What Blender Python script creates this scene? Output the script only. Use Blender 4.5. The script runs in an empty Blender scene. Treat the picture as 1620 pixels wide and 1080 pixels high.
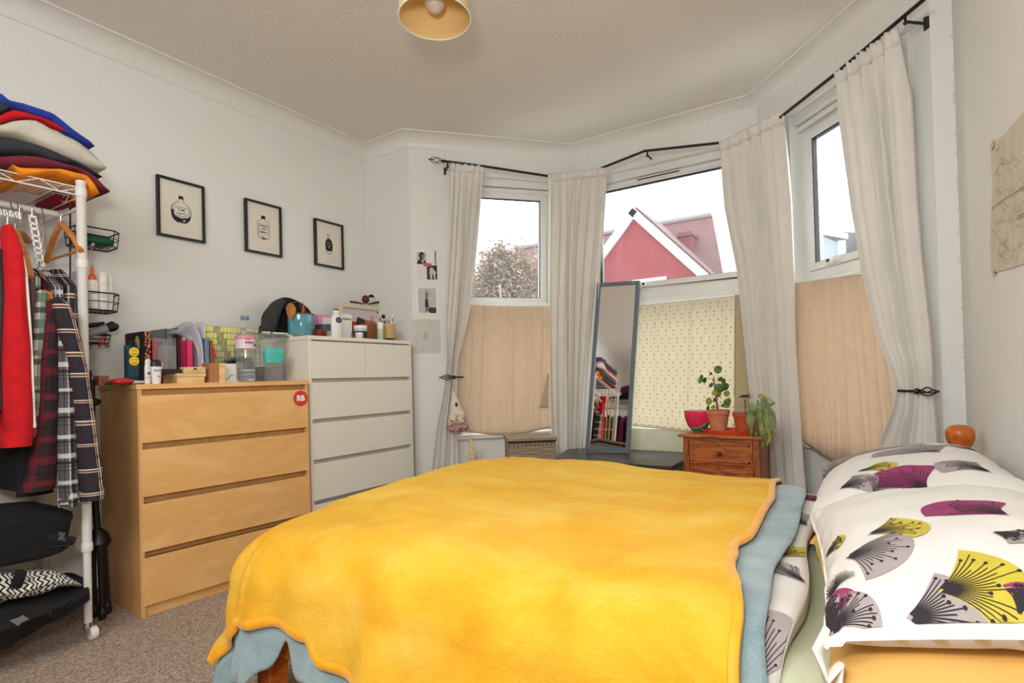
import bpy, bmesh, math, random
from mathutils import Vector, Matrix, noise
random.seed(4)
SC = bpy.context.scene; COL = SC.collection
PI = math.pi
# ------------------------------------------------------------------ camera
CAM = Vector((3.0796, 0.4137, 0.9810)); FOC = 879.58; CX0, CY0 = 820.48, 584.93
ya, pt, ro = math.radians(32.373), math.radians(0.6705), math.radians(-1.5047)
FW = Vector((-math.sin(ya)*math.cos(pt), math.cos(ya)*math.cos(pt), math.sin(pt)))
_r0 = Vector((math.cos(ya), math.sin(ya), 0)); _u0 = _r0.cross(FW)
RT = math.cos(ro)*_r0 + math.sin(ro)*_u0; UP = -math.sin(ro)*_r0 + math.cos(ro)*_u0
cd = bpy.data.cameras.new('camera'); cam = bpy.data.objects.new('camera', cd); COL.objects.link(cam)
cam.matrix_world = Matrix(((RT.x, UP.x, -FW.x, CAM.x), (RT.y, UP.y, -FW.y, CAM.y), (RT.z, UP.z, -FW.z, CAM.z), (0, 0, 0, 1)))
cd.sensor_width = 36; cd.lens = FOC/1620*36; cd.shift_x = -(CX0-810)/1620; cd.shift_y = (CY0-540)/1620; cd.clip_start = 0.02
SC.camera = cam
# ------------------------------------------------------------------ light
w = bpy.data.worlds.new('overcast_sky'); SC.world = w; w.use_nodes = True
w.node_tree.nodes['Background'].inputs[0].default_value = (0.93, 0.97, 1.0, 1)
w.node_tree.nodes['Background'].inputs[1].default_value = 4.2
def area(name, loc, tgt, size, power, col=(1, 1, 1), sy=None):
    l = bpy.data.lights.new(name, 'AREA'); l.energy = power; l.color = col; l.size = size
    if sy: l.shape = 'RECTANGLE'; l.size_y = sy
    o = bpy.data.objects.new(name, l); COL.objects.link(o); o.location = loc
    o.rotation_euler = (Vector(tgt)-Vector(loc)).to_track_quat('-Z', 'Y').to_euler(); return o
area('camera_flash', (3.0, 0.28, 1.34), (1.6, 2.4, 1.5), 0.2, 15, (1, .99, .985))
area('flash_bounce', (2.1, -0.25, 2.6), (1.7, 1.7, 0.6), 1.5, 62, (.965, .985, 1), 1.5)
vs = SC.view_settings; vs.view_transform = 'Standard'; vs.look = 'None'; vs.exposure = 0.27; vs.gamma = 1; vs.use_curve_mapping = False
# ------------------------------------------------------------------ measuring: a pixel's sight line meets a real plane
def ray(x, y): return FW + RT*((x-CX0)/FOC) - UP*((y-CY0)/FOC)
def at(x, y, n, d):
    v = ray(x, y); n = Vector(n); return CAM + v*((d-CAM.dot(n))/v.dot(n))
def onX(x, y, d): return at(x, y, (1, 0, 0), d)
def onY(x, y, d): return at(x, y, (0, 1, 0), d)
def onZ(x, y, d): return at(x, y, (0, 0, 1), d)
# ------------------------------------------------------------------ mesh building
class MB:
    def __init__(s): s.v = []; s.f = []; s.uv = None
    def add(s, vs_, fs_):
        o = len(s.v); s.v += [Vector(a) for a in vs_]; s.f += [tuple(i+o for i in f) for f in fs_]; return s
    def raw(s, vs_, fs_): s.v += [Vector(a) for a in vs_]; s.f += [tuple(f) for f in fs_]; return s
    def box(s, c, d, M=None, taper=None):
        hx, hy, hz = d[0]/2, d[1]/2, d[2]/2; vs_ = []
        for z in (-hz, hz):
            k = 1 if (taper is None or z < 0) else taper
            for x, y in ((-hx, -hy), (hx, -hy), (hx, hy), (-hx, hy)):
                p = Vector((x*k, y*k, z)); vs_.append((M @ p if M else p) + Vector(c))
        return s.add(vs_, [(3, 2, 1, 0), (4, 5, 6, 7), (0, 1, 5, 4), (1, 2, 6, 5), (2, 3, 7, 6), (3, 0, 4, 7)])
    def bb(s, a, b):   # box from two corners
        return s.box([(a[i]+b[i])/2 for i in range(3)], [abs(a[i]-b[i]) for i in range(3)])
    def prism(s, poly, ext):   # polygon (3d points) extruded by vector
        n = len(poly); e = Vector(ext); P = [Vector(p) for p in poly]
        return s.add(P+[p+e for p in P], [tuple(range(n))[::-1], tuple(range(n, 2*n))]+[(i, (i+1) % n, (i+1) % n+n, i+n) for i in range(n)])
    def lathe(s, prof, c=(0, 0, 0), n=24, M=None, a0=0, sx=1, sy=1):
        vs_ = []; fs_ = []
        for r, z in prof:
            for k in range(n):
                a = a0+2*PI*k/n; p = Vector((r*sx*math.cos(a), r*sy*math.sin(a), z)); vs_.append((M @ p if M else p)+Vector(c))
        for i in range(len(prof)-1):
            for k in range(n):
                fs_.append((i*n+k, i*n+(k+1) % n, (i+1)*n+(k+1) % n, (i+1)*n+k))
        if prof[0][0] > 1e-5: fs_.append(tuple(range(n))[::-1])
        if prof[-1][0] > 1e-5: fs_.append(tuple((len(prof)-1)*n+k for k in range(n)))
        return s.add(vs_, fs_)
    def tube(s, pts, r, n=8, cap=True, flat=None):
        pts = [Vector(p) for p in pts]; vs_ = []; fs_ = []; m = len(pts)
        rr = r if isinstance(r, (list, tuple)) else [r]*m
        t0 = (pts[1]-pts[0]).normalized(); nn = t0.orthogonal().normalized() if flat is None else (Vector(flat)-t0*Vector(flat).dot(t0)).normalized()
        for i, p in enumerate(pts):
            t = (pts[min(i+1, m-1)]-pts[max(i-1, 0)]).normalized()
            nn = (nn - t*nn.dot(t)).normalized(); b = t.cross(nn)
            for k in range(n):
                a = 2*PI*k/n; q = rr[i]
                qa, qb = (q if isinstance(q, tuple) else (q, q))
                vs_.append(p+nn*(qa*math.cos(a))+b*(qb*math.sin(a)))
        for i in range(m-1):
            for k in range(n): fs_.append((i*n+k, i*n+(k+1) % n, (i+1)*n+(k+1) % n, (i+1)*n+k))
        if cap: fs_ += [tuple(range(n))[::-1], tuple((m-1)*n+k for k in range(n))]
        return s.add(vs_, fs_)
    def grid(s, fn, nu, nv, close_u=False):   # fn(u,v) u,v in 0..1; optional uv scale stored
        o = len(s.v); uvs = []
        for j in range(nv+1):
            for i in range(nu+1):
                p = fn(i/nu, j/nv); s.v.append(Vector(p[:3])); uvs.append((p[3], p[4]) if len(p) > 3 else (i/nu, j/nv))
        for j in range(nv):
            for i in range(nu):
                a = o+j*(nu+1)+i; s.f.append((a, a+1, a+nu+2, a+nu+1))
        if s.uv is None: s.uv = {}
        for k, q in enumerate(uvs): s.uv[o+k] = q
        return s
    def sphere(s, c, r, n=16, m=10, sc=(1, 1, 1), M=None):
        pr = [(max(math.sin(PI*i/m), 0)*1.0, -math.cos(PI*i/m)) for i in range(m+1)]
        MM = (M if M else Matrix.Identity(3)) @ Matrix.Diagonal((r*sc[0], r*sc[1], r*sc[2]))
        return s.lathe(pr, c, n, MM)
def build(name, mb, mat, parent=None, smooth=False, bevel=0, solid=0, world=True, sub=0, off=0):
    me = bpy.data.meshes.new(name); me.from_pydata([tuple(v) for v in mb.v], [], mb.f); me.update()
    if mb.uv:
        ul = me.uv_layers.new(name='UVMap')
        for l in me.loops: ul.data[l.index].uv = mb.uv.get(l.vertex_index, (0, 0))
    bm = bmesh.new(); bm.from_mesh(me)
    bmesh.ops.remove_doubles(bm, verts=bm.verts, dist=1e-6)
    if not solid: bmesh.ops.recalc_face_normals(bm, faces=bm.faces)
    bm.to_mesh(me); bm.free()
    if mat: me.materials.append(mat)
    o = bpy.data.objects.new(name, me); COL.objects.link(o)
    if parent is not None:
        if world: me.transform(WM[parent.name].inverted())
        o.parent = parent; WM[o.name] = WM[parent.name] if world else WM[parent.name]
    elif True:
        # origin at the mesh's base centre
        xs = [v.co for v in me.vertices]
        c = Vector(((min(v.x for v in xs)+max(v.x for v in xs))/2, (min(v.y for v in xs)+max(v.y for v in xs))/2, min(v.z for v in xs)))
        me.transform(Matrix.Translation(-c)); o.location = c; WM[o.name] = Matrix.Translation(c)
    if smooth:
        for p in me.polygons: p.use_smooth = True
        if smooth != 2: me.set_sharp_from_angle(angle=math.radians(42))
    if solid:
        m = o.modifiers.new('solid', 'SOLIDIFY'); m.thickness = solid; m.offset = off
    if bevel:
        m = o.modifiers.new('bevel', 'BEVEL'); m.width = bevel; m.segments = 2; m.limit_method = 'ANGLE'; m.angle_limit = math.radians(40)
    if sub:
        m = o.modifiers.new('sub', 'SUBSURF'); m.levels = sub; m.render_levels = sub
    return o
WM = {}
def thing(name, label, cat, loc, rz=0, group=None, M=None):
    o = bpy.data.objects.new(name, None); COL.objects.link(o); o.empty_display_size = .05
    MW = Matrix.Translation(Vector(loc)) @ (M if M else Matrix.Rotation(rz, 4, 'Z'))
    o.matrix_world = MW; WM[o.name] = MW
    return tag(o, label, cat, group)
def tag(o, label, cat, group=None):
    o['label'] = label; o['category'] = cat
    if group: o['group'] = group
    return o
def struct(name, mb, mat, label=None, **k):
    o = build(name, mb, mat, **k); o['kind'] = 'structure'
    if label: o['label'] = label
    return o
def sit(o, mb=None): return o
# ------------------------------------------------------------------ materials
def lin(c): c = c/255; return c/12.92 if c <= .04045 else ((c+.055)/1.055)**2.4
def rgb(*c): return (lin(c[0]), lin(c[1]), lin(c[2]), 1)
class NT:
    def __init__(s, name):
        s.m = bpy.data.materials.new(name); s.m.use_nodes = True; s.t = s.m.node_tree; s.b = s.t.nodes['Principled BSDF']; s.out = s.t.nodes['Material Output']
    def n(s, ty, **k):
        nd = s.t.nodes.new(ty)
        for a, b in k.items():
            if a.startswith('i_'): nd.inputs[a[2:].replace('_', ' ')].default_value = b
            else: setattr(nd, a, b)
        return nd
    def l(s, a, b): s.t.links.new(a, b)
    def math(s, op, a, b=None, c=None):
        nd = s.t.nodes.new('ShaderNodeMath'); nd.operation = op
        for i, q in enumerate((a, b, c)):
            if q is None: continue
            if isinstance(q, (int, float)): nd.inputs[i].default_value = q
            else: s.l(q, nd.inputs[i])
        return nd.outputs[0]
    def mix(s, f, a, b, mode='MIX'):
        nd = s.t.nodes.new('ShaderNodeMix'); nd.data_type = 'RGBA'; nd.blend_type = mode
        for i, q in ((0, f), (6, a), (7, b)):
            if isinstance(q, (int, float)): nd.inputs[i].default_value = q
            elif isinstance(q, tuple): nd.inputs[i].default_value = q
            else: s.l(q, nd.inputs[i])
        return nd.outputs[2]
    def coord(s, k='Object'): return s.n('ShaderNodeTexCoord').outputs[k]
    def noise(s, sc, det=3, co=None, rough=.5, stretch=None, dist=0):
        nd = s.n('ShaderNodeTexNoise'); nd.inputs['Scale'].default_value = sc; nd.inputs['Detail'].default_value = det; nd.inputs['Roughness'].default_value = rough; nd.inputs['Distortion'].default_value = dist
        co = co or s.coord()
        if stretch:
            mp = s.n('ShaderNodeMapping'); mp.inputs['Scale'].default_value = stretch; s.l(co, mp.inputs[0]); co = mp.outputs[0]
        s.l(co, nd.inputs['Vector']); return nd.outputs['Fac']
    def ramp(s, f, stops, const=False):
        r = s.n('ShaderNodeValToRGB'); e = r.color_ramp.elements
        if const: r.color_ramp.interpolation = 'CONSTANT'
        while len(e) < len(stops): e.new(.5)
        for i, (p, c) in enumerate(stops): e[i].position = p; e[i].color = c
        s.l(f, r.inputs[0]); return r.outputs[0]
    def bump(s, h, st=.3, d=.01):
        b = s.n('ShaderNodeBump'); b.inputs['Strength'].default_value = st; b.inputs['Distance'].default_value = d; s.l(h, b.inputs['Height']); s.l(b.outputs[0], s.b.inputs['Normal']); return b
    def base(s, c):
        if isinstance(c, tuple): s.b.inputs['Base Color'].default_value = c
        else: s.l(c, s.b.inputs['Base Color'])
def mat(name, c, rough=.5, metal=0, vary=.06, vs_=30, bump=0, bs=200, bd=.002, sheen=0, coat=0, spec=None, trans=0):
    t = NT(name); col = rgb(*c); t.b.inputs['Roughness'].default_value = rough; t.b.inputs['Metallic'].default_value = metal
    if vary:
        f = t.noise(vs_, 3); d = tuple(min(1, x*(1-vary)) for x in col[:3])+(1,); e = tuple(min(1, x*(1+vary)) for x in col[:3])+(1,)
        t.base(t.ramp(f, [(.3, d), (.7, e)]))
    else: t.base(col)
    if bump: t.bump(t.noise(bs, 2), bump, bd)
    if sheen: t.b.inputs['Sheen Weight'].default_value = sheen; t.b.inputs['Sheen Roughness'].default_value = .4
    if coat: t.b.inputs['Coat Weight'].default_value = coat
    if spec is not None: t.b.inputs['Specular IOR Level'].default_value = spec
    if trans:
        tr = t.n('ShaderNodeBsdfTranslucent'); tr.inputs[0].default_value = col; mx = t.n('ShaderNodeMixShader'); mx.inputs[0].default_value = trans
        t.l(t.b.outputs[0], mx.inputs[1]); t.l(tr.outputs[0], mx.inputs[2]); t.l(mx.outputs[0], t.out.inputs[0])
    return t.m
def wall_mat(name, c, st=.35, sc=70):
    t = NT(name); t.base(rgb(*c)); t.b.inputs['Roughness'].default_value = .75
    f = t.math('ADD', t.noise(sc, 3), t.math('MULTIPLY', t.noise(sc*3, 2), .4)); t.bump(f, st, .006); return t.m
def wood(name, dark, light, sc=3, stretch=(1, 8, 8), rough=.4, rings=6, bump=.05):
    t = NT(name); co = t.coord(); f = t.noise(sc, 5, co, .55, stretch, 1.2)
    g = t.math('FRACT', t.math('MULTIPLY', f, rings)); g = t.math('ABSOLUTE', t.math('SUBTRACT', g, .5)); g = t.math('MULTIPLY', g, 2)
    fine = t.noise(sc*14, 3, co, .6, stretch); g = t.math('ADD', t.math('MULTIPLY', g, .6), t.math('MULTIPLY', fine, .5))
    t.base(t.ramp(g, [(.15, rgb(*dark)), (.75, rgb(*light))])); t.b.inputs['Roughness'].default_value = rough; t.bump(fine, bump, .002); return t.m
def plaid(name, base, us, vs2, pu=.09, pv=.09, rough=.85):
    """stripes (pos, width, colour, alpha) along both cloth directions, from the cloth's own weave coordinates"""
    t = NT(name); uv = t.coord('UV'); sp = t.n('ShaderNodeSeparateXYZ'); t.l(uv, sp.inputs[0]); col = rgb(*base)
    for out, per, st in ((sp.outputs[0], pu, us), (sp.outputs[1], pv, vs2)):
        fr = t.math('FRACT', t.math('ADD', t.math('DIVIDE', out, per), 100.0))
        for pos, wd, c, a in st:
            m = t.math('LESS_THAN', t.math('ABSOLUTE', t.math('SUBTRACT', fr, pos)), wd/2)
            col = t.mix(t.math('MULTIPLY', m, a), col, rgb(*c))
    t.base(col); t.b.inputs['Roughness'].default_value = rough; t.bump(t.noise(600, 2), .2, .001); return t.m
M = {}
M['wall'] = wall_mat('wall_white_paint', (232, 231, 226)); M['wall_fresh'] = wall_mat('chimney_white_paint', (229, 229, 223), .3)
M['ceiling'] = wall_mat('textured_ceiling', (234, 229, 221), .8, 42)
M['trim'] = mat('gloss_white_trim', (231, 229, 223), .35, vary=.02)
M['upvc'] = mat('window_plastic', (228, 228, 223), .3, vary=.02)
t = NT('carpet'); f = t.noise(125, 4, None, .85); g = t.noise(14, 3)
c_ = t.ramp(f, [(.36, rgb(132, 100, 80)), (.5, rgb(212, 186, 162)), (.62, rgb(252, 240, 224))]); t.base(t.mix(t.math('MULTIPLY', g, .25), c_, rgb(205, 170, 140))); t.b.inputs['Roughness'].default_value = 1; t.b.inputs['Specular IOR Level'].default_value = .1; t.bump(f, 1, .012); M['carpet'] = t.m
M['black_metal'] = mat('black_iron', (18, 16, 17), .45, 0, vary=.05)
M['white_metal'] = mat('white_powder_coat', (225, 222, 216), .35, vary=.02)
M['chrome'] = mat('chrome', (200, 200, 200), .2, 1, vary=0)
M['beech'] = wood('beech_veneer', (226, 172, 104), (238, 190, 126), 1.6, (5, 1, 3.2), .38, 3, .02)
M['beech_side'] = wood('beech_veneer_side', (208, 152, 92), (220, 168, 108), 1.6, (1.5, 6, .7), .45, 4, .02)
M['white_chest'] = mat('white_foil_chest', (234, 229, 215), .35, vary=.01)
M['oak'] = wood('old_oak', (124, 58, 22), (186, 104, 50), 2.5, (1.2, 5, 7), .4, 6, .15)
M['oak_v'] = wood('old_oak_upright', (120, 56, 22), (172, 92, 42), 2.5, (7, 7, 1.2), .4, 6, .1)
M['pine'] = wood('orange_pine', (176, 84, 26), (206, 110, 40), 3, (1, 6, 6), .35, 4, .03)
M['hanger_wood'] = wood('hanger_wood', (188, 112, 50), (216, 144, 78), 5, (2, 2, 9), .35, 3, .02)
M['ply'] = wood('pale_ply', (214, 176, 120), (238, 206, 150), 4, (6, 1.5, 6), .5, 3, .03)
M['black'] = mat('black_plastic', (20, 20, 21), .4); M['white'] = mat('white_plastic', (238, 236, 230), .35, vary=.02)
M['black_cloth'] = mat('black_cloth', (22, 22, 24), .9, vary=.25, vs_=20, bump=.4, bs=300, sheen=.2)
M['curtain'] = mat('cream_curtain', (241, 237, 229), .9, vary=.03, vs_=12, bump=.25, bs=500, bd=.001, trans=.16)
M['pink_cloth'] = mat('peach_muslin', (224, 206, 184), .9, vary=.05, vs_=20, bump=.25, bs=400, bd=.001, trans=.4)
def glass_mat(name, tint=(1, 1, 1, 1), drops=False, haze=0):
    t = NT(name); tr = t.n('ShaderNodeBsdfTransparent'); tr.inputs[0].default_value = tint
    gl = t.n('ShaderNodeBsdfGlossy'); gl.inputs['Roughness'].default_value = .02; fr = t.n('ShaderNodeLayerWeight'); fr.inputs[0].default_value = .5
    mx = t.n('ShaderNodeMixShader'); t.l(t.math('ADD', t.math('MULTIPLY', t.math('POWER', fr.outputs['Facing'], 4.0), .5), .03), mx.inputs[0]); t.l(tr.outputs[0], mx.inputs[1]); t.l(gl.outputs[0], mx.inputs[2]); last = mx.outputs[0]
    if haze:
        df = t.n('ShaderNodeBsdfDiffuse'); df.inputs[0].default_value = (.85, .87, .88, 1); m2 = t.n('ShaderNodeMixShader'); m2.inputs[0].default_value = haze; t.l(last, m2.inputs[1]); t.l(df.outputs[0], m2.inputs[2]); last = m2.outputs[0]
    if drops:   # wet outer face: a thin misty film of rain
        df = t.n('ShaderNodeBsdfTranslucent'); df.inputs[0].default_value = (1, 1, 1, 1)
        vo = t.n('ShaderNodeTexVoronoi'); vo.inputs['Scale'].default_value = 95; t.l(t.coord(), vo.inputs['Vector'])
        d = t.math('LESS_THAN', vo.outputs['Distance'], .17); nz = t.math('GREATER_THAN', t.noise(9, 2), .5); d = t.math('MULTIPLY', d, nz)
        k = t.math('ADD', t.math('MULTIPLY', d, .22), .016); m2 = t.n('ShaderNodeMixShader'); t.l(k, m2.inputs[0]); t.l(last, m2.inputs[1]); t.l(df.outputs[0], m2.inputs[2]); last = m2.outputs[0]
    t.l(last, t.out.inputs[0]); return t.m
M['glass'] = glass_mat('window_glass', (.97, .98, .98, 1), True); M['clear'] = glass_mat('clear_plastic', (.965, .975, .98, 1), haze=.09)
t = NT('mirror_glass'); t.base((.93, .93, .93, 1)); t.b.inputs['Metallic'].default_value = 1; t.b.inputs['Roughness'].default_value = .02; M['mirror'] = t.m
# ------------------------------------------------------------------ writing
def text(name, s, c, xd, yd, h, mt, parent, bold=0, align='CENTER', ext=.0004):
    """flat lettering: centred at c, xd = reading direction, yd = up, cap height about h"""
    cu = bpy.data.curves.new(name, 'FONT'); cu.body = s; cu.size = h*1.4; cu.align_x = align; cu.align_y = 'CENTER'; cu.offset = bold; cu.extrude = ext; cu.resolution_u = 3
    to = bpy.data.objects.new(name+'_tmp', cu); COL.objects.link(to)
    me = bpy.data.meshes.new_from_object(to.evaluated_get(bpy.context.evaluated_depsgraph_get())); bpy.data.objects.remove(to); bpy.data.curves.remove(cu)
    X = Vector(xd).normalized(); Y = Vector(yd); Y = (Y-X*Y.dot(X)).normalized(); Z = X.cross(Y)
    me.transform(Matrix(((X.x, Y.x, Z.x, c[0]), (X.y, Y.y, Z.y, c[1]), (X.z, Y.z, Z.z, c[2]), (0, 0, 0, 1))))
    if parent is not None: me.transform(WM[parent.name].inverted())
    me.materials.clear(); me.materials.append(mt); o = bpy.data.objects.new(name, me); COL.objects.link(o)
    if parent is not None: o.parent = parent
    return o
# ------------------------------------------------------------------ the room and its bay
H = 2.665; YB = 3.25; X2 = 0.43; BA = math.radians(47.66); XR = 3.395; YN = -1.2
C2 = Vector((X2, YB, 0)); C3 = Vector((1.235, 4.133, 0)); C4 = Vector((2.532, 4.133, 0)); C5 = Vector((3.322, 3.25, 0))
class Face:   # a bay wall: s runs along it, n points outdoors
    def __init__(s, a, b):
        s.a = a.copy(); s.d = (b-a).normalized(); s.len = (b-a).length; s.n = Vector((-s.d.y, s.d.x, 0))
    def P(s, t, o, z): return s.a+s.d*t+s.n*o+Vector((0, 0, z))     # o>0 outdoors
    def px(s, x, y, o=0): return at(x, y, s.n, s.n.dot(s.a)+o)
    def box(s, mb, t0, t1, o0, o1, z0, z1): return mb.prism([s.P(t0, o0, z0), s.P(t1, o0, z0), s.P(t1, o1, z0), s.P(t0, o1, z0)], (0, 0, z1-z0))
L = Face(C2, C3); F = Face(C3, C4); R = Face(C4, C5)
TH = .145
fl = MB().prism([(-.3, YN-.2, -.1), (XR+.3, YN-.2, -.1), (XR+.3, YB+.1, -.1), (C5.x+.15, YB+.1, -.1), (C4.x+.15, C4.y+.2, -.1), (C3.x-.15, C3.y+.2, -.1), (C2.x-.2, YB+.1, -.1), (-.3, YB+.1, -.1)], (0, 0, .1))
struct('floor', fl, M['carpet'], 'speckled beige-brown cut-pile carpet')
ce = MB(); ce.v = [v+Vector((0, 0, H+.1)) for v in fl.v]; ce.f = list(fl.f); struct('ceiling', ce, M['ceiling'], 'white textured plaster ceiling')
struct('wall_left', MB().bb((-.2, YN-.2, 0), (0, YB+.2, H)), M['wall'])
struct('wall_right', MB().bb((XR, YN-.2, 0), (XR+.2, YB+.2, H)), M['wall'])
struct('wall_behind', MB().bb((0, YN-.2, 0), (XR, YN, H)), M['wall'])
struct('wall_corner_left', MB().prism([(0, YB, 0), (X2, YB, 0), (X2-.16, YB+.18, 0), (0, YB+.18, 0)], (0, 0, H)), M['wall_fresh'])
struct('wall_corner_right', MB().prism([(C5.x, YB, 0), (XR, YB, 0), (XR, YB+.18, 0), (C5.x+.05, YB+.18, 0)], (0, 0, H)), M['wall'])
random.seed(8)   # blobs of filler along the right-hand corner
fb = MB()
for k in range(34):
    fb.sphere((XR-.002+random.uniform(-.002, .001), YB-.003, random.uniform(.75, 2.62)), random.uniform(.0025, .006), 6, 4, (1, 1, random.uniform(1, 2.4)))
struct('trim_3', fb, M['trim'], 'beads of painted filler down the right-hand corner', smooth=True)
WZ0, WZ1, ZT0, ZT1 = .585, 2.41, 1.44, 1.60
def bay(fc, name, t0, t1):
    mb = MB(); e = .085
    for q in ((0, t0, 0, H), (t1, fc.len, 0, H), (t0, t1, 0, WZ0), (t0, t1, WZ1, H)): fc.box(mb, q[0], q[1], 0, TH, q[2], q[3])
    return struct(name, mb, M['wall_fresh'])
bay(L, 'wall_bay_left', .32, 1.04); bay(F, 'wall_bay_front', .11, 1.2); bay(R, 'wall_bay_right', .29, 1.05)
def window(fc, name, t0, t1, g0, g1, tilt=0, vent=False, handle=None, zt=(ZT0, ZT1), gtop=2.30):
    O0, O1 = .07, .14
    fr = MB()
    for q in ((t0, g0-.05, WZ0, WZ1), (g1+.05, t1, WZ0, WZ1), (g0-.05, g1+.05, gtop+.055, WZ1), (g0-.05, g1+.05, WZ0, WZ0+.06), (g0-.05, g1+.05, zt[0], zt[1]-.04)): fc.box(fr, q[0], q[1], O0, O1, q[2], q[3])
    fc.box(fr, g0-.05, g1+.05, O0-.012, O0+.01, zt[0]+.035, zt[0]+.05); fc.box(fr, t0, t1, .02, O0, WZ1-.05, WZ1)
    fc.box(fr, t0, t1, .045, O0, WZ1-.085, WZ1-.055)
    o = struct(name, fr, M['upvc'], bevel=.003)
    WMo = WM[o.name]
    # opening sash, hinged at the top
    def sash_pts(mb):
        a = math.radians(tilt)
        hz = gtop+.05
        for v in mb.v:
            rel = v-fc.a; oo = rel.dot(fc.n); dz = v.z-hz
            v2 = v - fc.n*0
            no = (oo-O0)*math.cos(a) - dz*math.sin(a); nz = (oo-O0)*math.sin(a)+dz*math.cos(a)
            v += fc.n*(no-(oo-O0)); v.z = hz+nz
        return mb
    sh = MB(); b = .048
    for q in ((g0-b, g0, zt[1]-.04, gtop+.05), (g1, g1+b, zt[1]-.04, gtop+.05), (g0, g1, gtop, gtop+.05), (g0, g1, zt[1]-.04, zt[1])): fc.box(sh, q[0], q[1], O0-.015, O0+.045, q[2], q[3])
    so = build('sash', sash_pts(sh), M['upvc'], o, bevel=.004)
    gk = MB(); g = .006
    for q in ((g0, g0+g, zt[1], gtop), (g1-g, g1, zt[1], gtop), (g0, g1, gtop-g, gtop), (g0, g1, zt[1], zt[1]+g*.6)): fc.box(gk, q[0], q[1], O0-.006, O0+.02, q[2], q[3])
    build('gasket', sash_pts(gk), M['black'], so)
    gp = MB(); fc.box(gp, g0, g1, O0+.012, O0+.018, zt[1], gtop); p_ = build('pane', sash_pts(gp), M['glass'], so)
    gp = MB(); fc.box(gp, g0-.05, g1+.05, O0+.03, O0+.036, WZ0+.06, zt[0]); build('pane', gp, M['glass'], o)
    if vent:
        vb = MB(); fc.box(vb, vent[0], vent[1], O0-.03, O0-.015, gtop+.018, gtop+.040); build('trickle_vent', vb, M['white'], so, bevel=.002)
        vb = MB(); fc.box(vb, vent[0]+.01, vent[1]-.01, O0-.034, O0-.03, gtop+.0215, gtop+.029); build('vent_slot', vb, M['black'], so)
    if handle is not None:
        hb = MB(); fc.box(hb, handle-.05, handle+.05, O0-.03, O0-.015, zt[1]-.03, zt[1]-.012); fc.box(hb, handle-.012, handle+.012, O0-.045, O0-.015, zt[1]-.034, zt[1]-.006)
        build('catch', sash_pts(hb), M['upvc'], so, bevel=.003)
        hb = MB(); fc.box(hb, handle-.008, handle+.008, O0-.05, O0-.03, zt[1]-.024, zt[1]-.01); build('latch', sash_pts(hb), M['black'], so)
    return o
window(L, 'window_1', .32, 1.04, .40, .965, tilt=5, handle=None, zt=(1.42, 1.565), gtop=2.285)
window(F, 'window_2', .11, 1.2, .19, 1.148, vent=(.48, .80), handle=.52, zt=(1.45, 1.62), gtop=2.315)
window(R, 'window_3', .29, 1.05, .386, .955, handle=.53, zt=(1.42, 1.565), gtop=2.255)
# tall white stay-bar inside the left window, and the sills
sb = MB(); L.box(sb, .63, .642, .03, .042, 1.555, 1.65); o = build('stay', sb, M['white'], bpy.data.objects['window_1'])
def sill(fc, t0, t1, name, z=WZ0):
    mb = MB(); fc.box(mb, t0, t1, -.035, .07, z-.035, z); return struct(name, mb, M['trim'], bevel=.006)
sill(L, .27, 1.10, 'trim_4'); sill(R, .25, 1.10, 'trim_6')
# fascia boards over the windows
def fascia(fc, t0, t1, name):
    mb = MB(); fc.box(mb, t0, t1, -.014, 0, WZ1, H-.06); mb2 = mb; fc.box(mb2, t0, t1, -.020, -.012, WZ1, WZ1+.095); return struct(name, mb, M['trim'], bevel=.002)
fascia(L, .253, L.len, 'trim_7'); fascia(F, 0, F.len, 'trim_8'); fascia(R, 0, 1.1, 'trim_9')
mb = MB(); R.box(mb, 1.05, 1.095, -.012, 0, WZ0-.03, WZ1); struct('trim_10', mb, M['trim'], bevel=.003)
mb = MB(); L.box(mb, .253, .32, -.012, 0, WZ0-.03, WZ1); struct('trim_12', mb, M['trim'], bevel=.003)
# coving: one swept moulding following every wall
def cove_profile():
    r = .082; pts = [(.0, -.092), (.004, -.09), (.006, -.082)]
    for k in range(9):
        a = PI/2*k/8; pts.append((.006+r-r*math.cos(a), -.082+r*math.sin(a)-.006))
    return pts+[(.096, -.006), (.099, 0)]
path = [(0, YN), (0, YB), (X2, YB), (C3.x, C3.y), (C4.x, C4.y), (C5.x, YB), (XR, YB), (XR, YN)]
prof = cove_profile(); cv = MB(); rings = []
for i, p in enumerate(path):
    p = Vector((p[0], p[1], 0)); a = Vector((*path[i-1], 0)) if i else None; b = Vector((*path[i+1], 0)) if i < len(path)-1 else None
    d1 = (p-a).normalized() if a else (b-p).normalized(); d2 = (b-p).normalized() if b else d1
    n1 = Vector((d1.y, -d1.x, 0)); n2 = Vector((d2.y, -d2.x, 0)); m = (n1+n2).normalized(); k = 1/max(.3, m.dot(n1))
    rings.append([p+m*(o*k)+Vector((0, 0, H+z)) for o, z in prof])
np_ = len(prof)
for i in range(len(rings)-1):
    cv.add(rings[i]+rings[i+1], [(j, j+1, np_+j+1, np_+j) for j in range(np_-1)])
struct('trim_1', cv, M['trim'], 'white coving round the ceiling', smooth=True)
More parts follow.
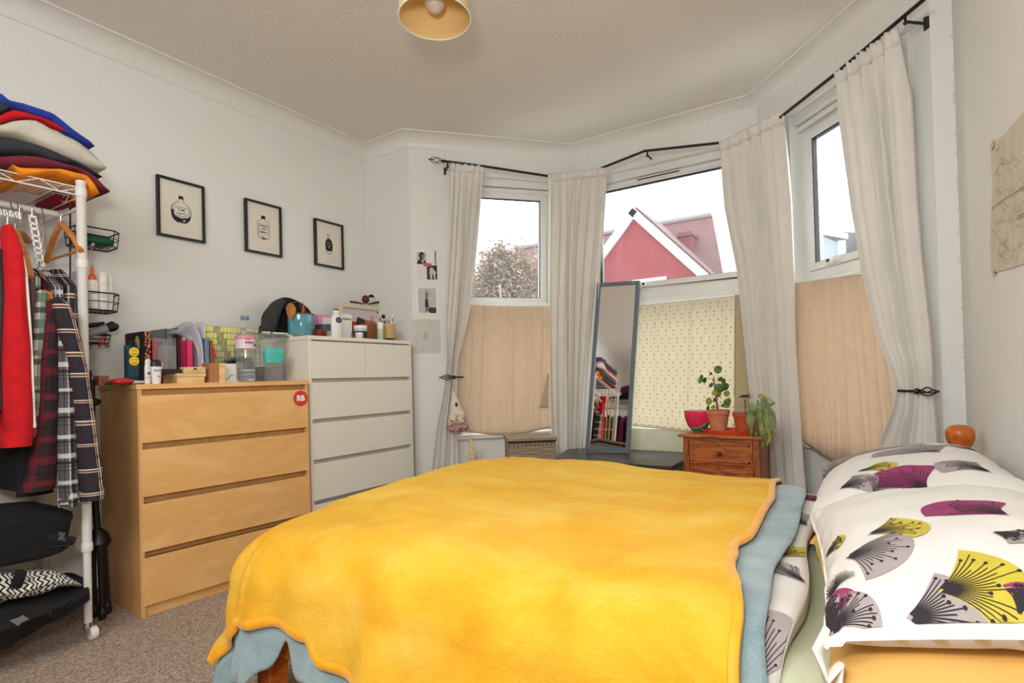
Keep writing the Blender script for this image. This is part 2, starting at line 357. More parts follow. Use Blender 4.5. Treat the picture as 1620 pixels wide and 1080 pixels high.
# skirting boards
sk = MB().bb((0, YN, 0), (.018, YB, .13)); struct('baseboard_left', sk, M['trim'], bevel=.004)
sk = MB().bb((XR-.018, YN, 0), (XR, YB, .13)); struct('baseboard_right', sk, M['trim'], bevel=.004)
sk = MB(); [f_.box(sk, 0, f_.len, -.018, 0, 0, .13) for f_ in (L, F, R)]; struct('baseboard_bay', sk, M['trim'], bevel=.004)
def project(P):
    v = Vector(P)-CAM; z = v.dot(FW); return (CX0+FOC*v.dot(RT)/z, CY0-FOC*v.dot(UP)/z)
def sm(a, b, x):
    t = max(0, min(1, (x-a)/(b-a))); return t*t*(3-2*t)
def lerp_rows(rows, v):
    x = v*(len(rows)-1); i = min(int(x), len(rows)-2); return rows[i].lerp(rows[i+1], x-i)
def table(tb, x):
    if x <= tb[0][0]: return tb[0][1]
    for (a, p), (b, q) in zip(tb, tb[1:]):
        if x <= b: return p+(q-p)*sm(0, 1, (x-a)/(b-a))
    return tb[-1][1]
# ------------------------------------------------------------------ the bed
ZT = .598; XF, XH, YNr, YF = 1.47, 3.30, 1.30, 2.80
bed = thing('double_bed', 'orange pine double bed frame with a turned ball finial on its far headboard post', 'bed', (2.35, 2.05, 0))
def post(x, y, h, fin=True):
    mb = MB().box((x, y, h/2), (.06, .06, h))
    pr = [(.03, h), (.026, h+.008), (.021, h+.016), (.023, h+.024), (.030, h+.036), (.037, h+.050), (.041, h+.064), (.043, h+.078), (.041, h+.092), (.034, h+.103), (.020, h+.110), (.0, h+.112)]
    o = build('post', mb, M['pine'], bed, bevel=.006)
    if fin: build('finial', MB().lathe(pr, (x, y, 0), 28), M['pine'], o, smooth=2)
post(3.335, 2.88, .66); post(3.335, 1.24, .66)
build('headboard', MB().bb((3.335, 1.27, .30), (3.355, 2.83, .60)), M['pine'], bed, bevel=.004)
build('top_rail', MB().tube([(3.345, 1.27, .60), (3.345, 2.05, .63), (3.345, 2.83, .60)], .02), M['pine'], bed, smooth=True)
for x, y in ((1.62, 1.37), (1.62, 2.73)): build('leg', MB().box((x, y, .14), (.06, .06, .28), taper=1), M['pine'], bed, bevel=.004)
for y in (1.37, 2.73): build('side_rail', MB().bb((1.59, y-.0125, .22), (3.33, y+.0125, .34)), M['pine'], bed, bevel=.003)
build('foot_rail', MB().bb((1.6, 1.37, .22), (1.625, 2.73, .34)), M['pine'], bed, bevel=.003)
for k in range(9): build('slat', MB().bb((1.7+k*.19, 1.38, .335), (1.77+k*.19, 2.72, .35)), M['pine'], bed)
def softbox(x0, x1, y0, y1, z0, z1, r, amp=.004, n=26):
    mb = MB(); cx, cy, cz = (x0+x1)/2, (y0+y1)/2, (z0+z1)/2; hx, hy, hz = (x1-x0)/2, (y1-y0)/2, (z1-z0)/2
    def P(i, j, k):
        q = Vector((i*hx, j*hy, k*hz)); inner = Vector((max(-hx+r, min(hx-r, q.x)), max(-hy+r, min(hy-r, q.y)), max(-hz+r*.9, min(hz-r*.9, q.z))))
        d = q-inner
        if d.length > 1e-6: q = inner+d.normalized()*min(r, d.length) if sum(abs(c) > 1e-6 for c in d) > 1 else q
        q += Vector((cx, cy, cz)); q.z += noise.noise(q*4)*amp; return q
    bm = []
    m = n
    for ax in range(3):
        for sgn in (-1, 1):
            def fn(u, v, ax=ax, sgn=sgn):
                a, b = 2*u-1, 2*v-1; c = [0, 0, 0]; c[ax] = sgn; c[(ax+1) % 3] = a*sgn; c[(ax+2) % 3] = b; p = P(*c); return p
            mb.grid(fn, m, m)
    mb.uv = None; return mb
M['sheet'] = mat('sage_green_sheet', (186, 190, 160), .85, vary=.04, vs_=6, bump=.2, bs=260)
ms = softbox(XF+.06, XH+.02, YNr+.05, YF-.03, .345, .515, .06); mo = build('mattress', ms, M['sheet'], smooth=True)
tag(mo, 'mattress in a sage green fitted sheet between the duvet and the pillows', 'mattress')
t = NT('mustard_fleece'); co = t.coord(); f1 = t.noise(3.2, 4, co, .6, (1, 1.8, 1), .6); f2 = t.noise(160, 3, co, .7)
c_ = t.ramp(t.math('ADD', t.math('MULTIPLY', f1, .8), t.math('MULTIPLY', f2, .2)), [(.34, rgb(226, 156, 28)), (.5, rgb(234, 176, 48)), (.66, rgb(242, 194, 84))])
t.base(c_); t.b.inputs['Roughness'].default_value = .8; t.b.inputs['Specular IOR Level'].default_value = .15; t.b.inputs['Sheen Weight'].default_value = .3; t.b.inputs['Sheen Roughness'].default_value = .5; t.b.inputs['Sheen Tint'].default_value = rgb(236, 222, 120)
t.bump(t.math('ADD', f2, t.math('MULTIPLY', t.noise(13, 3, co, .6, (1, 2.2, 1), .5), 1.3)), .5, .006); M['fleece'] = t.m
M['hem'] = mat('mustard_hem_binding', (243, 168, 20), .6, vary=.08, sheen=.3)
t = NT('blue_fleece'); co = t.coord(); f1 = t.noise(9, 4, co, .6); f2 = t.noise(190, 3, co, .7); t.base(t.ramp(t.math('ADD', t.math('MULTIPLY', f1, .7), t.math('MULTIPLY', f2, .3)), [(.35, rgb(116, 142, 148)), (.65, rgb(160, 178, 180))]))
t.b.inputs['Roughness'].default_value = .9; t.b.inputs['Sheen Weight'].default_value = .3; t.bump(f2, .5, .004); M['blue_fleece'] = t.m
M['print_white'] = mat('printed_white_cotton', (224, 219, 211), .8, vary=.02, vs_=8, bump=.12, bs=300)
M['p_gray'] = mat('print_grey', (163, 152, 150), .8, vary=.05); M['p_olive'] = mat('print_olive', (196, 178, 58), .8, vary=.06); M['p_mag'] = mat('print_magenta', (146, 48, 98), .8, vary=.08); M['p_ink'] = mat('print_ink', (36, 30, 38), .8, vary=0)
R0 = .155
def drape(a, b, lift, seed=0, amp=.02, xh=9):
    """cloth coordinates (a along the bed, b across it) laid over the mattress block and down its sides"""
    dx = max(XF+R0-a, 0); dyn = max(YNr+R0-b, 0); dyf = max(b-(YF-R0), 0); dy = max(dyn, dyf); sy = -1 if dyn > 0 else 1
    d = (dx**4+dy**4)**.25 if dx > 0 and dy > 0 else max(dx, dy)
    bx = min(max(a, XF+R0), 99); by = min(max(b, YNr+R0), YF-R0)
    z = ZT+lift; wr = noise.noise(Vector((a*3.1+seed, b*2.3, seed)))*.010+noise.noise(Vector((a*7+b*5+seed, b*9-a*3, 2)))*.005 + .006*math.sin((a+b*.6)*9+3*noise.noise(Vector((a*2, b*2, 3))))
    z += .016*sm(1.30, 1.75, b)*sm(2.85, 2.3, b)-.012 + wr
    z -= .045*sm(2.0, 1.5, a)*sm(1.9, 1.35, b)
    z -= .045*sm(2.35, 2.8, b)*sm(1.9, 2.8, a)                 # sinks at the far head side
    if d <= 0: return Vector((a, b, z))
    dirv = Vector((-dx, sy*dy, 0)); dirv = dirv/max(dirv.length, 1e-6)
    ang = min(d/R0, PI/2); out = (R0+lift)*math.sin(ang); dn = R0*(1-math.cos(ang)); rest = max(0, d-R0*PI/2)
    th = math.atan2(dy, dx) if dx > 0 else PI/2
    along = (a if dy >= dx else b); g = sm(-.10, .20, rest)
    if dx > 0 and dy > 0: along = (XF+R0)-(.22*(1-abs(th-PI/4)))*0-dx*1.1
    fold = math.sin(along*27+3.2*noise.noise(Vector((along*3, seed, 1))))*.7*(.6+.8*abs(noise.noise(Vector((along*2.2, 7, seed)))))+math.sin(along*11+seed)*.35
    cf = (1 if dx > 0 and dy > 0 else 0)
    out += g*(amp*fold*1.5+.028+.03*math.sin(th*8+1)*cf)+rest*.05
    p = Vector((bx, by, z-dn-rest)) + dirv*out
    p.z = max(p.z, .012+lift*.3)
    return p
def cloth(name, mt, lift, aend, a0, b0, b1, nu, nv, seed, amp=.02, thick=.006, parent=None):
    mb = MB()
    def fn(u, v):
        b = b0(0) if callable(b0) else b0
        bb = b+(b1-b)*v; A0 = a0(bb) if callable(a0) else a0; aa = A0+(aend(bb)-A0)*u
        if callable(b0): bs = b0(aa); bb = bs+(b1-bs)*v; aa = A0+(aend(bb)-A0)*u
        p = drape(aa, bb, lift, seed, amp); return (*p, aa, bb)
    mb.grid(fn, nu, nv); return mb, fn
OV = .47   # how far the cloths hang past the block edge, measured along the cloth
y_end = lambda b: table([(.7, 2.96), (1.12, 2.90), (1.36, 2.885), (1.60, 2.83), (1.70, 2.815), (1.78, 2.832), (2.1, 2.825), (2.5, 2.79), (2.95, 2.76)], b)
nb = lambda a: YNr+R0-table([(1.0, .40), (1.40, .37), (1.62, .31), (1.76, .29), (1.90, .305), (1.96, .36), (2.2, .385), (2.6, .45), (3.0, .5)], a)
dm, dfn = cloth('duvet', None, -.028, lambda b: 2.955-.03*sm(1.6, 2.6, b)+.012*math.sin(b*9), XF-.26, YNr-.16, YF+.16, 90, 110, 9, .024)
dv = build('duvet', dm, M['print_white'], smooth=2, solid=.035, off=-1)
tag(dv, 'duvet in white flower-printed cotton peeping out beyond the blankets', 'duvet')
bb_, bfn = cloth('b', None, -.012, lambda b: table([(.7, 2.99), (1.2, 2.945), (1.40, 2.922), (1.64, 2.905), (1.9, 2.915), (2.3, 2.90), (2.6, 2.872), (3, 2.85)], b), XF-.33, lambda a: YNr+R0-table([(1.0, .60), (1.42, .56), (1.62, .50), (1.74, .40), (1.80, .32), (1.88, .40), (2.0, .44), (3.0, .5)], a), YF+.25, 150, 170, 9, .024)
bl = build('blue_blanket', bb_, M['blue_fleece'], smooth=2, solid=.006, off=0)
tag(bl, 'pale blue-grey fleece blanket showing as a band under the mustard throw', 'blanket')
ym, yfn = cloth('y', None, .006, y_end, XF-.20, nb, YF+.22, 220, 240, 9, .024)
yb = build('mustard_throw', ym, M['fleece'], smooth=2, solid=.007, off=0)
tag(yb, 'large mustard yellow fleece throw spread over the whole bed', 'blanket')
for side in ('near', 'foot', 'head', 'far'):
    pts = []
    for k in range(161):
        q = k/160; pts.append(Vector(({'near': (q, 0), 'far': (q, 1), 'foot': (0, q), 'head': (1, q)}[side] and yfn(*{'near': (q, 0), 'far': (q, 1), 'foot': (0, q), 'head': (1, q)}[side]))[:3]))
    fl_ = (0, 0, 1) if side == 'head' else (0, 0, 1)
    build('hem', MB().tube(pts, [(.010, .008) if side == 'head' else (.014, .006)]*len(pts), 8, flat=fl_), M['hem'], yb, smooth=True)
# ---- printed flowers: flat print that follows the cloth it is printed on
def flower(surf, base, tip, hw, cm, parent, seed=0, lines=17, fill=True, h=.0014):
    rnd = random.Random(seed); B = Vector(base); T = Vector(tip); Ln = (T-B).length; D = (T-B)/Ln; N_ = Vector((-D.y, D.x)); mb = MB(); ink = MB()
    def S(x, y, k=1.0): q = B+D*x+N_*y; return surf(q.x, q.y, h*k)
    def outline(ph): # shell-like head: ph in -1..1
        a = ph*1.25; return Ln*(.52+.5*math.cos(a))*1.0*math.cos(a*.42), hw*math.sin(a)*(1.02)
    nr, na = 12, 26
    if fill:
        o = 0; vs_ = []; fs_ = []
        for i in range(nr+1):
            for j in range(na+1):
                x, y = outline(2*j/na-1); r_ = i/nr; vs_.append(S(x*r_, y*r_*(.35+.65*r_)))
        for i in range(nr):
            for j in range(na): a = i*(na+1)+j; fs_.append((a, a+1, a+na+2, a+na+1))
        mb.add(vs_, fs_)
    for j in range(lines):
        ph = 2*(j+.5)/lines-1; x, y = outline(ph*.97); e = rnd.uniform(.55, .95) if fill else rnd.uniform(.9, 1); n = 9; pl = []; wd = .0006 if fill else .0005
        for i in range(n+1):
            r_ = .10+(e-.08)*i/n; xx, yy = x*r_, y*r_*(.35+.65*r_); pl.append((xx, yy))
        vs_ = []; fs_ = []
        for i, (xx, yy) in enumerate(pl):
            x2, y2 = pl[min(i+1, n)]; x1, y1 = pl[max(i-1, 0)]; tx, ty = x2-x1, y2-y1; q = math.hypot(tx, ty) or 1; tx, ty = tx/q*wd, ty/q*wd
            vs_ += [S(xx-ty, yy+tx, 1.8), S(xx+ty, yy-tx, 1.8)]
            if i: fs_.append((2*i-2, 2*i-1, 2*i+1, 2*i))
        ink.add(vs_, fs_)
        if fill and j % 2 == 0:
            c = pl[-1]; rr = .0024; ink.add([S(c[0]+rr*math.cos(k*PI/4), c[1]+rr*math.sin(k*PI/4), 2) for k in range(8)], [tuple(range(8))])
    if fill:
        nf = len(mb.f); mb.add(ink.v, ink.f); o = build('flower_print', mb, cm, parent, smooth=2); o.data.materials.append(M['p_ink'])
        for i, p in enumerate(o.data.polygons): p.material_index = 0 if i < nf else 1
    else: o = build('flower_print', ink, M['p_ink'], parent)
    return o
def make_surf(P):
    def s(u, v, h):
        e = .004; p = P(u, v); n = (P(u+e, v)-p).cross(P(u, v+e)-p)
        if n.length < 1e-12: n = Vector((0, 0, 1))
        n.normalize(); n = n if n.z > -.2 else -n
        return p+n*h
    return s
def locate(P, ur, vr, px, py, n=50):
    best = (1e9, 0, 0)
    for i in range(n+1):
        for j in range(n+1):
            u = ur[0]+(ur[1]-ur[0])*i/n; v = vr[0]+(vr[1]-vr[0])*j/n; q = project(P(u, v)); d = (q[0]-px)**2+(q[1]-py)**2
            if d < best[0]: best = (d, u, v)
    return best[1], best[2]
# duvet print where the border shows
dsurf = make_surf(lambda u, v: drape(u, v, -.026, 9, .024))
def dsh(u, v, h): return dsurf(min(u, 2.955-.03*sm(1.6, 2.6, v)+.012*math.sin(v*9)-.002), v, h)
for b_, t_, hw, c, sd in (((2.90, 1.27), (2.935, 1.45), .06, 'p_gray', 1), ((2.965, 1.60), (2.88, 1.72), .035, 'p_gray', 2), ((2.89, 1.74), (2.95, 1.84), .04, 'p_olive', 3), ((2.93, 1.08), (2.90, 1.2), .05, 'p_mag', 4), ((2.93, 2.02), (2.87, 2.16), .04, 'p_gray', 5), ((2.95, 2.3), (2.88, 2.42), .04, 'p_mag', 6)):
    flower(dsh, b_, t_, hw, M[c], dv, sd, 13)
# ---- pillows
def pillow(name, label, c, hl, hw, rz, tilt, T, mt, seed, roll=0):
    Mx = Matrix.Translation(Vector(c)) @ Matrix.Rotation(rz, 4, 'Z') @ Matrix.Rotation(-tilt, 4, 'Y') @ Matrix.Rotation(roll, 4, 'X')
    def P(u, v, side=1):     # u across (metres, towards the wall), v along
        a, b = max(-1, min(1, u/hw)), max(-1, min(1, v/hl))
        x = a*hw*(1-.07*(1-b*b)*abs(a)); y = b*hl*(1-.05*(1-a*a)*abs(b))
        k = (max(0, 1-abs(a)**2.6))**.5*(max(0, 1-abs(b)**3))**.5
        wr = noise.noise(Vector((u*9+seed, v*9, seed)))*.011+noise.noise(Vector((u*24, v*10+seed, seed)))*.005
        e = (1-k)
        z = side*(T*k*(1 if side > 0 else .55)+wr*k*(.5+e)) + .006*math.sin(b*19+seed)*(abs(a) > .9)*e
        return Mx @ Vector((x, y, z))
    mb = MB(); mb.grid(lambda s, t_: P((2*s-1)*hw, (2*t_-1)*hl), 70, 100); mb.grid(lambda s, t_: P((2*s-1)*hw, (2*t_-1)*hl, -1), 40, 60)
    mb.uv = None
    o = build(name, mb, mt, smooth=2); tag(o, label, 'pillow', None)
    return o, P, Mx
M['mustard_cotton'] = mat('mustard_cotton', (222, 172, 92), .75, vary=.05, vs_=5, bump=.2, bs=200)
pillow('mustard_pillow', 'mustard cotton pillow under the nearer flower-print pillow', (3.185, 1.58, .575), .36, .20, .10, .05, .075, M['mustard_cotton'], 3)
pillow('mustard_pillow', 'mustard cotton pillow under the farther flower-print pillow by the window', (3.150, 2.30, .565), .36, .22, .03, .06, .075, M['mustard_cotton'], 7)
pn, PN, MN = pillow('printed_pillow', 'white pillow printed with grey, olive and magenta flowers, nearer the camera', (3.185, 1.575, .665), .335, .205, .11, .16, .085, M['print_white'], 11)
pf, PF, MF = pillow('printed_pillow', 'white pillow printed with grey, olive and magenta flowers, farther away by the bedpost', (3.150, 2.31, .655), .35, .225, .02, .20, .085, M['print_white'], 17)
build('piping', MB().tube([PN(.215*math.cos(a), .37*math.sin(a)) for a in []] or [PN(-.205, -.335+.67*k/60) for k in range(61)], .003), M['print_white'], pn, smooth=True)
build('ribbon_tie', MB().tube([PN(-.20, -.315)+Vector(q) for q in ((0, 0, 0), (-.012, -.02, -.02), (-.004, -.03, -.05), (.012, -.012, -.035), (.008, -.03, -.075), (-.012, -.03, -.095))], [(.012, .004)]*6, 8), M['print_white'], pn, smooth=True)
FLN = [((1337, 884), (1438, 870), .62, 'p_gray'), ((1368, 847), (1467, 827), .5, 'p_olive'), ((1296, 890), (1334, 850), .55, 'p_olive'), ((1484, 936), (1628, 915), .62, 'p_olive'), ((1436, 1008), (1556, 962), .6, 'p_gray'), ((1318, 1030), (1366, 940), .62, 'p_gray'), ((1322, 1012), (1305, 950), .4, 'p_mag'), ((1567, 845), (1640, 860), .5, 'p_gray'), ((1600, 818), (1486, 798), .42, 'p_mag'), ((1606, 996), (1630, 925), .5, 'p_mag'), ((1300, 950), (1330, 905), .6, None)]
FLF = [((1488, 716), (1416, 710), .5, 'p_gray'), ((1308, 753), (1345, 730), .6, 'p_gray'), ((1353, 747), (1421, 734), .42, 'p_olive'), ((1475, 779), (1402, 744), .5, 'p_mag'), ((1326, 776), (1388, 752), .5, 'p_gray'), ((1571, 747), (1487, 731), .4, 'p_gray'), ((1318, 726), (1352, 714), .4, 'p_olive'), ((1385, 795), (1420, 765), .9, None), ((1560, 722), (1500, 706), .3, 'p_gray')]
for P, FL, par, hl, hw in ((PN, FLN, pn, .335, .205), (PF, FLF, pf, .35, .225)):
    sf = make_surf(P)
    for k, (b_, t_, r_, c) in enumerate(FL):
        B = locate(P, (-hw*.97, hw*.97), (-hl*.97, hl*.97), *b_); T_ = locate(P, (-hw*.97, hw*.97), (-hl*.97, hl*.97), *t_)
        ln = math.hypot(B[0]-T_[0], B[1]-T_[1])
        if ln < .02: continue
        cl = lambda u, v, h, sf=sf, hw=hw, hl=hl: sf(max(-hw*.985, min(hw*.985, u)), max(-hl*.985, min(hl*.985, v)), h)
        flower(cl, B, T_, ln*r_*1.28, M[c] if c else None, par, k+hash(c or '') % 1, 19 if c else 30, bool(c))
# ------------------------------------------------------------------ curtains on the bent rod
RO = -.10
rz_ = lambda fc, x, y: fc.px(x, y, RO)
def avgz(p, z): return Vector((p.x, p.y, z))
kL = [(684, 249), (712, 256), (868, 281)]
RZ = 2.445
cornL = L.P(L.len-.04, RO, RZ); cornR = F.P(F.len-.04, RO, RZ)
pA = rz_(L, 700, 252); pB = F.P(.045, RO, 2.40); pD = rz_(F, 1020, 238); pE = F.P(F.len-.045, RO, 2.405); pG = rz_(R, 1462, 2)
# left rod, front rod with its raised joint, right rod
rod = thing('curtain_rod', 'black iron curtain rod bent round the bay with a cage finial at its left end', 'curtain rod', (1.9, 4.03, 2.4))
pl_ = [avgz(pA, 2.463), avgz(rz_(L, 766, 262), 2.448), L.P(L.len-.06, RO, 2.40), pB, F.P(.18, RO, 2.415), avgz(pD, 2.474), avgz(rz_(F, 1140, 227), 2.408), pE, R.P(.06, RO, 2.37), avgz(rz_(R, 1320, 120), 2.392), avgz(pG, 2.425)]
build('rod', MB().tube(pl_, .0085, 10), M['black_metal'], rod, smooth=True)
def cage(c, d, ln, r, mt, parent, wires=4, twist=.9, wr=.0022, name='cage_finial'):
    d = Vector(d).normalized(); n = d.orthogonal().normalized(); b = d.cross(n); mb = MB()
    for k in range(wires):
        pts = []
        for i in range(13):
            q = i/12; a = 2*PI*k/wires+twist*2*PI*q*.5; rr = r*math.sin(PI*q)**.8; pts.append(Vector(c)+d*ln*q+n*rr*math.cos(a)+b*rr*math.sin(a))
        mb.tube(pts, wr, 6)
    mb.sphere(Vector(c)+d*(ln+.004), .006, 10, 8); mb.lathe([(.011, -.014), (.013, -.006), (.008, .002)], Vector(c), 10, d.to_track_quat('Z', 'Y').to_matrix())
    return build(name, mb, mt, parent, smooth=True)
cage(pl_[0], (pl_[0]-pl_[1]), .085, .022, M['black_metal'], rod)
def bracket(fc, x, y, zz, parent):
    p = fc.px(x, y, RO); q = Vector((p.x, p.y, zz)); w_ = q+fc.n*.10
    mb = MB().tube([q+Vector((0, 0, -.004)), q+Vector((0, 0, -.03)), w_+Vector((0, 0, -.03))], .006, 8); mb.sphere(q+Vector((0, 0, -.035)), .009, 8, 6); mb.box(w_+Vector((0, 0, -.03)), (.02, .02, .05))
    build('bracket', mb, M['black_metal'], parent, smooth=True)
bracket(F, 1024, 240, 2.472, rod); bracket(R, 1432, 25, 2.422, rod); bracket(L, 708, 254, 2.46, rod)
def curtain(label, lf, rf, rows, n, amp, seed, group=None, tie=None, head=True):
    """rows: (left pixel, right pixel, height or None)"""
    Lp = [lf(*r[0]) for r in rows]; Rp = [rf(*r[1]) for r in rows]
    for i, r in enumerate(rows):
        if len(r) > 2: Lp[i].z = Rp[i].z = r[2]
    mb = MB(); nu, nv = n*12, 64
    wtop = (Rp[0]-Lp[0]).length
    ws = [(b-a).length for a, b in zip(Lp, Rp)]
    vs_ = [0]
    for i in range(1, len(rows)): vs_.append(vs_[-1]+abs(Lp[i].z-Lp[i-1].z))
    vs_ = [v/vs_[-1] for v in vs_]
    def at_v(v, A):
        for i in range(len(vs_)-1):
            if v <= vs_[i+1]+1e-9:
                t_ = (v-vs_[i])/(vs_[i+1]-vs_[i]); 
                p0 = A[max(i-1, 0)]; p1 = A[i]; p2 = A[i+1]; p3 = A[min(i+2, len(A)-1)]
                return p1+(p2-p1)*(t_*.5+sm(0, 1, t_)*.5)
        return A[-1]
    def fn(u, v):
        a, b = at_v(v, Lp), at_v(v, Rp); d = b-a; d2 = Vector((d.x, d.y, 0)); wdt = d2.length; nn = Vector((d2.y, -d2.x, 0)).normalized()
        warp = .11*noise.noise(Vector((u*3+seed, v*1.2, seed)))*min(1, v*4); q = u+warp*math.sin(PI*u)
        ph = 2*PI*n*q; am = amp*(.45+.55*sm(0, .12, v))*(.75+.5*noise.noise(Vector((u*5, v*1.3, seed+4))))
        pinch = min(1, wdt/(wtop+1e-6)); am *= .45+.55*pinch
        f = math.sin(ph)+.35*math.sin(ph*2.3+seed+v*2)+.25*math.sin(ph*.5+v*3)
        if head: f = f*(1-.6*sm(.05, .0, v))+.5*sm(.05, .0, v)*math.sin(ph*2.6)
        p = a+d*u+nn*(am*f)+d2.normalized()*(math.cos(ph)*.25*wdt/n*min(1, v*6))*.6
        return p
    mb.grid(fn, nu, nv); o = build('curtain', mb, M['curtain'], smooth=2, solid=.0025, off=0)
    tag(o, label, 'curtain', group); build_head = MB()
    def hf(u, v): p = fn(u, v*.034); a, b = at_v(0, Lp), at_v(0, Rp); d = b-a; nn = Vector((d.y, -d.x, 0)).normalized(); return p+nn*.004
    build_head.grid(hf, nu, 3); build('heading_tape', build_head, M['curtain'], o, smooth=2, solid=.002)
    return o, fn
gL = lambda x, y: L.px(x, y, RO); gF = lambda x, y: F.px(x, y, RO); gR = lambda x, y: R.px(x, y, RO)
cur1, c1f = curtain('cream curtain left of the left-hand window, gathered by a black holdback', gL, gL, [((713, 252), (765, 261), 2.452), ((708, 400), (753, 400)), ((703, 500), (741, 500)), ((706, 570), (724, 572)), ((704, 597), (722, 598)), ((700, 625), (722, 625)), ((690, 672), (722, 672)), ((682, 735), (724, 735)), ((676, 790), (728, 790)), ((672, 860), (735, 860), .03)], 5, .030, 1)
cur2, c2f = curtain('cream curtain hanging straight down behind the leaning mirror', gL, gF, [((867, 281), (961, 262), 2.425), ((868, 400), (950, 400)), ((868, 500), (942, 500)), ((869, 600), (934, 600)), ((872, 700), (926, 700)), ((874, 745), (922, 745)), ((875, 800), (920, 815), .04)], 6, .032, 2)
cur3, c3f = curtain('cream curtain between the centre and right-hand windows behind the potted plants', gF, gR, [((1138, 226), (1240, 194), 2.41), ((1149, 330), (1250, 320)), ((1170, 430), (1255, 430)), ((1180, 520), (1258, 540)), ((1190, 620), (1264, 640)), ((1206, 720), (1270, 740)), ((1210, 770), (1276, 800)), ((1212, 860), (1285, 900), .04)], 6, .035, 3)
cur4, c4f = curtain('cream curtain at the right-hand window, gathered by a black holdback near the bedpost', gR, gR, [((1321, 119), (1419, 33), 2.40), ((1335, 200), (1436, 150)), ((1352, 330), (1444, 300)), ((1368, 430), (1452, 400)), ((1392, 530), (1466, 520)), ((1414, 585), (1471, 580)), ((1423, 617), (1470, 617)), ((1416, 650), (1474, 650)), ((1396, 700), (1478, 700)), ((1388, 760), (1482, 770)), ((1380, 860), (1490, 900), .04)], 5, .038, 4)
def holdback(fc, p1, p2, plate, label, flip):
    a = fc.px(*p1, RO-.035); b = fc.px(*p2, RO-.02); b.z = a.z; t_ = thing('curtain_holdback', label, 'holdback', a)
    d = (b-a).normalized(); e = a+d*.02; m_ = a+d*((b-a).length*.55)
    if flip: arm0, arm1, cg, cgd, cl = b, m_, m_, -d, (a-m_).length
    else: arm0, arm1, cg, cgd, cl = a, m_, m_, d, (b-m_).length
    build('arm', MB().tube([arm0+fc.n*.10, arm0+fc.n*.02, arm0, arm1], .0055, 8), M['black_metal'], t_, smooth=True)
    cage(cg, cgd, cl, .016, M['black_metal'], t_, 4, .6, .0028, 'cage')
holdback(L, (697, 597), (733, 599), None, 'black iron cage holdback on the left curtain', True)
holdback(R, (1421, 618), (1482, 617), None, 'black iron cage holdback on the right curtain above the bedpost', False)
# ------------------------------------------------------------------ cloths pinned over the lower panes
def pinned(label, fc, o_, corners, mt, sag, seed, tops=0, cat='cloth', name='window_cloth'):
    TL, TR, BR, BL = [fc.px(*c, o_) for c in corners]; rc = random.Random(seed*7); cr = [(k+.5+rc.uniform(-.4, .4))/11 for k in range(11)] if seed < 3 else [.3, .62, .9]; hk = [rc.uniform(.004, .013) for _ in cr]; wk = [rc.uniform(.008, .02) for _ in cr]
    def fn(u, v):
        a = TL.lerp(TR, u); b = BL.lerp(BR, u); p = a.lerp(b, v); p.z -= sag*math.sin(PI*u)*v*v + tops*math.sin(PI*u)*(1-v)
        f = .005*math.sin(u*26+5*noise.noise(Vector((u*2, v*1.2, seed)))+seed)*(.3+v*.7)*max(0, noise.noise(Vector((u*4, v*.8, seed+7)))*2+.4)+.012*noise.noise(Vector((u*5+v*.8, v*1.1, seed)))
        for k, uk in enumerate(cr): f = abs(f)+hk[k]*math.exp(-((u-uk-.03*math.sin(v*2.2+k*1.7)*v)/wk[k])**2)*(1-.5*abs(v-.35)) if abs(u-uk) < .12 else abs(f)
        p -= fc.n*(abs(f)+.002+.02*v*math.sin(PI*u)); return (*p, u*(TR-TL).length, v*(TL-BL).length)
    mb = MB().grid(fn, 200, 40); o = build(name, mb, mt, smooth=2, solid=.0015, off=0); tag(o, label, cat)
    return o, fn
pinned('peach muslin cloth pinned over the lower pane of the left-hand window', L, -.026, [(728, 481), (880, 484), (878, 674), (722, 680)], M['pink_cloth'], .045, 1, .008)
fo = MB().grid(lambda u, v: L.px(853+16*u+(1-v)*14*(1-u), 590+v*55+u*(8-8*v), -.045)-L.n*.008*math.sin(u*5), 8, 14); fo = build('folded_corner', fo, M['pink_cloth'], bpy.data.objects['window_cloth'], smooth=2, solid=.0015)
pinned('peach muslin cloth pinned over the lower pane of the right-hand window', R, -.026, [(1256, 448), (1400, 428), (1440, 712), (1262, 690)], M['pink_cloth'], .10, 2)
t = NT('sprigged_cream_cotton'); uv = t.coord('UV'); sp = t.n('ShaderNodeSeparateXYZ'); t.l(uv, sp.inputs[0])
def sprig(off, per, r):
    row = t.math('FLOOR', t.math('DIVIDE', t.math('ADD', sp.outputs[1], off), per)); sh = t.math('MULTIPLY', t.math('MODULO', row, 2.0), per*.5)
    a = t.math('SUBTRACT', t.math('FRACT', t.math('DIVIDE', t.math('ADD', t.math('ADD', sp.outputs[0], sh), off), per)), .5); b = t.math('SUBTRACT', t.math('FRACT', t.math('DIVIDE', t.math('ADD', sp.outputs[1], off), per)), .5)
    return t.math('LESS_THAN', t.math('ADD', t.math('ABSOLUTE', t.math('MULTIPLY', a, .8)), t.math('ABSOLUTE', b)), r)
col = t.mix(sprig(0, .052, .10), rgb(240, 233, 214), rgb(190, 156, 108)); col = t.mix(sprig(.026, .052, .075), col, rgb(158, 152, 100)); t.base(col); t.b.inputs['Roughness'].default_value = .9
tr = t.n('ShaderNodeBsdfTranslucent'); t.l(col, tr.inputs[0]); mx = t.n('ShaderNodeMixShader'); mx.inputs[0].default_value = .5; t.l(t.b.outputs[0], mx.inputs[1]); t.l(tr.outputs[0], mx.inputs[2]); t.l(mx.outputs[0], t.out.inputs[0]); M['sprig'] = t.m
pinned('cream cotton cloth with a small sprig print pinned over the lower centre pane', F, -.03, [(985, 486), (1166, 468), (1162, 690), (985, 671)], M['sprig'], .0, 3)
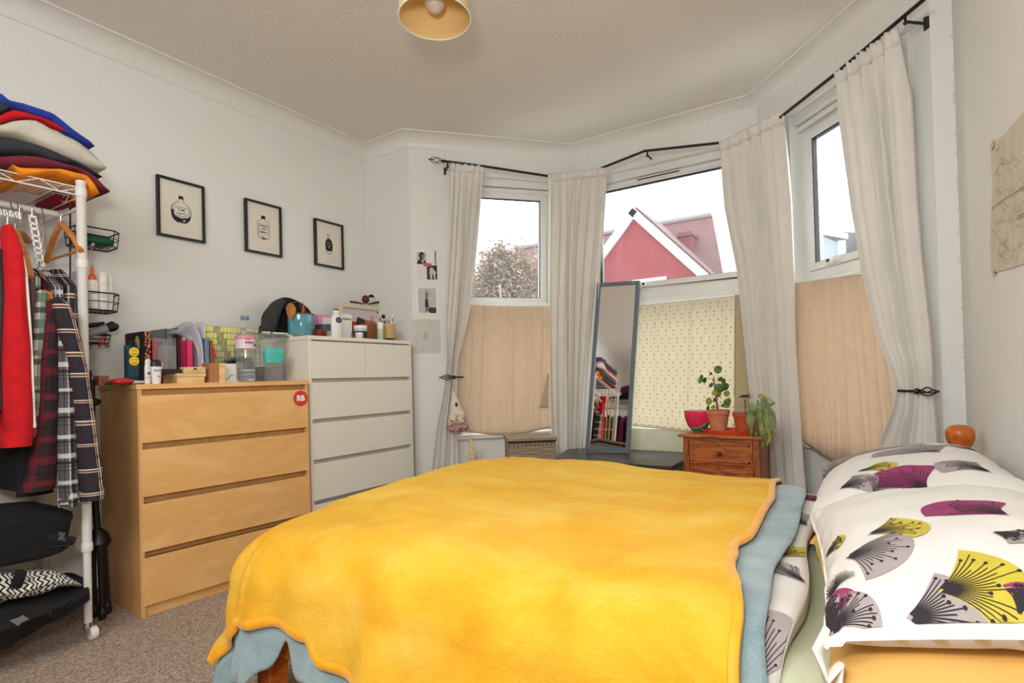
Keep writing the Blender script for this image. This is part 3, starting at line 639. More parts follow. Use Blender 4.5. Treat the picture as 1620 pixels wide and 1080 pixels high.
M['sprig_edge'] = mat('cream_lace_edge', (206, 192, 156), .9, vary=.2, vs_=120, bump=.4, trans=.3)
ed = MB().grid(lambda u, v: F.px(1161+(24)*u+(1-v)*2, 466+v*224, -.032)-F.n*.012*math.sin(u*3+v*4), 6, 30); o = build('lace_edge', ed, M['sprig_edge'], bpy.data.objects['window_cloth.002'], smooth=2, solid=.002)
M['sage_wall'] = mat('pale_sage_window_panel', (222, 222, 196), .6, vary=.10, vs_=9)
mb = MB(); F.box(mb, .06, 1.25, -.02, 0, .13, .60); struct('trim_11', mb, M['sage_wall'], 'stained pale sage panel below the centre window')
# ------------------------------------------------------------------ chests of drawers
def chest(name, label, o, rz, W_, D_, H_, rows, mt, ms, cols0=1):
    t_ = thing(name, label, 'chest of drawers', o, rz); tk = .018
    def P(mb, nm, m_, par=t_, bv=.0015): return build(nm, mb, m_, par, world=False, bevel=bv)
    P(MB().bb((-D_, -.004, H_-.022), (.003, W_+.004, H_)), 'top', mt)
    P(MB().bb((-D_, 0, 0), (0, tk, H_-.022)), 'side_panel', ms); P(MB().bb((-D_, W_-tk, 0), (0, W_, H_-.022)), 'side_panel', ms)
    P(MB().bb((-D_, tk, .05), (-D_+.006, W_-tk, H_-.03)), 'back_panel', ms)
    P(MB().bb((-.05, tk, 0), (-.02, W_-tk, .06)), 'plinth', mt)
    for i, (z1, z0) in enumerate(rows):
        P(MB().bb((-.062, tk, z1-.004), (-.04, W_-tk, z1+.03)), 'rail', ms)
        n = cols0 if i == 0 else 1; wd = (W_-2*.006)/n
        for k in range(n):
            a = .006+k*wd+.0015; b = .006+(k+1)*wd-.0015
            d = P(MB().bb((-.016, a, z0), (.002, b, z1)), 'drawer', mt)
            P(MB().bb((-D_+.06, max(a, tk+.005), z0+.01), (-.017, min(b, W_-tk-.005), z1-.03)), 'drawer_box', ms, d)
    return t_
c1 = chest('chest_of_drawers', 'beech veneer chest of four wide drawers with a round red sticker', (.459, 1.534, 0), math.radians(-4.6), .80, .455, .99, [(.941, .739), (.711, .51), (.481, .279), (.251, .05)], M['beech'], M['beech_side'])
c2 = chest('chest_of_drawers', 'tall white chest of drawers in the corner, two small drawers over the rest', (.4975, 2.358, 0), 0, .80, .48, 1.235, [(1.205, .998), (.976, .775), (.753, .553), (.531, .33), (.308, .107)], M['white_chest'], M['white_chest'], 2)
tip = bpy.data.objects['chest_of_drawers']
M['red_sticker'] = mat('red_sticker', (218, 52, 44), .5, vary=0); M['sticker_white'] = mat('sticker_white', (240, 238, 232), .5, vary=0)
Wc = WM[c1.name]
def cpt(y, z, x=.002): return Wc @ Vector((x, y, z))
sc_ = cpt(.752, .895, .0035); RXc = (Wc.to_3x3() @ Vector((1, 0, 0))); RYc = Wc.to_3x3() @ Vector((0, 1, 0))
st = build('sticker', MB().lathe([(.0415, 0), (.0415, .0008)], cpt(.752, .895), 40, RXc.to_track_quat('Z', 'Y').to_matrix()), M['red_sticker']); tag(st, 'round red sticker with white RB letters on the top beech drawer', 'sticker')
text('lettering', 'RB', sc_, RYc, (0, 0, 1), .028, M['sticker_white'], st, .0022)
ZW, ZH = .99, 1.235
# ------------------------------------------------------------------ measured boxes on the chest tops
def span(pl, pr, x, py=560): return onX(pl, py, x).y, onX(pr, py, x).y
def hz(pm, pt, x): return onX(pm, pt, x).z
def boxy(name, label, cat, pl, pr, ptop, x, depth, mt, base=ZW, rz=0, group=None, bev=.002, zt=None):
    y0, y1 = span(pl, pr, x); z1 = zt or hz((pl+pr)/2, ptop, x)
    o = build(name, MB().box((x-depth/2, (y0+y1)/2, (base+z1)/2), (depth, y1-y0, z1-base), Matrix.Rotation(rz, 3, 'Z')), mt, bevel=bev); return tag(o, label, cat, group)
VX, VY, VZ = Vector((1, 0, 0)), Vector((0, 1, 0)), Vector((0, 0, 1))
def book(label, pl, pr, ptop, x, depth, mt, base=ZW, title=None, tcol=None, group='books standing on the beech chest'):
    y0, y1 = span(pl, pr, x); z1 = hz((pl+pr)/2, ptop, x); t_ = thing('book', label, 'book', (x-depth/2, (y0+y1)/2, base), 0, group)
    cov = MB().bb((x-depth, y0, base), (x, y0+.002, z1)); cov.bb((x-depth, y1-.002, base), (x, y1, z1)); cov.bb((x-.003, y0, base), (x, y1, z1)); build('cover', cov, mt, t_)
    build('page_block', MB().bb((x-depth+.004, y0+.002, base+.003), (x-.003, y1-.002, z1-.003)), M['paper'], t_)
    if title: text('title', title, (x+.0006, (y0+y1)/2, (base+z1)/2), (0, 0, -1), VY, min(.012, (y1-y0)*.5), tcol or M['white'], t_)
    return t_
M['paper'] = mat('paper', (236, 234, 228), .8, vary=.02); M['lilac_paper'] = mat('paper_sheets', (206, 204, 212), .75, vary=.03)
M['dark_cover'] = mat('dark_book_cover', (34, 30, 36), .45, vary=.3, vs_=40); M['red_cover'] = mat('red_book_cover', (208, 36, 44), .4); M['brown_cover'] = mat('brown_book_cover', (64, 30, 26), .5); M['pink_cover'] = mat('pink_book_cover', (216, 48, 104), .4)
M['blue_cover'] = mat('slate_blue_cover', (106, 132, 156), .5); M['tan_cover'] = mat('tan_cover', (158, 92, 56), .6); M['card'] = mat('brown_card', (176, 122, 78), .8); M['cream_cover'] = mat('cream_cover', (212, 200, 176), .7); M['gray_cover'] = mat('grey_green_cover', (112, 120, 116), .6)
t = NT('snake_pattern_cover'); v = t.n('ShaderNodeTexVoronoi'); v.inputs['Scale'].default_value = 95; t.l(t.coord(), v.inputs['Vector'])
t.base(t.ramp(v.outputs['Distance'], [(.2, rgb(226, 170, 130)), (.42, rgb(170, 60, 34)), (.6, rgb(30, 18, 20))], False)); M['snake'] = t.m
boxy('tin', 'small patterned tin at the left end of the beech chest', 'tin', 156, 172, 594, .30, .06, mat('patterned_tin', (150, 92, 70), .4, vary=.5, vs_=90))
# dark book with portrait cover, snake spine
bk = book('hardback with a snakeskin-pattern spine and a pale oval portrait on its dark cover', 229, 239.5, 524, .30, .19, M['snake'], title=None)
bk2 = bk; yS = span(229, 239.5, .30)[0]; zS = hz(234, 524, .30); build('front_cover', MB().bb((.13, yS-.002, ZW), (.30, yS, zS)), M['dark_cover'], bk, bevel=.001); oc = Vector((.235, yS-.0025, zS-.055))
build('oval_portrait', MB().lathe([(.5, 0), (.5, .0012)], oc, 24, Matrix(((.045, 0, 0), (0, 0, 1), (0, .075, 0)))), mat('portrait_yellow', (196, 184, 110), .6, vary=.4, vs_=120), bk2)
book('red paperback spine next to the snakeskin book', 240, 249, 538, .29, .14, M['red_cover'], title='PAPERBACK' and None)
book('thin dark brown book behind the clear organiser', 280, 288.5, 519, .26, .17, M['brown_cover'], ZW+.048)
book('grey-green hardback behind the clear organiser', 263, 279, 520, .22, .15, M['gray_cover'], ZW+.048)
book('cream paperback between the brown book and the pink book', 289, 295, 528, .27, .14, M['cream_cover'], ZW+.048)
book('pink paperback standing on the wooden box', 295, 305.5, 538, .31, .07, M['pink_cover'], ZW+.065)
book('slate blue hardback right of the paper sheets', 323, 331.5, 535, .34, .15, M['blue_cover'])
book('tan book with a red ribbon beside the slate blue book', 331.5, 337, 538, .33, .15, M['tan_cover'])
build('ribbon', MB().box((.334, span(337, 341, .33)[0]+.004, 1.14), (.004, .010, .05), Matrix.Rotation(.15, 3, 'X')), M['red_cover'], bpy.data.objects['book.007'], bevel=.001)
# smiley pouch
pc = onX(215, 563, .33); y0, y1 = span(199.5, 222, .33, 565); z0, z1 = hz(210, 578, .33), hz(210, 549, .33)
po = thing('zip_pouch', 'dark teal pouch with two yellow smiley faces propped at the left of the books', 'pouch', (.33, (y0+y1)/2, ZW))
def pouchf(u, v):
    k = (1-(2*u-1)**6)*(1-(2*v-1)**6); return Vector((.31+.028*k, y0+(y1-y0)*u, ZW+.008+(z1-ZW)*v))
mb = MB().grid(pouchf, 14, 20); mb.grid(lambda u, v: Vector((.31-.01*(1-(2*u-1)**6), y0+(y1-y0)*u, ZW+.008+(z1-ZW)*v)), 14, 20); mb.uv = None
build('pouch_body', mb, mat('teal_knit', (32, 74, 84), .8, vary=.6, vs_=140, bump=.4), po, smooth=2)
build('wrist_loop', MB().tube([(.325, y0+.03+.012*math.cos(a), z1+.012+.016*math.sin(a)) for a in [k*PI/6 for k in range(13)]], .003, 6), mat('teal_dark', (24, 48, 60), .8), po, smooth=True)
M['smiley'] = mat('smiley_yellow', (248, 206, 44), .5, vary=0)
for zc in (hz(213, 556.5, .34), hz(213, 571, .34)):
    yc = onX(212, 560, .34).y; RM = Matrix(((0, 0, 1), (1, 0, 0), (0, 1, 0)))
    f_ = build('smiley_face', MB().lathe([(.020, 0), (.0195, .002), (.0, .0035)], (.340, yc, zc), 24, RM), M['smiley'], po, smooth=True)
    mb = MB(); [mb.sphere((.3435, yc+s*.006, zc+.006), .0022, 8, 6) for s in (-1, 1)]; mb.tube([(.3435, yc+.010*math.sin(a), zc-.010*math.cos(a)) for a in [-1+k*.2 for k in range(11)]], .0011, 5); build('face_marks', mb, M['black'], f_)
# red hairbrush lying flat
hb = thing('hairbrush', 'red oval hairbrush with a pale handle lying at the left front of the beech chest', 'hairbrush', (.36, 1.66, ZW))
a = onX(192, 599, .40); a.z = ZW+.016; hd = Vector((.02, .075, 0)); ang = math.atan2(1, .02)
build('brush_head', MB().sphere((.40, a.y, ZW+.014), 1, 20, 10, (.032, .046, .014)), M['red_cover'], hb, smooth=True)
y9 = onX(235, 600, .38).y; build('handle', MB().tube([(.40, a.y+.042, ZW+.010), (.39, a.y+.08, ZW+.010), (.385, y9, ZW+.009)], [(.010, .008), (.007, .006), (.010, .006)], 10, flat=(1, 0, 0)), mat('pale_handle', (222, 216, 212), .3), hb, smooth=True)
gr = build('bowl_lid', MB().lathe([(.04, 0), (.045, .006), (.03, .014), (0, .016)], (.31, onX(184, 596, .31).y, ZW), 20), mat('dark_green_lid', (70, 96, 62), .5), smooth=True); tag(gr, 'dark green plastic lid behind the red hairbrush', 'lid')
M['navy'] = mat('navy_print', (26, 40, 104), .5, vary=0)
def bottle_body(prof, c, mt, parent, name='body', sx=1, sy=1, n=24): return build(name, MB().lathe([(r, z+c[2]) for r, z in prof], (c[0], c[1], 0), n, None, 0, sx, sy), mt, parent, smooth=True)
def label_disc(c, r, mt, parent, name='label', sq=1): return build(name, MB().lathe([(r, 0), (r, .0006)], c, 24, Matrix(((0, 0, 1), (1, 0, 0), (0, sq, 0)))), mt, parent)
def band(c, r, z0, z1, mt, parent, name='label', sx=1, sy=1): return build(name, MB().lathe([(r, z0), (r, z1)], (c[0], c[1], 0), 32, None, 0, sx, sy), mt, parent, smooth=True)
# deodorants
y0, y1 = span(228, 238.5, .40); yc = (y0+y1)/2; r = (y1-y0)/2; zt = hz(233, 567, .40)-ZW
d1 = thing('deodorant', 'white roll-on deodorant with a round blue logo behind the black-capped one', 'deodorant', (.40, yc, ZW)); bottle_body([(r*.9, 0), (r, .006), (r, zt*.68), (r*.8, zt*.76), (r*.85, zt*.78), (r*.78, zt*.95), (0, zt)], (.40, yc, ZW), M['white'], d1, sx=.7)
label_disc((.40+r*.72, yc, ZW+zt*.42), r*.55, M['navy'], d1, sq=.8); text('lettering', 'NIVEA', (.401+r*.74, yc, ZW+zt*.42), VY, VZ, .0035, M['white'], d1); text('lettering', 'black & white', (.401+r*.70, yc, ZW+zt*.26), VY, VZ, .003, M['black'], d1)
y0, y1 = span(238.5, 255.5, .43, 590); yc = (y0+y1)/2; r = (y1-y0)/2; zt = hz(247, 568, .43)-ZW
d2 = thing('deodorant', 'white roll-on deodorant with a black cap at the front of the beech chest', 'deodorant', (.43, yc, ZW)); bottle_body([(r*.72, 0), (r*.8, .004), (r*.95, zt*.6), (r, zt*.70)], (.43, yc, ZW), M['white'], d2, sx=.7)
bottle_body([(r, zt*.70), (r*1.02, zt*.74), (r*.9, zt*.88), (r*.55, zt*.97), (0, zt)], (.43, yc, ZW), M['black'], d2, 'cap', sx=.7)
text('lettering', 'Dove', (.4305+r*.68, yc, ZW+zt*.55), VY, VZ, .010, mat('dove_grey', (110, 116, 140), .5), d2, ext=.0008)
text('lettering', '0%', (.4305+r*.62, yc+.004, ZW+zt*.30), VY, VZ, .006, M['navy'], d2, ext=.0008)
# clear organiser with cosmetics
y0, y1 = span(249, 278, .34, 555); z0 = ZW+.048
og = thing('acrylic_organiser', 'clear acrylic organiser holding small cosmetics in front of the books', 'organiser', (.33, (y0+y1)/2, z0))
mb = MB(); zt = hz(262, 534, .34); tk = .0015
for q in (((.27, y0, z0), (.345, y0+tk, zt)), ((.27, y1-tk, z0), (.345, y1, zt)), ((.27, y0, z0), (.27+tk, y1, zt)), ((.345-tk, y0, z0), (.345, y1, zt-.035)), ((.27, (y0+y1)/2, z0), (.345, (y0+y1)/2+tk, zt-.02)), ((.27, y0, z0), (.345, y1, z0+tk))): mb.bb(*q)
build('tray', mb, M['clear'], og)
for nm, lab, f0, f1, h, mt in (('palette', 'brown cosmetics palette upright in the clear organiser', .45, .85, .085, M['tan_cover']), ('jar', 'white cosmetics tub in the clear organiser', .08, .38, .045, M['white']), ('compact', 'dark compact lying in the clear organiser', .5, .95, .018, M['black'])):
    a, b = y0+(y1-y0)*f0, y0+(y1-y0)*f1; x_ = .29 if nm == 'palette' else .32
    if nm == 'jar': o = build(nm, MB().lathe([(.012, 0), (.013, .003), (.013, h*.7), (.014, h*.7), (.014, h), (0, h)], (x_, (a+b)/2, z0+.002), 18), mt, smooth=True)
    else: o = build(nm, MB().box((x_, (a+b)/2, z0+.002+h/2), (.014, (b-a)*.8, h)), mt, bevel=.003)
    tag(o, lab, 'cosmetics')
book('plum paperback leaning beside the clear organiser', 249.5, 256, 542, .27, .13, mat('plum_cover', (122, 60, 96), .5), ZW)
# long wooden box with tray lid under it
y0, y1 = span(250, 325, .40, 595); bx = thing('wooden_box', 'long pale wooden box near the front of the beech chest with small boxes on top', 'box', (.33, (y0+y1)/2, ZW))
y0 = 1.72
build('body', MB().bb((.26, y0+.006, ZW), (.40, y1-.004, ZW+.030)), M['ply'], bx, bevel=.001); build('lid', MB().bb((.255, y0, ZW+.030), (.405, y1, ZW+.046)), M['ply'], bx, bevel=.001)
y0, y1 = span(253, 286, .385, 580); bb = build('black_case', MB().bb((.345, y0, ZW+.047), (.395, y1, ZW+.066)), M['dark_cover'], bevel=.002); tag(bb, 'flat black case lying on the wooden box below the organiser', 'case')
y0, y1 = span(290.5, 325, .40, 580); mbx = thing('match_box', 'small pale wooden box with a black bear logo on the long wooden box', 'box', (.385, (y0+y1)/2, ZW+.046))
build('box_body', MB().bb((.365, y0, ZW+.047), (.402, y1, ZW+.075)), M['ply'], mbx, bevel=.001); mb = MB(); mb.sphere((.4025, (y0+y1)/2, ZW+.067), 1, 10, 6, (.0006, .007, .0035)); mb.sphere((.4025, (y0+y1)/2+.006, ZW+.069), 1, 8, 6, (.0006, .003, .0025)); build('logo', mb, M['black'], mbx)
text('lettering', 'LONGBEARD', (.4022, (y0+y1)/2, ZW+.0595), VY, VZ, .0035, mat('lettering_brown', (120, 80, 50), .6), mbx)
# loose paper sheets curling over
ps = thing('paper_sheaf', 'sheaf of pale grey paper sheets curling over to the left behind the pink book', 'papers', (.30, 1.96, ZW))
for k in range(7):
    yr = onX(322-k*.7, 560, .33-k*.008).y; zt = hz(318, 509+k*1.0, .33)
    def sh(u, v, k=k, yr=yr, zt=zt):
        cu = max(0, v-.25)/.75; amp = (.060+.012*k)*(1-u)**.3; yy = yr-.002*k-(cu**2.2)*(.055+.010*k)*(1) - (.004*math.sin(v*5+k)); zz = ZW+.066+(zt-ZW-.066)*v - cu**3*.006*k
        return Vector((.335-.10*(1-u)-.006*k, yy, zz))
    build('sheet', MB().grid(sh, 6, 16), M['lilac_paper'], ps, smooth=2, solid=.0006)
sp_ = build('sheet', MB().bb((.22, onX(322, 560, .33).y, ZW+.01), (.338, onX(323.5, 560, .33).y, hz(322, 509, .338))), M['lilac_paper'], ps)
bk3 = book('thin black book between the paper sheets and the blue book', 321.5, 324.5, 524, .32, .16, M['dark_cover'])
# canvas with yellow squares against the wall
y0, y1 = span(322, 410, .06, 555); zt = hz(365, 517, .06)
cvs = thing('canvas_picture', 'yellow and grey checked canvas leaning on the wall behind the water bottle', 'picture', (.05, (y0+y1)/2, ZW), 0)
Mx = Matrix.Rotation(0, 3, 'Z'); build('canvas', MB().bb((.035, y0, ZW), (.055, y1, zt)), M['yel'] if 'yel' in M else mat('canvas_olive', (176, 172, 128), .8, vary=.3, vs_=50), cvs)
rnd = random.Random(3); ny, nz = 17, 9
for i in range(ny):
    for j in range(nz):
        if abs(i-(3+(nz-j)*.7)) < 1.2 or abs(i-(9+(j-3)*.5)) < 1.1: continue
        cy = y0+(y1-y0)*(i+.5)/ny; cz = ZW+(zt-ZW)*(j+.5)/nz
        o = build('painted_square', MB().box((.0565, cy, cz), (.003, (y1-y0)/ny*.84, (zt-ZW)/nz*.84)), None, cvs); o.data.materials.append(M.setdefault('sq%d' % (j > 5), mat('square_%s' % ('bright' if j > 5 else 'soft'), (255, 250, 150) if j > 5 else (232, 232, 170), .8, vary=.1)))
# black camera bag, papers stack, cardboard box, white box
y0, y1 = span(343, 392, .15, 565); bg = thing('black_pouch', 'black cloth pouch lying on papers in front of the yellow canvas', 'pouch', (.16, (y0+y1)/2, 1.04))
build('pouch_body', MB().prism([(.11, y0, 1.062), (.11, y1, 1.055), (.11, y1, 1.125), (.11, y1-.05, 1.13), (.11, y0+.02, 1.095)], (.09, 0, 0)), M['black_cloth'], bg, bevel=.008)
o = build('flap', MB().prism([(.2, y0+.01, 1.068), (.2, y1-.004, 1.062), (.2, y1-.004, 1.085), (.2, y0+.02, 1.09)], (.004, 0, 0)), M['black_cloth'], bg, bevel=.002)
for k in range(6):
    o = build('magazine', MB().box((.16+.006*math.sin(k*2), (y0+y1)/2-.01+.008*math.cos(k*3), 1.006+k*.010), (.16, .23, .0085), Matrix.Rotation(.05*math.sin(k*5), 3, 'Z')), M['paper'] if k % 2 else M['gray_cover'], bevel=.001)
    tag(o, ['lowest magazine of the pile behind the water bottle', 'second magazine from the bottom of the pile behind the water bottle', 'third magazine from the bottom of the pile behind the water bottle', 'fourth magazine from the bottom of the pile behind the water bottle', 'fifth magazine from the bottom, under the top one behind the bottle', 'top magazine of the pile, right under the black pouch'][k], 'magazine', 'magazines piled behind the water bottle')
y0, y1 = span(332, 355, .40, 590); cb = thing('cardboard_box', 'small brown cardboard box beside the water bottle', 'box', (.36, (y0+y1)/2, ZW)); zt = hz(345, 574, .40)
build('box_body', MB().bb((.33, y0, ZW), (.40, y1, zt)), M['card'], cb, bevel=.001); build('flap', MB().bb((.402, y1-.028, ZW), (.4035, y1+.002, zt+.001)), M['ply'], cb)
y0, y1 = span(352, 378, .36, 590); wb = thing('sketch_box', 'white box with a black brush-stroke line between cardboard box and bottle', 'box', (.33, (y0+y1)/2, ZW)); zt = hz(365, 575, .36)
build('box_body', MB().bb((.29, y0, ZW), (.36, y1, zt)), M['paper'], wb, bevel=.001); build('brush_stroke', MB().tube([(.3605, y0+.008, ZW+.012), (.3605, y0+.03, ZW+.020), (.3605, y0+.04, ZW+.033), (.3605, y0+.055, ZW+.034)], [(.0005, .002)]*4, 6, flat=(1, 0, 0)), M['black'], wb)
# water bottle
y0, y1 = span(374, 402.5, .40, 560); yc, r = (y0+y1)/2, (y1-y0)/2*.97; zt = hz(388, 500, .40)-ZW
wbt = thing('water_bottle', 'clear plastic mineral water bottle with a pink and white label and blue cap', 'bottle', (.40, yc, ZW))
pr = [(r*.7, .0), (r*.95, .008), (r, .02)]
for k in range(8): pr += [(r*(.94 if k % 2 else 1), .03+k*.021)]
pr += [(r, .20), (r, zt*.70), (r*.93, zt*.78), (r*.6, zt*.89), (r*.36, zt*.945), (r*.36, zt*.965)]
build('bottle_body', MB().lathe([(a, z+ZW) for a, z in pr], (.40, yc, 0), 28), M['clear'], wbt, smooth=True)
t = NT('water'); t.b.inputs['Transmission Weight'].default_value = 1; t.b.inputs['IOR'].default_value = 1.33; t.b.inputs['Roughness'].default_value = 0; t.base((.95, .98, 1, 1)); M['water'] = t.m
build('water', MB().lathe([(r*.68, ZW+.003), (r*.9, ZW+.012), (r*.92, ZW+.02), (r*.92, ZW+.10)], (.40, yc, 0), 28), M['water'], wbt, smooth=True)
bottle_body([(r*.40, zt*.945), (r*.42, zt*.95), (r*.42, zt), (0, zt)], (.40, yc, ZW), mat('cap_blue', (110, 142, 170), .4), wbt, 'cap')
M['evian'] = mat('water_label', (226, 214, 222), .5, vary=.05); band((.40, yc), r*1.012, ZW+zt*.50, ZW+zt*.70, M['evian'], wbt)
band((.40, yc), r*1.02, ZW+zt*.64, ZW+zt*.70, mat('label_pink', (226, 150, 170), .5), wbt, 'label_stripe')
text('lettering', 'evian', (.40+r*1.04, yc-.008, ZW+zt*.595), VY, VZ, .017, mat('evian_red', (206, 44, 66), .5), wbt, .0004); label_disc((.40+r*1.03, yc+.022, ZW+zt*.55), .008, mat('label_blue', (70, 110, 150), .5), wbt, 'emblem')
mb = MB(); [mb.prism([(.40+r*1.03, yc-.03+k*.009, ZW+zt*.635), (.40+r*1.03, yc-.022+k*.009, ZW+zt*.635), (.40+r*1.03, yc-.026+k*.009, ZW+zt*.655)], (.0006, 0, 0)) for k in range(3)]; build('mountain_logo', mb, M['dark_cover'], wbt)
# filter jug with teal box behind
y0, y1 = span(406, 461, .36, 560); yc = (y0+y1)/2; hw = (y1-y0)/2; z1 = hz(433, 524, .36)
jg = thing('filter_jug', 'clear water filter jug with a white lid, handle and dark filter below', 'jug', (.32, yc, ZW))
def jbox(w0, w1, d0, d1, a, b, zo): return MB().prism([(0, 0, 0)], (0, 0, 0)) if 0 else None
def frustum(cx, cy, hx0, hy0, hx1, hy1, za, zb, n=28, p=4):
    mb = MB(); vs_ = []
    for hx, hy, z in ((hx0, hy0, za), (hx1, hy1, zb)):
        for k in range(n):
            a = 2*PI*k/n; c, s_ = math.cos(a), math.sin(a); q = (abs(c)**p+abs(s_)**p)**(-1/p); vs_.append((cx+hx*c*q, cy+hy*s_*q, z))
    mb.add(vs_, [(k, (k+1) % n, (k+1) % n+n, k+n) for k in range(n)]); return mb
build('jug_body', frustum(.31, yc-.01, .043, hw*.80, .048, hw*.96, ZW+.002, z1-.012), M['clear'], jg, smooth=True, solid=.002)
build('lid', (lambda m: m.raw([(.31, yc-.005, z1+.002)], [(28*1+k, 28+(k+1) % 28, 56) for k in range(28)]))(frustum(.31, yc-.005, .049, hw*.98, .052, hw*1.10, z1-.012, z1-.004)), M['white'], jg, smooth=True)
build('spout_cover', MB().prism([(.285, yc+hw*.9, z1-.006), (.335, yc+hw*.9, z1-.006), (.325, yc+hw*1.4, z1-.014), (.295, yc+hw*1.4, z1-.014)], (0, 0, -.012)), M['white'], jg, bevel=.003)
build('handle', MB().tube([(.31, yc+hw*1.0, z1-.012), (.31, yc+hw*1.30, z1-.02), (.31, yc+hw*1.36, z1-.08), (.31, yc+hw*1.25, z1-.105), (.31, yc+hw*.85, z1-.108)], .006, 8), M['clear'], jg, smooth=True)
build('filter_housing', MB().prism([(.275, yc-hw*.58, ZW+.006), (.275, yc+hw*.62, ZW+.006), (.275, yc+hw*.72, ZW+.085), (.275, yc+hw*.4, ZW+.085), (.275, yc+hw*.3, ZW+.07), (.275, yc-hw*.66, ZW+.08)], (.065, 0, 0)), mat('smoky_grey', (70, 72, 76), .3, vary=.1), jg, bevel=.003)
text('lettering', 'MAXTRA+', (.3415, yc+.005, ZW+.034), VY, VZ, .008, mat('lettering_grey', (150, 152, 156), .5), jg)
band((.31, yc-.01), 1, ZW+.080, ZW+.083, M['white'], jg, 'waterline', .0455, hw*.86)
y0, y1 = span(416, 448, .39, 563); tb = thing('snack_pot', 'turquoise lidded snack pot in front of the filter jug', 'pot', (.395, (y0+y1)/2, ZW))
teal = mat('turquoise_plastic', (96, 214, 206), .4, trans=.2); yc2 = (y0+y1)/2; hw2 = (y1-y0)/2; zA, zB = hz(432, 574, .39), hz(432, 551, .39)
build('pot_body', (lambda m: m.raw([], [tuple(range(28))[::-1]]))(frustum(.395, yc2, .022, hw2*.86, .027, hw2*.98, zA, zA+(zB-zA)*.66, p=3)), teal, tb, smooth=True)
build('lid', (lambda m: m.raw([], [tuple(range(28, 56))]))(frustum(.395, yc2, .028, hw2, .020, hw2*.82, zA+(zB-zA)*.66, zB, p=3)), teal, tb, smooth=True)
st_ = build('perspex_stand', MB().bb((.372, yc2-.04, ZW), (.418, yc2+.04, zA-.0005)), M['clear']); tag(st_, 'clear box carrying the turquoise pot in front of the jug', 'stand')
# ------------------------------------------------------------------ on the white chest
# black floppy hat leaning on the wall
hat = thing('sun_hat', 'black wide-brimmed hat standing on edge against the wall on the white chest', 'hat', (.14, 2.288, ZH))
hc = onX(462, 500, .16); rb = .150
def hatp(r, a, x): return Vector((.05+x+(.02*math.sin(3*a+1)+.035*math.cos(a-.6))*(r/rb)**2, hc.y+r*math.cos(a)*.93, ZH+.128+r*math.sin(a)*.86))
hm = MB().grid(lambda u, v: hatp(.078+(rb-.078)*v, 2*PI*u, .03+.035*v), 48, 8); build('brim', hm, M['black_cloth'], hat, smooth=2, solid=.003)
hm = MB().grid(lambda u, v: hatp(.078*math.sin(v*PI/2)**.5 if v > 0 else 0, 2*PI*u, .03-.055*(1-v**2)), 36, 8); build('crown', hm, mat('black_felt', (16, 16, 17), .85, bump=.3), hat, smooth=2, solid=.003)
bc = onX(431, 500, .13); bc2 = thing('black_bag', 'charcoal grey soft bag leaning beside the black hat', 'bag', (.14, 2.18, ZH-.05))
mb = MB().tube([onX(422, 532, .18)+Vector((0, 0, -.01)), onX(427, 505, .17), onX(437, 482, .15), onX(450, 474, .13)], [(.05, .035), (.045, .038), (.04, .03), (.02, .015)], 16); build('bag_body', mb, mat('charcoal_cloth', (52, 54, 50), .9, vary=.2), bc2, smooth=2, sub=2)
hd = onX(420, 521, .32); build('handle', MB().tube([onX(411, 527, .36), onX(412, 517, .36), onX(418, 514, .36), onX(428, 517, .36), onX(430, 527, .36)], [(.008, .005)]*5, 8), M['black'], jg, smooth=True)
# teal plant pot with a drying leaf
y0, y1 = span(457.5, 495.5, .30, 520); yc = (y0+y1)/2; r = (y1-y0)/2*.92; zt = hz(476, 497, .30)
tp = thing('potted_plant', 'teal ceramic pot with one drying orange and green leaf and a red saucer', 'plant', (.30, yc, ZH))
bottle_body([(r*.95, .012), (r, .02), (r, zt-ZH-.012), (r*.96, zt-ZH)], (.30, yc, ZH), mat('teal_glaze', (84, 150, 162), .12, vary=.12, vs_=20, coat=.5), tp, 'pot', n=36)
bottle_body([(r*.97, zt-ZH-.006), (r*1.0, zt-ZH-.004), (r*.98, zt-ZH+.002), (r*.88, zt-ZH+.002), (r*.86, zt-ZH-.01)], (.30, yc, ZH), mat('dark_terracotta', (120, 46, 34), .6), tp, 'rim', n=36)
bottle_body([(r*.8, 0), (r*.98, .003), (r*1.0, .014), (r*.9, .014)], (.30, yc, ZH), mat('terracotta_red', (186, 74, 54), .6), tp, 'saucer', n=36)
bottle_body([(r*.88, zt-ZH-.008), (0, zt-ZH-.006)], (.30, yc, ZH), mat('potting_soil', (48, 34, 26), 1, bump=1, bs=80, bd=.01), tp, 'soil')
lc = onX(461, 492, .34); t = NT('drying_leaf'); t.base(t.ramp(t.noise(14, 3), [(.38, rgb(188, 96, 52)), (.56, rgb(176, 130, 60)), (.68, rgb(104, 116, 56))])); t.b.inputs['Roughness'].default_value = .6; M['dry_leaf'] = t.m
def leafy(c, ln, wd, ax, nrm, curl=0, shape=1, n=10):
    ax = Vector(ax).normalized(); nrm = Vector(nrm); nrm = (nrm-ax*nrm.dot(ax)).normalized(); sd = ax.cross(nrm)
    def f(u, v):
        w_ = wd*math.sin(PI*min(1, v*.97+.03))**shape*(1.15-.45*v); x = (2*u-1)*w_
        return Vector(c)+ax*ln*v+sd*x+nrm*(-curl*ln*v*v+abs(2*u-1)*w_*.22)
    return MB().grid(f, 6, n)
build('leaf', leafy(lc+Vector((0, -.003, .045)), .092, .034, (.05, -.10, -1), (1, 0, 0), .05, .7), M['dry_leaf'], tp, smooth=2, solid=.001)
build('stem', MB().tube([(.30, yc+.01, zt), (.305, yc-.012, zt+.065), (.32, yc-.035, zt+.07), lc+Vector((0, -.003, .045))], .0022, 6), mat('stem_green', (92, 110, 60), .6), tp, smooth=True)
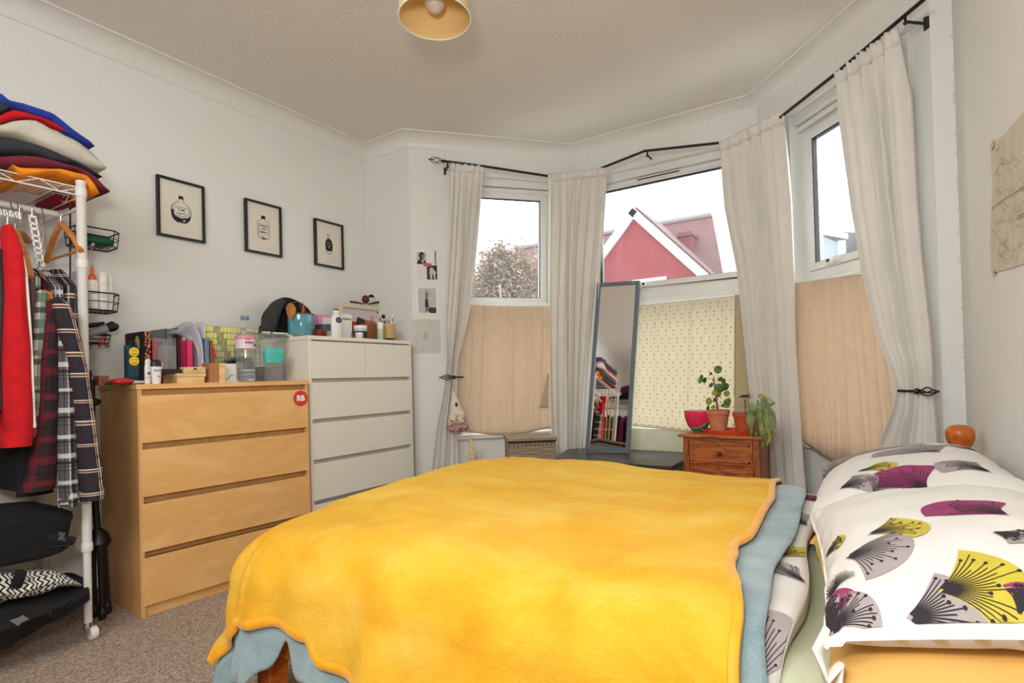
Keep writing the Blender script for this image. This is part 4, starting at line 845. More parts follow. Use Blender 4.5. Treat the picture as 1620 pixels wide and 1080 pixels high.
for dx_, h_, c in ((.018, .072, (196, 92, 48)), (.024, .055, (150, 60, 40)), (.03, .045, (60, 34, 30))):
    build('sheath', MB().tube([(.30, yc+dx_*.6, zt-.004), (.302, yc+dx_*.8, zt+h_*.6), (.30, yc+dx_-.006, zt+h_)], [(.006, .004), (.005, .003), (.001, .001)], 8), mat('sheath', c, .7), tp, smooth=True)
# things between the pot and the frame
def jar(name, label, pl, pr, ptop, x, mt, capm=None, cap=.3, py=528, cat='jar', lab=None):
    y0, y1 = span(pl, pr, x, py); r = (y1-y0)/2*.95; yc = (y0+y1)/2; h = hz((pl+pr)/2, ptop, x)-ZH; t_ = thing(name, label, cat, (x, yc, ZH))
    bottle_body([(r*.92, 0), (r, .003), (r, h*(1-cap)), (r*.96, h*(1-cap))] if capm else [(r*.85, 0), (r*.9, .003), (r, h), (r*.93, h), (r*.85, .01), (0, .008)], (x, yc, ZH), mt, t_, 'body')
    if capm: bottle_body([(r*1.02, h*(1-cap)), (r*1.02, h*.97), (r*.95, h), (0, h)], (x, yc, ZH), capm, t_, 'cap')
    if lab: build('label', MB().lathe([(r*1.01, ZH+h*.1), (r*1.01, ZH+h*.6)], (x, yc, 0), 24), lab, t_, smooth=True)
    return t_, yc, r, h
jar('ramekin', 'small dark red bowl just right of the teal pot', 496, 516, 522, .38, mat('dark_red_glaze', (120, 34, 28), .3), cat='bowl')
jar('tub', 'white and green cosmetics tub with a dark lid left of the lotion bottle', 500, 528, 514, .26, M['white'], mat('slate_lid', (74, 80, 88), .5), .45, cat='tub', lab=mat('green_label', (150, 196, 150), .5))
y0, y1 = span(504, 523, .2, 510); hp = thing('hair_tie_pouch', 'pink plastic holder with a white inside standing behind the dark-lidded tub', 'pouch', (.18, (y0+y1)/2, ZH)); z1 = hz(513, 497, .2)
pk = mat('pink_plastic', (228, 150, 182), .45); build('front', MB().prism([(.19, y0+.012, ZH), (.19, y1-.01, ZH), (.19, y1+.03, z1), (.19, y0, z1)], (.004, 0, 0)), pk, hp, bevel=.002); build('back', MB().prism([(.16, y0+.012, ZH), (.16, y1-.01, ZH), (.16, y1+.03, z1), (.16, y0, z1)], (.004, 0, 0)), pk, hp, bevel=.002)
build('inset', MB().prism([(.195, y0+.03, ZH+.03), (.195, y1-.006, ZH+.03), (.195, y1+.012, z1-.02), (.195, y0+.034, z1-.02)], (.002, 0, 0)), M['paper'], hp)
build('base', MB().bb((.16, y0+.012, ZH), (.194, y1-.01, ZH+.004)), pk, hp)
# lotion bottle
y0, y1 = span(524, 540.5, .40, 520); yc = (y0+y1)/2; r = (y1-y0)/2; h = hz(532, 489, .40)-ZH
lo = thing('lotion_bottle', 'tall white body lotion bottle with a round navy logo and flip cap', 'bottle', (.40, yc, ZH)); bottle_body([(r*.9, 0), (r, .006), (r*.98, h*.68), (r*.7, h*.80), (r*.45, h*.84)], (.40, yc, ZH), M['white'], lo, sx=.55)
bottle_body([(r*.5, h*.84), (r*.52, h*.95), (r*.5, h*.955)], (.40, yc, ZH), M['white'], lo, 'cap', sx=.7); bottle_body([(r*.5, h*.955), (r*.5, h), (0, h)], (.40, yc, ZH), mat('cap_navy', (50, 50, 84), .4), lo, 'cap_top', sx=.7)
label_disc((.4005+r*.52, yc+.002, ZH+h*.62), r*.56, M['navy'], lo, 'logo', .8); text('lettering', 'NIVEA', (.4012+r*.52, yc+.002, ZH+h*.62), VY, VZ, .0055, M['white'], lo)
# white book/box with green label
y0, y1 = span(540, 557, .36, 520); z1 = hz(548, 497, .36); gb = thing('photo_mount', 'white card box with a small green label beside the lotion bottle', 'box', (.35, (y0+y1)/2, ZH))
build('box_body', MB().bb((.33, y0, ZH), (.36, y1, z1)), M['paper'], gb, bevel=.001); build('label', MB().bb((.3602, y0+.012, z1-.035), (.3606, y1-.006, z1-.024)), mat('olive_label', (112, 146, 84), .6), gb)
# pale wooden frame with bird on top
y0, y1 = span(535, 603, .10, 500); z1 = hz(568, 481, .10); pfm = thing('framed_mount', 'pale limed wooden picture frame propped in the corner on the white chest', 'picture frame', (.10, (y0+y1)/2, ZH))
pw = wood('limed_wood', (210, 200, 172), (232, 224, 200), 4, (1, 1, 1), .6, 3, .05); b = .034
for q in (((.09, y0, ZH), (.115, y0+b, z1)), ((.09, y1-b, ZH), (.115, y1, z1)), ((.09, y0+b, z1-b), (.115, y1-b, z1)), ((.09, y0+b, ZH), (.115, y1-b, ZH+b))): build('moulding', MB().bb(*q), pw, pfm, bevel=.004)
build('mount', MB().bb((.093, y0+b, ZH+b), (.098, y1-b, z1-b)), mat('pale_pink_mount', (216, 206, 208), .7), pfm)
bd = thing('robin_ornament', 'dark red-brown bird ornament with spread wings perched on the pale frame', 'ornament', (.105, (y0+y1)/2, z1)); dk = mat('dark_oxblood', (92, 34, 34), .6, vary=.2)
ps_ = lambda x, y: onX(x, y, .105)
build('body', MB().sphere(ps_(578.5, 473.5), .030, 20, 14, (.7, 1, 1)), dk, bd, smooth=True); build('tail', MB().tube([ps_(584, 468), ps_(588, 468), ps_(592, 470)], [(.012, .005), (.014, .006), (.004, .003)], 8), mat('near_black_brown', (38, 18, 20), .6), bd, smooth=True)
for s, a, b2, c in ((-1, (576, 481), (563, 478.5), (553.5, 478)), (1, (583, 481), (594, 478.5), (603, 478))):
    build('wing', MB().tube([ps_(*a), ps_(*b2), ps_(*c)], [(.005, .004), (.009, .007), (.011, .009)], 10), dk, bd, smooth=True); build('wing_tip', MB().sphere(ps_(c[0]+s*1.5, c[1]), .0075, 10, 8), mat('pink_tip', (226, 180, 172), .6), bd, smooth=True)
# small cosmetics in front of the frame
mk = thing('makeup_palette', 'red card palette box standing in front of the pale frame', 'box', (.22, onX(575, 520, .22).y, ZH)); y0, y1 = span(557, 602, .22, 515)
build('box_body', MB().bb((.20, y0, ZH), (.22, y1, hz(580, 510, .22))), mat('raspberry_card', (186, 34, 60), .5, vary=.15, vs_=30), mk, bevel=.001)
y0, y1 = span(567, 583, .24, 505); b9 = build('black_compact', MB().box((.228, (y0+y1)/2, hz(575, 509, .24)), (.014, y1-y0, .042), Matrix.Rotation(-.22, 3, 'X')), M['black'], bevel=.003); tag(b9, 'black compact case tilted on top of the red palette box', 'compact')
jar('cream_jar', 'pale blue cream jar with a black label stripe', 562, 578.5, 515, .38, mat('pale_blue_glass', (186, 202, 208), .3), M['white'], .2, lab=M['black'])
y0, y1 = span(578, 596, .36, 525); kb = thing('kraft_box', 'brown kraft cosmetic box with an open flap', 'box', (.34, (y0+y1)/2, ZH)); build('box_body', MB().bb((.31, y0, ZH), (.36, y1, hz(587, 512, .36))), mat('kraft_card', (140, 88, 48), .7), kb, bevel=.001)
build('flap', MB().prism([(.36, y0+.004, hz(587, 512, .36)), (.36, y1-.004, hz(587, 512, .36)), (.345, y1-.006, hz(587, 507, .36)), (.345, y0+.006, hz(587, 507, .36))], (0, .0005, .001)), M['kraft'] if 'kraft' in M else M['tan_cover'], kb)
jar('cream_pot', 'tiny cream pot nearest the front below the pale blue jar', 563, 573, 526, .43, mat('cream_gloss', (236, 216, 196), .3), M['white'], .3, cat='pot')
jar('nail_varnish', 'tiny maroon pot left of the cream pot on the white chest', 556.5, 560, 525, .43, mat('maroon_gloss', (96, 26, 40), .3), M['black'], .3, cat='pot')
y0, y1 = span(579, 596, .3, 505); tu = build('pink_tube', MB().tube([onX(586, 512, .26), onX(589, 500, .26)], [(.005, .005), (.008, .003)], 10), mat('pink_tube', (222, 110, 140), .4), smooth=True); tag(tu, 'small pink cosmetic tube sticking up behind the kraft box', 'tube')
jar('serum_bottle', 'small pale green glass bottle with white cap left of the brush cup', 598, 605.5, 510, .40, mat('pale_green_glass', (190, 208, 184), .2), M['white'], .35, cat='bottle')
y0, y1 = span(604.5, 621, .36, 525); yc = (y0+y1)/2; r = (y1-y0)/2; h = hz(612, 513, .36)-ZH
cu = thing('woven_cup', 'straw-coloured woven cup holding make-up brushes', 'cup', (.36, yc, ZH)); t = NT('woven_straw'); ck = t.n('ShaderNodeTexChecker'); ck.inputs['Scale'].default_value = 110; t.l(t.coord(), ck.inputs[0]); t.base(t.mix(ck.outputs['Fac'], rgb(222, 190, 130), rgb(184, 140, 84))); M['straw'] = t.m
bottle_body([(r*.86, 0), (r, h*.5), (r*1.05, h), (r*.95, h), (r*.9, .01), (0, .008)], (.36, yc, ZH), M['straw'], cu, 'cup_body')
for k, (lab, a, b2, hm_) in enumerate((('large make-up brush with a dark round head in the woven cup', (609, 515), (606.5, 500.5), True), ('thin make-up brush leaning left out of the woven cup', (604, 512), (597.5, 494.5), False))):
    br = thing('makeup_brush', lab, 'brush', onX(609, 520, .36)); p, q = onX(*a, .36), onX(*b2, .36); p.z = ZH+.02; p.y = yc
    build('handle', MB().tube([p, p.lerp(q, .8)], [.003, .004], 8), mat('brush_handle', (70, 60, 44), .4), br, smooth=True)
    build('bristles', MB().sphere(q if hm_ else q, .013 if hm_ else .005, 14, 10, (1, 1, 1.1)), mat('brush_hair', (70, 30, 26) if hm_ else (60, 54, 40), .9), br, smooth=True)
tb_ = thing('toothpaste_tube', 'white and blue toothpaste tube upright in the woven cup', 'tube', (.35, yc, ZH+.02)); p, q = onX(618, 514, .34), onX(621, 498, .34); build('tube_body', MB().tube([p, q], [(.008, .008), (.010, .003)], 12, flat=(1, 0, 0)), M['white'], tb_, smooth=True); build('stripe', MB().tube([p.lerp(q, .4)+VX*.008, p.lerp(q, .7)+VX*.0065], [(.0005, .006), (.0005, .006)], 8, flat=(1, 0, 0)), M['navy'], tb_)
sc9 = build('scissors', MB().tube([onX(610+4*math.cos(a)+(4 if k else -1), 509+1.8*math.sin(a), .37) for k in (0, 1) for a in [j*PI/4 for j in range(9)]], .0014, 6), M['black'], smooth=True); tag(sc9, 'black-handled scissors in the woven cup', 'scissors')
y0, y1 = span(609, 624, .44, 532); bo = build('compact_case', MB().sphere((.44, (y0+y1)/2, ZH+.009), 1, 18, 10, (.022, (y1-y0)/2, .009)), M['black'], smooth=True); tag(bo, 'small black oval case at the front right of the white chest', 'case')
# ------------------------------------------------------------------ pictures on the left wall
def frame(label, yc, zc, w_, h_, draw):
    t_ = thing('picture_frame', label, 'picture frame', (0, yc, zc-h_/2), 0, 'black framed bottle prints on the left wall'); b = .012; x0, x1 = .001, .022
    for q in (((x0, yc-w_/2, zc-h_/2), (x1, yc-w_/2+b, zc+h_/2)), ((x0, yc+w_/2-b, zc-h_/2), (x1, yc+w_/2, zc+h_/2)), ((x0, yc-w_/2+b, zc+h_/2-b), (x1, yc+w_/2-b, zc+h_/2)), ((x0, yc-w_/2+b, zc-h_/2), (x1, yc+w_/2-b, zc-h_/2+b))): build('moulding', MB().bb(*q), M['black'], t_)
    build('print', MB().bb((x0, yc-w_/2+b, zc-h_/2+b), (.010, yc+w_/2-b, zc+h_/2-b)), mat('print_paper', (226, 220, 206), .7, vary=.01), t_)
    ink = MB(); draw(ink, t_, lambda a, c: Vector((.0104, yc+a, zc+c))); build('ink_drawing', ink, M['ink'], t_)
    mb = MB().tube([Vector((.0104, yc+.02+k*.004, zc-h_*.36+.002*math.sin(k*2.1))) for k in range(11)], .0005, 4); build('signature', mb, mat('pencil', (120, 116, 110), .8, vary=0) if 'pencil' not in M else M['pencil'], t_)
    return t_
M['ink'] = mat('printing_ink', (22, 20, 22), .7, vary=0); M['pencil'] = mat('pencil_grey', (120, 116, 110), .8, vary=0)
def stroke(mb, pts, w_, P): mb.tube([P(*p) for p in pts], [(.0004, w_)]*len(pts), 6, flat=(1, 0, 0))
def smooth_pts(pts, n=8, close=False):
    out = []; m = len(pts)
    for i in range(m-1 if not close else m):
        p0, p1, p2, p3 = (pts[(i-1) % m] if close or i > 0 else pts[0]), pts[i % m], pts[(i+1) % m], (pts[(i+2) % m] if close or i+2 < m else pts[-1])
        for k in range(n):
            t_ = k/n; out.append(tuple(.5*((2*b)+(-a+c)*t_+(2*a-5*b+4*c-d)*t_*t_+(-a+3*b-3*c+d)*t_**3) for a, b, c, d in zip(p0, p1, p2, p3)))
    if not close: out.append(pts[-1])
    return out
def dr1(mb, t_, P):
    prof = smooth_pts([(-.011, .062), (-.012, .045), (-.03, .032), (-.046, .012), (-.05, -.015), (-.042, -.048), (-.022, -.066), (.0, -.07), (.022, -.066), (.042, -.048), (.05, -.015), (.046, .012), (.03, .032), (.012, .045), (.011, .062)])
    stroke(mb, prof, .0013, P); stroke(mb, [(x*.96, z) for x, z in prof[16:100]], .0009, P)
    mb.prism([P(*q) for q in [(-.013, .058), (.013, .058), (.011, .075), (-.011, .075)]], (.0004, 0, 0))
    mb.prism([P(*q) for q in [(-.049, -.005), (-.04, -.003), (-.034, -.034), (.0, -.044), (.034, -.036), (.049, -.02), (.044, -.046), (.022, -.066), (-.022, -.066), (-.042, -.048)]], (.0003, 0, 0))
    w9 = MB(); w9.prism([P(*q)+VX*.0006 for q in [(-.032, .014), (.030, .014), (.038, .004), (.038, -.024), (.030, -.034), (-.030, -.034), (-.038, -.024), (-.038, .004)]], (.0004, 0, 0)); w9.prism([P(*q)+VX*.0006 for q in [(.008, -.052), (.022, -.052), (.02, -.058), (.01, -.058)]], (.0004, 0, 0)); build('bottle_label', w9, M['paper'], t_)
    for s_ in (1, .88): stroke(mb, [(x*s_, (z+.01)*s_-.01) for x, z in [(-.032, .014), (.030, .014), (.038, .004), (.038, -.024), (.030, -.034), (-.030, -.034), (-.038, -.024), (-.038, .004), (-.032, .014)]], .0008, lambda a, c: P(a, c)+VX*.0012)
    for k, s_ in enumerate(('TOME', 'CANTO')): text('lettering', s_, P(0, -.001-.019*k)+VX*.0012, VY, VZ, .011, M['ink'], t_, .0003)
def dr2(mb, t_, P):
    prof = smooth_pts([(-.012, .060), (-.013, .052), (-.032, .042), (-.038, .026), (-.038, -.04), (-.033, -.055), (0, -.066), (.033, -.055), (.038, -.04), (.038, .026), (.032, .042), (.013, .052), (.012, .060)])
    stroke(mb, prof, .0012, P); stroke(mb, [(-.031, .026), (-.031, -.046)], .0006, P); mb.prism([P(*q) for q in [(-.014, .058), (.014, .058), (.013, .078), (-.012, .078)]], (.0004, 0, 0))
    mb.prism([P(*q) for q in [(-.028, -.050), (.02, -.056), (.03, -.054), (0, -.064)]], (.0004, 0, 0))
    stroke(mb, [(-.027, .026), (.03, .026), (.03, -.036), (0, -.044), (-.027, -.036), (-.027, .026)], .0011, P)
    for k, (s_, q) in enumerate((('TOSCA', .010), ('DO SUL', .006), ('BEIRAO', .009))): text('lettering', s_, P(.001, .014-.018*k)+VX*.0006, VY, VZ, q, M['ink'], t_, .0003)
def dr3(mb, t_, P):
    mb.prism([P(*q) for q in smooth_pts([(-.007, .04), (-.02, .03), (-.029, .008), (-.028, -.025), (-.022, -.04), (.0, -.045), (.022, -.04), (.028, -.025), (.029, .008), (.02, .03), (.007, .04)], 4)], (.0004, 0, 0))
    stroke(mb, [(-.007, .04), (-.009, .074)], .002, P); stroke(mb, [(.007, .04), (.009, .072)], .0012, P); stroke(mb, [(0, .05), (0, .07)], .001, P)
    stroke(mb, smooth_pts([(-.028, -.034), (-.022, -.052), (0, -.062), (.02, -.056), (.028, -.045)]), .0018, P)
    w9 = MB(); [w9.sphere(P(.018*math.cos(k*2.4)*((k % 3)+1)/3, -.005+.02*math.sin(k*1.7))+VX*.0006, .0022, 6, 4, (.3, 1, 1)) for k in range(14)]; build('highlights', w9, M['paper'], t_)
frame('black framed print of a round-bellied bottle, nearest the clothes rack', 1.951, 1.910, .240, .312, dr1)
frame('black framed print of a tall square-shouldered bottle, middle of the three', 2.424, 1.911, .236, .312, dr2)
frame('black framed print of a small dark bottle, nearest the corner', 2.904, 1.904, .232, .309, dr3)
# ------------------------------------------------------------------ cards on the bay wall
def card(name, label, pts, mt, draw=None, cat='postcard', fc=L):
    C = [fc.px(*p, -.0012) for p in pts]; z1 = (C[0].z+C[1].z)/2; z0 = (C[2].z+C[3].z)/2; ta = ((C[0]-fc.a).dot(fc.d)+(C[3]-fc.a).dot(fc.d))/2; tb = ((C[1]-fc.a).dot(fc.d)+(C[2]-fc.a).dot(fc.d))/2
    t_ = thing(name, label, cat, fc.P((ta+tb)/2, 0, z0)); mb = MB(); fc.box(mb, ta, tb, -.0018, -.0005, z0, z1); build('card', mb, mt, t_)
    P = lambda a, c, o=0: fc.P(ta+(tb-ta)*a, -.0021-o, z1-(z1-z0)*c)
    def patch(nm, poly, m_, o=0, par=t_): return build(nm, MB().prism([P(a, c, o) for a, c in poly], -fc.n*.0002), m_, par)
    if draw: draw(patch, P, t_)
    return t_
kk = mat('photo_black', (28, 28, 28), .5, vary=0); kg = mat('photo_grey', (120, 120, 118), .5, vary=.2, vs_=80); kl = mat('photo_pale', (190, 190, 184), .5, vary=.05)
def cd1(patch, P, t_):
    patch('photo_backdrop', [(.05, .05), (.5, .05), (.5, .47), (.05, .47)], kl); patch('portrait_shoulders', [(.05, .46), (.08, .36), (.2, .28), (.38, .3), (.48, .4), (.5, .47)], kk, .0003)
    patch('portrait_head', [(.28+.13*math.cos(a), .17+.125*math.sin(a)) for a in [k*PI/8 for k in range(16)]], kk, .0004); patch('portrait_face', [(.34+.07*math.cos(a), .2+.075*math.sin(a)) for a in [k*PI/6 for k in range(12)]], kg, .0006)
    patch('shirt_front', [(.27, .32), (.36, .32), (.33, .44)], M['paper'], .0006)
    patch('red_stripe', [(.28, .42), (.76, .43), (.72, .48), (.62, .55), (.38, .54)], mat('stamp_red', (204, 90, 90), .6, vary=.2, vs_=300), .0008)
    patch('photo_dark', [(.5, .50), (.98, .50), (.98, .98), (.5, .98)], kk); patch('hands', [(.64, .60), (.76, .56), (.86, .68), (.94, .72), (.88, .84), (.92, .97), (.84, .97), (.76, .74), (.74, .97), (.66, .97), (.62, .75)], kl, .0003)
    patch('blank_panel', [(.04, .52), (.48, .52), (.48, .98), (.04, .98)], mat('pinkish_white', (226, 218, 216), .6, vary=0))
    text('lettering', 'bourbeau', P(.9, .26, .0006), (0, 0, 1), -L.d, .020, M['ink'], t_, .0004)
def cd2(patch, P, t_):
    patch('photo_backdrop', [(.1, .04), (.92, .04), (.92, .96), (.1, .96)], kl); patch('sleeve', [(.42, .44), (.54, .44), (.58, .72), (.48, .82), (.40, .72)], kk, .0003); patch('hand', [(.44, .44), (.42, .26), (.45, .08), (.48, .10), (.50, .24), (.56, .18), (.60, .22), (.57, .34), (.54, .44)], kg, .0003)
    patch('shoulder', [(.50, .86), (.62, .74), (.92, .76), (.92, .96), (.66, .96)], kk, .0003); patch('second_hand', [(.40, .82), (.52, .74), (.60, .76), (.52, .88), (.44, .94)], kg, .0005)
def cd3(patch, P, t_):
    mb = MB(); rnd = random.Random(5)
    for k in range(26):
        x = .15+rnd.random()*.7; y = .08+rnd.random()*.84; a = rnd.random()*PI; l_ = .03+.10*rnd.random(); mb.tube([P(x+l_*math.cos(a)*q, y+l_*math.sin(a)*q+.02*math.sin(q*5+k)) for q in (0, .33, .66, 1)], .0004, 4)
    for x in (.42, .5): mb.tube([P(x, .38), P(x-.03, .62), P(x+.02, .62), P(x+.01, .40)], .0006, 4)
    build('pencil_lines', mb, M['pencil'], t_)
card('postcard', 'postcard with black-and-white portrait photographs and a red stamp, topmost on the bay wall', [(657.5, 396.5), (692, 396.5), (692, 443.5), (658, 442)], M['paper'], cd1)
card('postcard', 'postcard photograph of a raised arm and hand, middle of the three wall cards', [(658, 453.5), (692, 455), (693, 497.5), (658.5, 496)], M['paper'], cd2)
card('pencil_drawing', 'pale grey pencil drawing on paper, lowest of the three wall cards', [(653, 504.5), (696, 506), (697, 559), (653.5, 558)], mat('grey_paper', (206, 205, 198), .8, vary=.05, vs_=12), cd3, 'drawing')
# ------------------------------------------------------------------ old map drawing on the right wall
def rx(x, y, o=.003): return onX(x, y, XR-o)
a_, b_, c_, d_ = rx(1567, 228), rx(1568, 432), rx(1567, 228), rx(1640, 412); yA, yB_ = a_.y, 1.80; zt, zb = a_.z, b_.z-.0
mp = thing('map_print', 'creased antique-looking pencil map sheet taped to the right wall, torn top corner', 'print', (XR, 2.2, zb))
poly = [Vector((XR-.004, 2.60, 1.262)), Vector((XR-.003, 1.80, 1.19)), Vector((XR-.003, 1.80, 1.58)), Vector((XR-.004, 2.13, 1.572)), Vector((XR-.004, 2.345, 1.592)), Vector((XR-.006, 2.46, 1.632)), Vector((XR-.008, 2.555, 1.628)), Vector((XR-.004, 2.575, 1.50))]
P_ = [rx(1568, 432), rx(1600, 424), rx(1619, 417), Vector((XR-.003, 1.75, 1.13)), Vector((XR-.003, 1.75, 1.60)), rx(1619, 176), rx(1590, 212), rx(1575, 222), rx(1567, 228), rx(1570, 300), rx(1566, 380)]
build('sheet', MB().prism(P_[::-1], (.0012, 0, 0)), mat('aged_paper', (212, 200, 182), .8, vary=.07, vs_=16, bump=.3, bs=60), mp)
mb = MB(); rnd = random.Random(9)
for k in range(60):
    x = 1571+rnd.random()*50; y = 240+rnd.random()*175; l_ = 4+rnd.random()*16; a = rnd.choice([-.5, -1.1, 1.3, .2])+rnd.random()*.4; n_ = 4
    mb.tube([rx(x+l_*math.cos(a)*q/n_, y+l_*math.sin(a)*q/n_+2*math.sin(q*2+k), .0052) for q in range(n_+1)], .0005, 4)
for l_ in ([(1569, 330), (1592, 312), (1619, 296)], [(1569, 362), (1594, 396)], [(1604, 300), (1601, 410)], [(1608, 342), (1620, 336)], [(1608, 346), (1620, 340)], [(1597, 230), (1599, 300)]): mb.tube([rx(x, y, .0052) for x, y in l_], .0011, 4)
build('pencil_lines', mb, mat('faded_pencil', (176, 168, 152), .8, vary=0), mp)
for px_, py_ in ((1568, 229), (1569, 431)): build('tape', MB().box(rx(px_+2, py_, .0055), (.0008, .03, .022)), mat('pink_tape', (214, 176, 160), .6, vary=0) if 'ptape' not in M else M['ptape'], mp)
# ------------------------------------------------------------------ pendant lamp
lc = onZ(688, 29, 2.288); R_ = .515*(onZ(744, 15, 2.288)-onZ(631, 15, 2.288)).length
lp = thing('pendant_lamp', 'cream conical pendant lampshade with an opal bulb hanging from the ceiling', 'lamp', (lc.x, lc.y, 2.288))
t = NT('cream_shade'); t.base(rgb(248, 224, 178)); t.b.inputs['Roughness'].default_value = .6; tr = t.n('ShaderNodeBsdfTranslucent'); tr.inputs[0].default_value = rgb(250, 236, 206); mx = t.n('ShaderNodeMixShader'); mx.inputs[0].default_value = .25; t.l(t.b.outputs[0], mx.inputs[1]); t.l(tr.outputs[0], mx.inputs[2]); t.l(mx.outputs[0], t.out.inputs[0]); M['shade'] = t.m
M['shade_in'] = mat('warm_shade_lining', (247, 212, 146), .6, vary=.03, vs_=6)
def shade_mesh(o_):
    mb = MB(); pr = [(1, 2.288), (.985, 2.325), (.90, 2.38), (.76, 2.425), (.55, 2.46), (.34, 2.482), (.2, 2.49)]; n = 56; vs_ = []
    for k_, z in pr: vs_ += [(lc.x+(R_*k_+o_)*math.cos(2*PI*k/n), lc.y+(R_*k_+o_)*math.sin(2*PI*k/n), z) for k in range(n)]
    mb.add(vs_, [(i*n+k, i*n+(k+1) % n, (i+1)*n+(k+1) % n, (i+1)*n+k) for i in range(len(pr)-1) for k in range(n)]); return mb
build('lamp_shade', shade_mesh(0), M['shade'], lp, smooth=2); build('lining', shade_mesh(-.0025), M['shade_in'], lp, smooth=2)
build('rim', MB().tube([(lc.x+R_*math.cos(2*PI*k/56), lc.y+R_*math.sin(2*PI*k/56), 2.288) for k in range(57)], .003, 6), M['white'], lp, smooth=True)
build('bulb', MB().sphere((lc.x, lc.y, 2.352), .038, 20, 14, (1, 1, 1.1)), mat('opal_bulb', (222, 214, 200), .3, vary=0), lp, smooth=True); build('bulb_neck', MB().lathe([(.030, 2.372), (.015, 2.41), (.014, 2.45)], (lc.x, lc.y, 0), 16), M['white'], lp, smooth=True)
build('lamp_holder', MB().lathe([(.022, 2.44), (.022, 2.475), (.034, 2.478), (.034, 2.492), (.015, 2.495), (.012, 2.53)], (lc.x, lc.y, 0), 20), M['white'], lp, smooth=True); build('cord', MB().tube([(lc.x, lc.y, 2.52), (lc.x, lc.y, 2.64)], .003, 8), M['white'], lp)
build('ceiling_rose', MB().lathe([(.042, 2.664), (.040, 2.645), (.015, 2.635), (0, 2.635)], (lc.x, lc.y, 0), 24), M['white'], lp, smooth=True)
# ------------------------------------------------------------------ white wire clothes rack
RX0, RX1, RY0, RY1, RT_ = .06, .48, .42, 1.34, 1.79
def rack(name, label, x0, x1, y0, y1, top, sz, bz, rail_x=None, along='y'):
    t_ = thing(name, label, 'clothes rack', ((x0+x1)/2, (y0+y1)/2, 0))
    for x in (x0, x1):
        for y in (y0, y1):
            p = build('post', MB().lathe([(.0135, .065), (.0135, .36), (.0165, .362), (.0165, top-.01), (.018, top-.008), (.018, top+.002), (0, top+.004)], (x, y, 0), 16), M['white_metal'], t_, smooth=True)
            [build('collar', MB().lathe([(.0185, z), (.0195, z+.004), (.0195, z+.03), (.017, z+.034)], (x, y, 0), 16), M['white_metal'], p, smooth=True) for z in (.345, top-.34, top-.06)]
            c = build('caster', MB().lathe([(.0, -.012), (.024, -.012), (.026, -.008), (.026, .008), (.024, .012), (0, .012)], (x+.008, y+.012, .026), 18, Matrix(((1, 0, 0), (0, 0, 1), (0, 1, 0)))), M['white'], t_, smooth=True)
            build('fork', MB().tube([(x, y, .07), (x, y, .052), (x+.006, y-.004, .04), (x+.008, y-.003, .026)], [.014, .018, .012, .006], 10), M['chrome'], c, smooth=True)
    for zz, nm in ((sz, 'wire_shelf'), (bz, 'wire_shelf')):
        mb = MB()
        for dz in (0, -.03): mb.tube([(x0, y0, zz+dz), (x1, y0, zz+dz), (x1, y1, zz+dz), (x0, y1, zz+dz), (x0, y0, zz+dz)], .003, 6)
        if along == 'y':
            n = 15
            for k in range(n): x = x0+(x1-x0)*(k+.5)/n; mb.tube([(x, y0, zz+.003), (x, y1, zz+.003)], .0021, 6)
            for k in range(4): y = y0+(y1-y0)*(k+.75)/4; mb.tube([(x0, y, zz-.002), (x1, y, zz-.002)], .0032, 6)
            m = 14
            for x in (x0, x1): mb.tube([(x, y0+(y1-y0)*k/m, zz-(.03 if k % 2 else 0)) for k in range(m+1)], .0022, 6)
            for y in (y0, y1): mb.tube([(x0+(x1-x0)*k/8, y, zz-(.03 if k % 2 else 0)) for k in range(9)], .0022, 6)
        else:
            for k in range(15): y = y0+(y1-y0)*(k+.5)/15; mb.tube([(x0, y, zz+.003), (x1, y, zz+.003)], .0021, 6)
        build(nm, mb, M['white_metal'], t_, smooth=True)
    mb = MB()
    if along == 'y':
        rx_ = rail_x; mb.tube([(rx_, y0, sz-.075), (rx_, y1-.005, sz-.075)], .0125, 12); rails = mb
        for y in (y0, y1): mb.tube([(x0, y, sz-.075), (x1, y, sz-.075)], .006, 8)
    else:
        ry_ = (y0+y1)/2; mb.tube([(x0, ry_, sz-.075), (x1, ry_, sz-.075)], .0125, 12); [mb.tube([(x, y0, sz-.075), (x, y1, sz-.075)], .006, 8) for x in (x0, x1)]
    build('hanging_rail', mb, M['white_metal'], t_, smooth=True); return t_
RLX = .30; rack('clothes_rack', 'white wire clothes rack on casters against the left wall, loaded with clothes', RX0, RX1, RY0, RY1, RT_, 1.765, .20, RLX)
